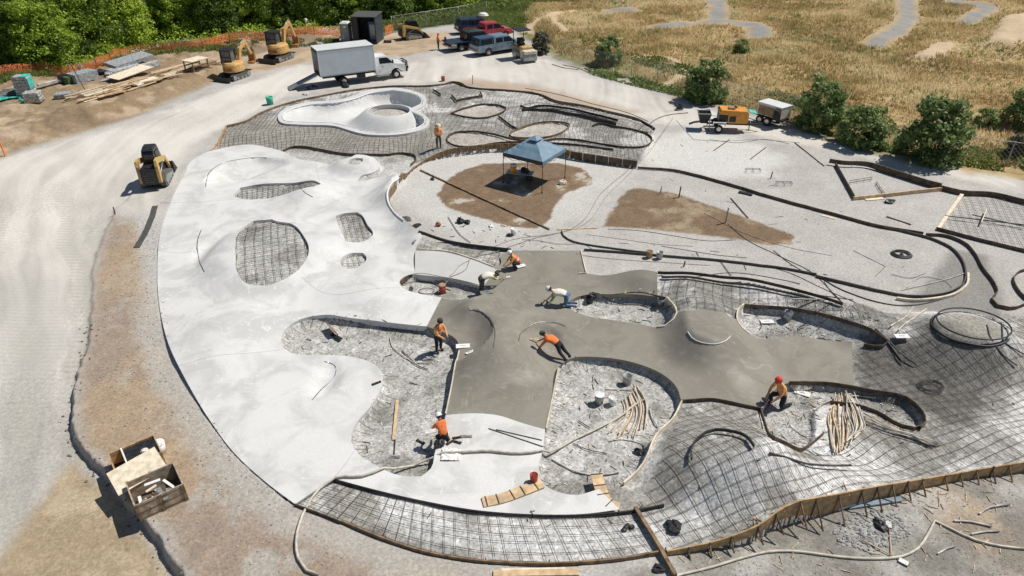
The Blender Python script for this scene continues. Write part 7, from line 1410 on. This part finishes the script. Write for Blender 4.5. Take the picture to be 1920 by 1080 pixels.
def crown_pts(seed, rx, rz_, z0, nl, nc, low=0.0, ra=.18, rb=.36):
    g = np.random.default_rng(seed); ctrs = []; out = []; nn = []
    for i in range(nc):
        th = g.uniform(0, 6.283); h = g.uniform(0, 1); rr = rx * math.sqrt(g.uniform(.12, 1)) * (.55 + .45 * math.sin(math.pi * min(1, .25 + h * .75))) ; c = np.array((math.cos(th) * rr, math.sin(th) * rr, z0 + h * rz_)); r = g.uniform(ra, rb) * rx * (.8 if h > .8 else 1)
        k = int(nl / nc * g.uniform(.6, 1.4)); v = g.standard_normal((k, 3)); v /= np.linalg.norm(v, axis=1)[:, None]; q = g.uniform(.5, 1, k)[:, None] ** .5 * np.where(g.random(k) < .14, g.uniform(1.1, 1.6, k), 1)[:, None]; p = c + v * q * r * np.array((1, 1, .75)); out.append(p); nn.append(v)
    p = np.concatenate(out); n_ = np.concatenate(nn); m_ = p[:, 2] > .05; return p[m_], n_[m_]
def trunkmesh(seed, h, r, rx):
    g = random.Random(seed); m = MB(); pts = [(0, 0, -.3)]; x = y = 0
    for i in range(1, 7): x += g.uniform(-.12, .12); y += g.uniform(-.12, .12); pts.append((x, y, h * i / 6 * .8))
    m.tube(pts, lambda t: r * (1 - .75 * t), 7)
    for k in range(7):
        i = g.randint(2, 5); a = g.uniform(0, 6.28); p = Vector(pts[i]); e = p + Vector((math.cos(a) * rx * .7, math.sin(a) * rx * .7, h * .22)); m.tube([p, p.lerp(e, .5) + Vector((0, 0, .15)), e], lambda t: r * .4 * (1 - .8 * t), 5)
    return m.mesh('trunk', 'bark')
def tree_kind(seed, rx, h, nl, nc, size, leaf, z0=.4):
    p, n_ = crown_pts(seed, rx, h - z0, z0, nl, nc); me = cards(p, size, seed, 'crown', 1.0, .5, n_); me.materials.append(M[leaf]); return trunkmesh(seed, h, .16 * h / 8, rx), me
def plant(kindm, name, label, cat, loc, rz, sc, group=None, leafpart='crown'):
    r_ = root(name, label, cat, loc, rz, group); r_.scale = (sc * random.uniform(.85, 1.15), sc * random.uniform(.85, 1.15), sc * random.uniform(.9, 1.12))
    a = bpy.data.objects.new('trunk' if leafpart == 'crown' else 'stem', kindm[0]); COL.objects.link(a); a.parent = r_; b = bpy.data.objects.new(leafpart, kindm[1]); COL.objects.link(b); b.parent = r_; return r_
KW = [tree_kind(11 + i, 3.0 + .3 * i, 9 + i * .5, 15000, 120, .18, 'leaf_wood' if i < 3 else 'leaf_dark', .2) for i in range(5)]
edge = [(-260,168),(-120,150),(0,132),(40,130),(90,132),(140,122),(180,104),(220,92),(262,86),(300,74),(345,72),(390,68),(430,64),(470,58),(515,52),(560,48),(605,47),(650,44),(700,40),(745,36),(795,28),(845,20),(895,10),(935,2)]
lab = {0: 'bright green leafy tree in the dense wood behind the orange fence', 1: 'dark green leafy tree in the dense wood behind the orange fence'}
ep = PP(edge); i = 0
for row, (back, sc) in enumerate(((2.2, .62), (5.5, .85), (9.5, 1.0), (14.0, 1.15))):
    off = ep[1:] - ep[:-1]
    for k in range(len(ep) - 1):
        for f in ((.25, .75) if row < 2 else (.5,)):
            p = ep[k] + off[k] * (f + random.uniform(-.2, .2)); nrm = np.array((-off[k][1], off[k][0])); nrm /= np.linalg.norm(nrm); q = p + nrm * (back + random.uniform(-1, 1)); px_ = 960 + FPX * q[0] / (q[1] * ct + CAMH * st)
            dark = (random.random() < (.2 if px_ < 380 else .5)); kd = KW[random.randint(3, 4)] if dark else KW[random.randint(0, 2)]
            plant(kd, 'leafy_tree', lab[int(dark)], 'tree', (q[0], q[1], zt(*q) - .2), random.uniform(0, 6), sc * random.uniform(.85, 1.2), 'trees of the wood behind the orange fence'); i += 1
# shrubs along the right fence
def bush_kind(seed, leaf, rx=1.0, h=2.0, nl=6500, size=.085): p, n_ = crown_pts(seed, rx, h - .25, .15, nl, 90, 0, .12, .3); me = cards(p, size, seed, 'foliage', 1.0, .5, n_); me.materials.append(M[leaf]); return trunkmesh(seed, h * .8, .05, rx * .8), me
KB = [bush_kind(31, 'leaf_bush'), bush_kind(32, 'leaf_bush', 1.05, 2.2), bush_kind(33, 'leaf_dry', .95, 1.9)]
for (px, sc, kd, lb) in (((1322,188), 1.75, 0, 'rounded green shrub with grey shaded foot behind the concrete pump'), ((1528,240), 1.75, 1, 'green shrub right of the pale equipment trailer'), ((1612,272), 1.75, 0, 'broad green shrub in the middle of the row of three by the yard edge'), ((1738,300), 2.0, 1, 'largest green shrub, dark at its foot, rightmost of the row by the yard edge'), ((1140,118), 1.45, 0, 'grey green shrub just inside the dry field by the upper bend of the road'), ((1015,100), 1.2, 2, 'greyish shrub behind the drum roller'), ((1908,238), 1.3, 1, 'dark shrub cut by the right edge of the photo'), ((1846,240), .9, 0, 'small isolated green shrub in the dry field at right'), ((1388,100), .8, 0, 'low green weed bush in the middle of the dry field'), ((1905,290), .9, 2, 'grey dry bush low at the right edge')):
    plant(KB[kd], 'shrub', lb, 'shrub', G(*px) - Vector((0, 0, .1)), random.uniform(0, 6), sc, 'shrubs along the right side of the yard', 'foliage')
# low green weeds along the verge
def weeds(poly, n, size, h, leaf, seed, name='weeds', thr=.4, ns=2.5):
    g = np.random.default_rng(seed); q = PP(poly); x0, y0 = q.min(0); x1, y1 = q.max(0); xs = g.uniform(x0, x1, n * 4); ys = g.uniform(y0, y1, n * 4); nz_ = fbm(xs, ys, ns, 3, seed); k = np.where(inside(xs, ys, q) & (nz_ > thr))[0][:n]; xs, ys = xs[k], ys[k]; z = hg(xs, ys) + g.uniform(0, 1, len(k)) ** 1.5 * h * np.clip((nz_[k] - thr) * 6, .2, 1)
    me = cards(np.stack([xs, ys, z], 1), size, seed, name, .6); me.materials.append(M[leaf]); o = bpy.data.objects.new(name, me); COL.objects.link(o); return kind(o, 'stuff')
weeds([(1095,128),(1190,148),(1260,166),(1330,190),(1260,178),(1180,160),(1110,140)], 6000, .12, .45, 'leaf_bush', 5, thr=.42)
weeds([(1480,232),(1560,256),(1680,290),(1800,312),(1930,330),(1930,300),(1700,262),(1560,235)], 9000, .11, .35, 'grass_green', 6, thr=.5)
weeds([(1130,100),(1250,140),(1420,190),(1560,230),(1720,275),(1920,300),(1920,240),(1600,215),(1400,160),(1250,115)], 16000, .16, .35, 'grass_green', 7, thr=.5, ns=6)
weeds([(0,160),(40,140),(140,135),(230,112),(330,95),(420,82),(640,62),(640,72),(420,100),(230,132),(60,160),(0,178)], 16000, .14, .4, 'grass_green', 8, thr=.45)
weeds([(-300,200),(-60,150),(0,136),(60,136),(150,128),(300,84),(640,54),(900,14),(900,0),(600,36),(280,68),(100,118),(-300,160)], 26000, .18, 1.2, 'leaf_wood', 9, thr=.35)
weeds([(735,56),(820,42),(930,20),(1010,6),(1120,0),(1230,-14),(1080,-40),(900,-20),(740,36)], 26000, .2, .6, 'grass_green', 10, thr=.2)
# dry grass
def grass(poly, n, hmin, hmax, leaf, seed, wd=.05, thr=.0):
    g = np.random.default_rng(seed); q = PP(poly); x0, y0 = q.min(0); x1, y1 = q.max(0); xs = g.uniform(x0, x1, n * 3); ys = g.uniform(y0, y1, n * 3); m_ = sdist(xs, ys, q, 2) > .6 * g.random(len(xs))
    for pxs, w__ in GREY_TRK: m_ &= linedist(xs, ys, smooth(PP(pxs, .2), False, 1.5)) > w__ * .75 + .9 * g.random(len(xs))
    for sw, _h in SANDW: m_ &= sdist(xs, ys, sw, 2) < .8 * g.random(len(xs))
    for pxs in ([(1060,60),(1040,30),(1075,18),(1110,14)], [(985,58),(1010,40),(1050,25),(1080,15)], [(1240,165),(1280,130),(1262,112),(1190,108)]): m_ &= linedist(xs, ys, smooth(PP(pxs, .2), False, 1.5)) > .5
    nz_ = fbm(xs, ys, 3.5, 4, seed + 50); m_ &= nz_ > thr; k = np.where(m_)[0][:n]; xs, ys, nz_ = xs[k], ys[k], nz_[k]; n = len(k); z = hg(xs, ys); B = 4
    th = g.uniform(0, 6.283, (n, B)); lean = g.uniform(.3, 1.2, (n, B)); h = (g.uniform(hmin, hmax, (n, B)) * (.45 + 1.1 * np.clip((nz_ - .3) * 2, 0, 1))[:, None]); bx_ = xs[:, None] + g.normal(0, .12, (n, B)); by_ = ys[:, None] + g.normal(0, .12, (n, B))
    dx, dy = np.cos(th), np.sin(th); V = np.zeros((n, B, 3, 3)); V[..., 0, 0] = bx_ - dy * wd; V[..., 0, 1] = by_ + dx * wd; V[..., 1, 0] = bx_ + dy * wd; V[..., 1, 1] = by_ - dx * wd; V[..., 0, 2] = V[..., 1, 2] = (z - .05)[:, None]; V[..., 2, 0] = bx_ + dx * lean * h; V[..., 2, 1] = by_ + dy * lean * h; V[..., 2, 2] = z[:, None] + h
    tot = n * B; me = bpy.data.meshes.new('grass'); me.vertices.add(3 * tot); me.vertices.foreach_set('co', V.astype(np.float32).ravel()); me.loops.add(3 * tot); me.loops.foreach_set('vertex_index', np.arange(3 * tot, dtype=np.int32)); me.polygons.add(tot); me.polygons.foreach_set('loop_start', np.arange(0, 3 * tot, 3, dtype=np.int32)); me.update(calc_edges=True)
    tint = np.clip(.12 + 1.7 * (fbm(xs, ys, 7, 4, seed + 9) - .38)[:, None] + g.normal(0, .16, (n, B)), 0, .8); at = me.attributes.new('tint', 'FLOAT', 'POINT'); at.data.foreach_set('value', np.repeat(tint.ravel(), 3).astype(np.float32)); me.materials.append(M[leaf]); o = bpy.data.objects.new('grass', me); COL.objects.link(o); return kind(o, 'stuff')
grass([(960,12),(1000,62),(1060,112),(1200,150),(1300,186),(1480,228),(1600,265),(1800,305),(1960,330),(2150,330),(2300,0),(2000,-30),(1500,-40),(1100,-20)], 60000, .18, .5, 'grass_gold', 3, .06)
for k_, sd_ in ((.53, 21), (.56, 22)): grass([(960,12),(1000,62),(1060,112),(1200,150),(1300,186),(1480,228),(1600,265),(1800,305),(1960,330),(2150,330),(2300,0),(2000,-30),(1500,-40),(1100,-20)], 4500, .15, .45, 'grass_green', sd_, .06, thr=k_)
grass([(-60,160),(0,146),(60,145),(160,140),(240,110),(330,98),(420,86),(560,76),(640,72),(640,80),(540,92),(440,110),(330,112),(240,128),(160,150),(0,172)], 9000, .12, .4, 'grass_green', 14, .05, thr=.42)
grass([(700,66),(760,56),(830,48),(880,44),(945,50),(985,66),(1000,60),(985,30),(1000,5),(1060,-6),(900,-10),(640,40)], 9000, .2, .5, 'grass_green', 15, .06, thr=.3)
# ------------------------------------------------------------------ fences
def wirefence(px, H, label, name='chain_link_fence', sp=3.0, toprail=True, mesh_sp=.3):
    pts = smooth(solve(px, hg), False, sp, 5); rt = root(name, label, 'fence', (0, 0, 0)); P3 = [Vector((a, b_, float(hg(np.array([a]), np.array([b_]))[0]))) for a, b_ in pts]
    for p in P3[:95]: m = MB(); m.cyl(p - Vector((0, 0, .2)), p + Vector((0, 0, H + .05)), .035, None, 6); m.obj('post', 'galv', rt)
    m = MB(); m.tube([p + Vector((0, 0, H)) for p in P3], .022, 5); m.obj('top_rail', 'galv', rt)
    m = MB(); 
    for a, b_ in zip(P3[:-1], P3[1:]):
        L = (b_ - a).length; k = max(1, int(L / mesh_sp))
        for i in range(-int(H / mesh_sp), k):
            for s in (1, -1):
                t0, t1 = i / k, (i + H / mesh_sp) / k; z0, z1 = 0, H
                if t0 < 0: z0 = H * (-t0) / (t1 - t0); t0_ = 0
                else: t0_ = t0
                t1_ = t1
                if t1 > 1: z1 = H * (1 - t0) / (t1 - t0); t1_ = 1
                za, zb_ = (z0, z1) if s == 1 else (H - z0, H - z1)
                m.tube([a.lerp(b_, t0_) + Vector((0, 0, za)), a.lerp(b_, t1_) + Vector((0, 0, zb_))], .006, 3, caps=False)
    m.obj('wire_mesh', 'galv', rt)
wirefence([(1052,104),(1100,124),(1183,144),(1231,157),(1285,172),(1358,188),(1420,205),(1500,226),(1570,250),(1640,274),(1780,298),(1885,312),(2040,336)], 1.8, 'grey chain link fence between the yard and the dry grass field')
wirefence([(736,62),(800,52),(860,42),(912,32)], 2.0, 'grey chain link fence behind the parked cars', sp=3.5)
def meshfence(px, H, label):
    pts = smooth(solve(px, hg), False, .6, 40); rt = root('orange_fence', label, 'fence', (0, 0, 0)); m = MB(); vs = []; J_ = 5
    for i, (a, b_) in enumerate(pts):
        z = float(hg(np.array([a]), np.array([b_]))[0]); sag = .25 * vnoise(i * .6, 0, 3.0, 5); wob = .3 * (vnoise(i * .6, 1, 1.3, 6) - .5)
        for j in range(J_ + 1): f = j / J_; vs.append((a + wob * math.sin(f * 5 + i * .3) * .5, b_ + .9 * (f - 0) * .5 + wob * f, z + (H - sag) * f))
    m.add(vs, [(i * (J_ + 1) + j, (i + 1) * (J_ + 1) + j, (i + 1) * (J_ + 1) + j + 1, i * (J_ + 1) + j + 1) for i in range(len(pts) - 1) for j in range(J_)], None, True); m.obj('plastic_mesh', 'safety_mesh', rt)
    for i in range(0, len(pts), 5): a, b_ = pts[i]; z = float(hg(np.array([a]), np.array([b_]))[0]); m = MB(); m.cyl((a, b_ - .05, z), (a + .05, b_ - .05, z + H + .15), .03, None, 5); m.obj('post', 'form_dark', rt)
meshfence([(-140,160),(0,143),(60,142),(120,145),(160,138),(200,122),(235,106),(300,98),(360,94),(420,82),(480,76),(560,70),(640,68)], 1.05, 'orange plastic safety fence sagging along the edge of the wood')
meshfence([(722,68),(738,62)], 1.3, 'short piece of orange safety fence right of the dark shelter')
# pipes by the fence
strips(1, lambda i, n: [(1035,121),(1060,128),(1085,131)], 'pale bent pipe lying by the road near the roller', None, ['strip_pale'], .05); strips(1, lambda i, n: [(1055,122),(1080,127),(1105,137)], 'second pale pipe lying by the road near the roller', None, ['strip_pale'], .05)
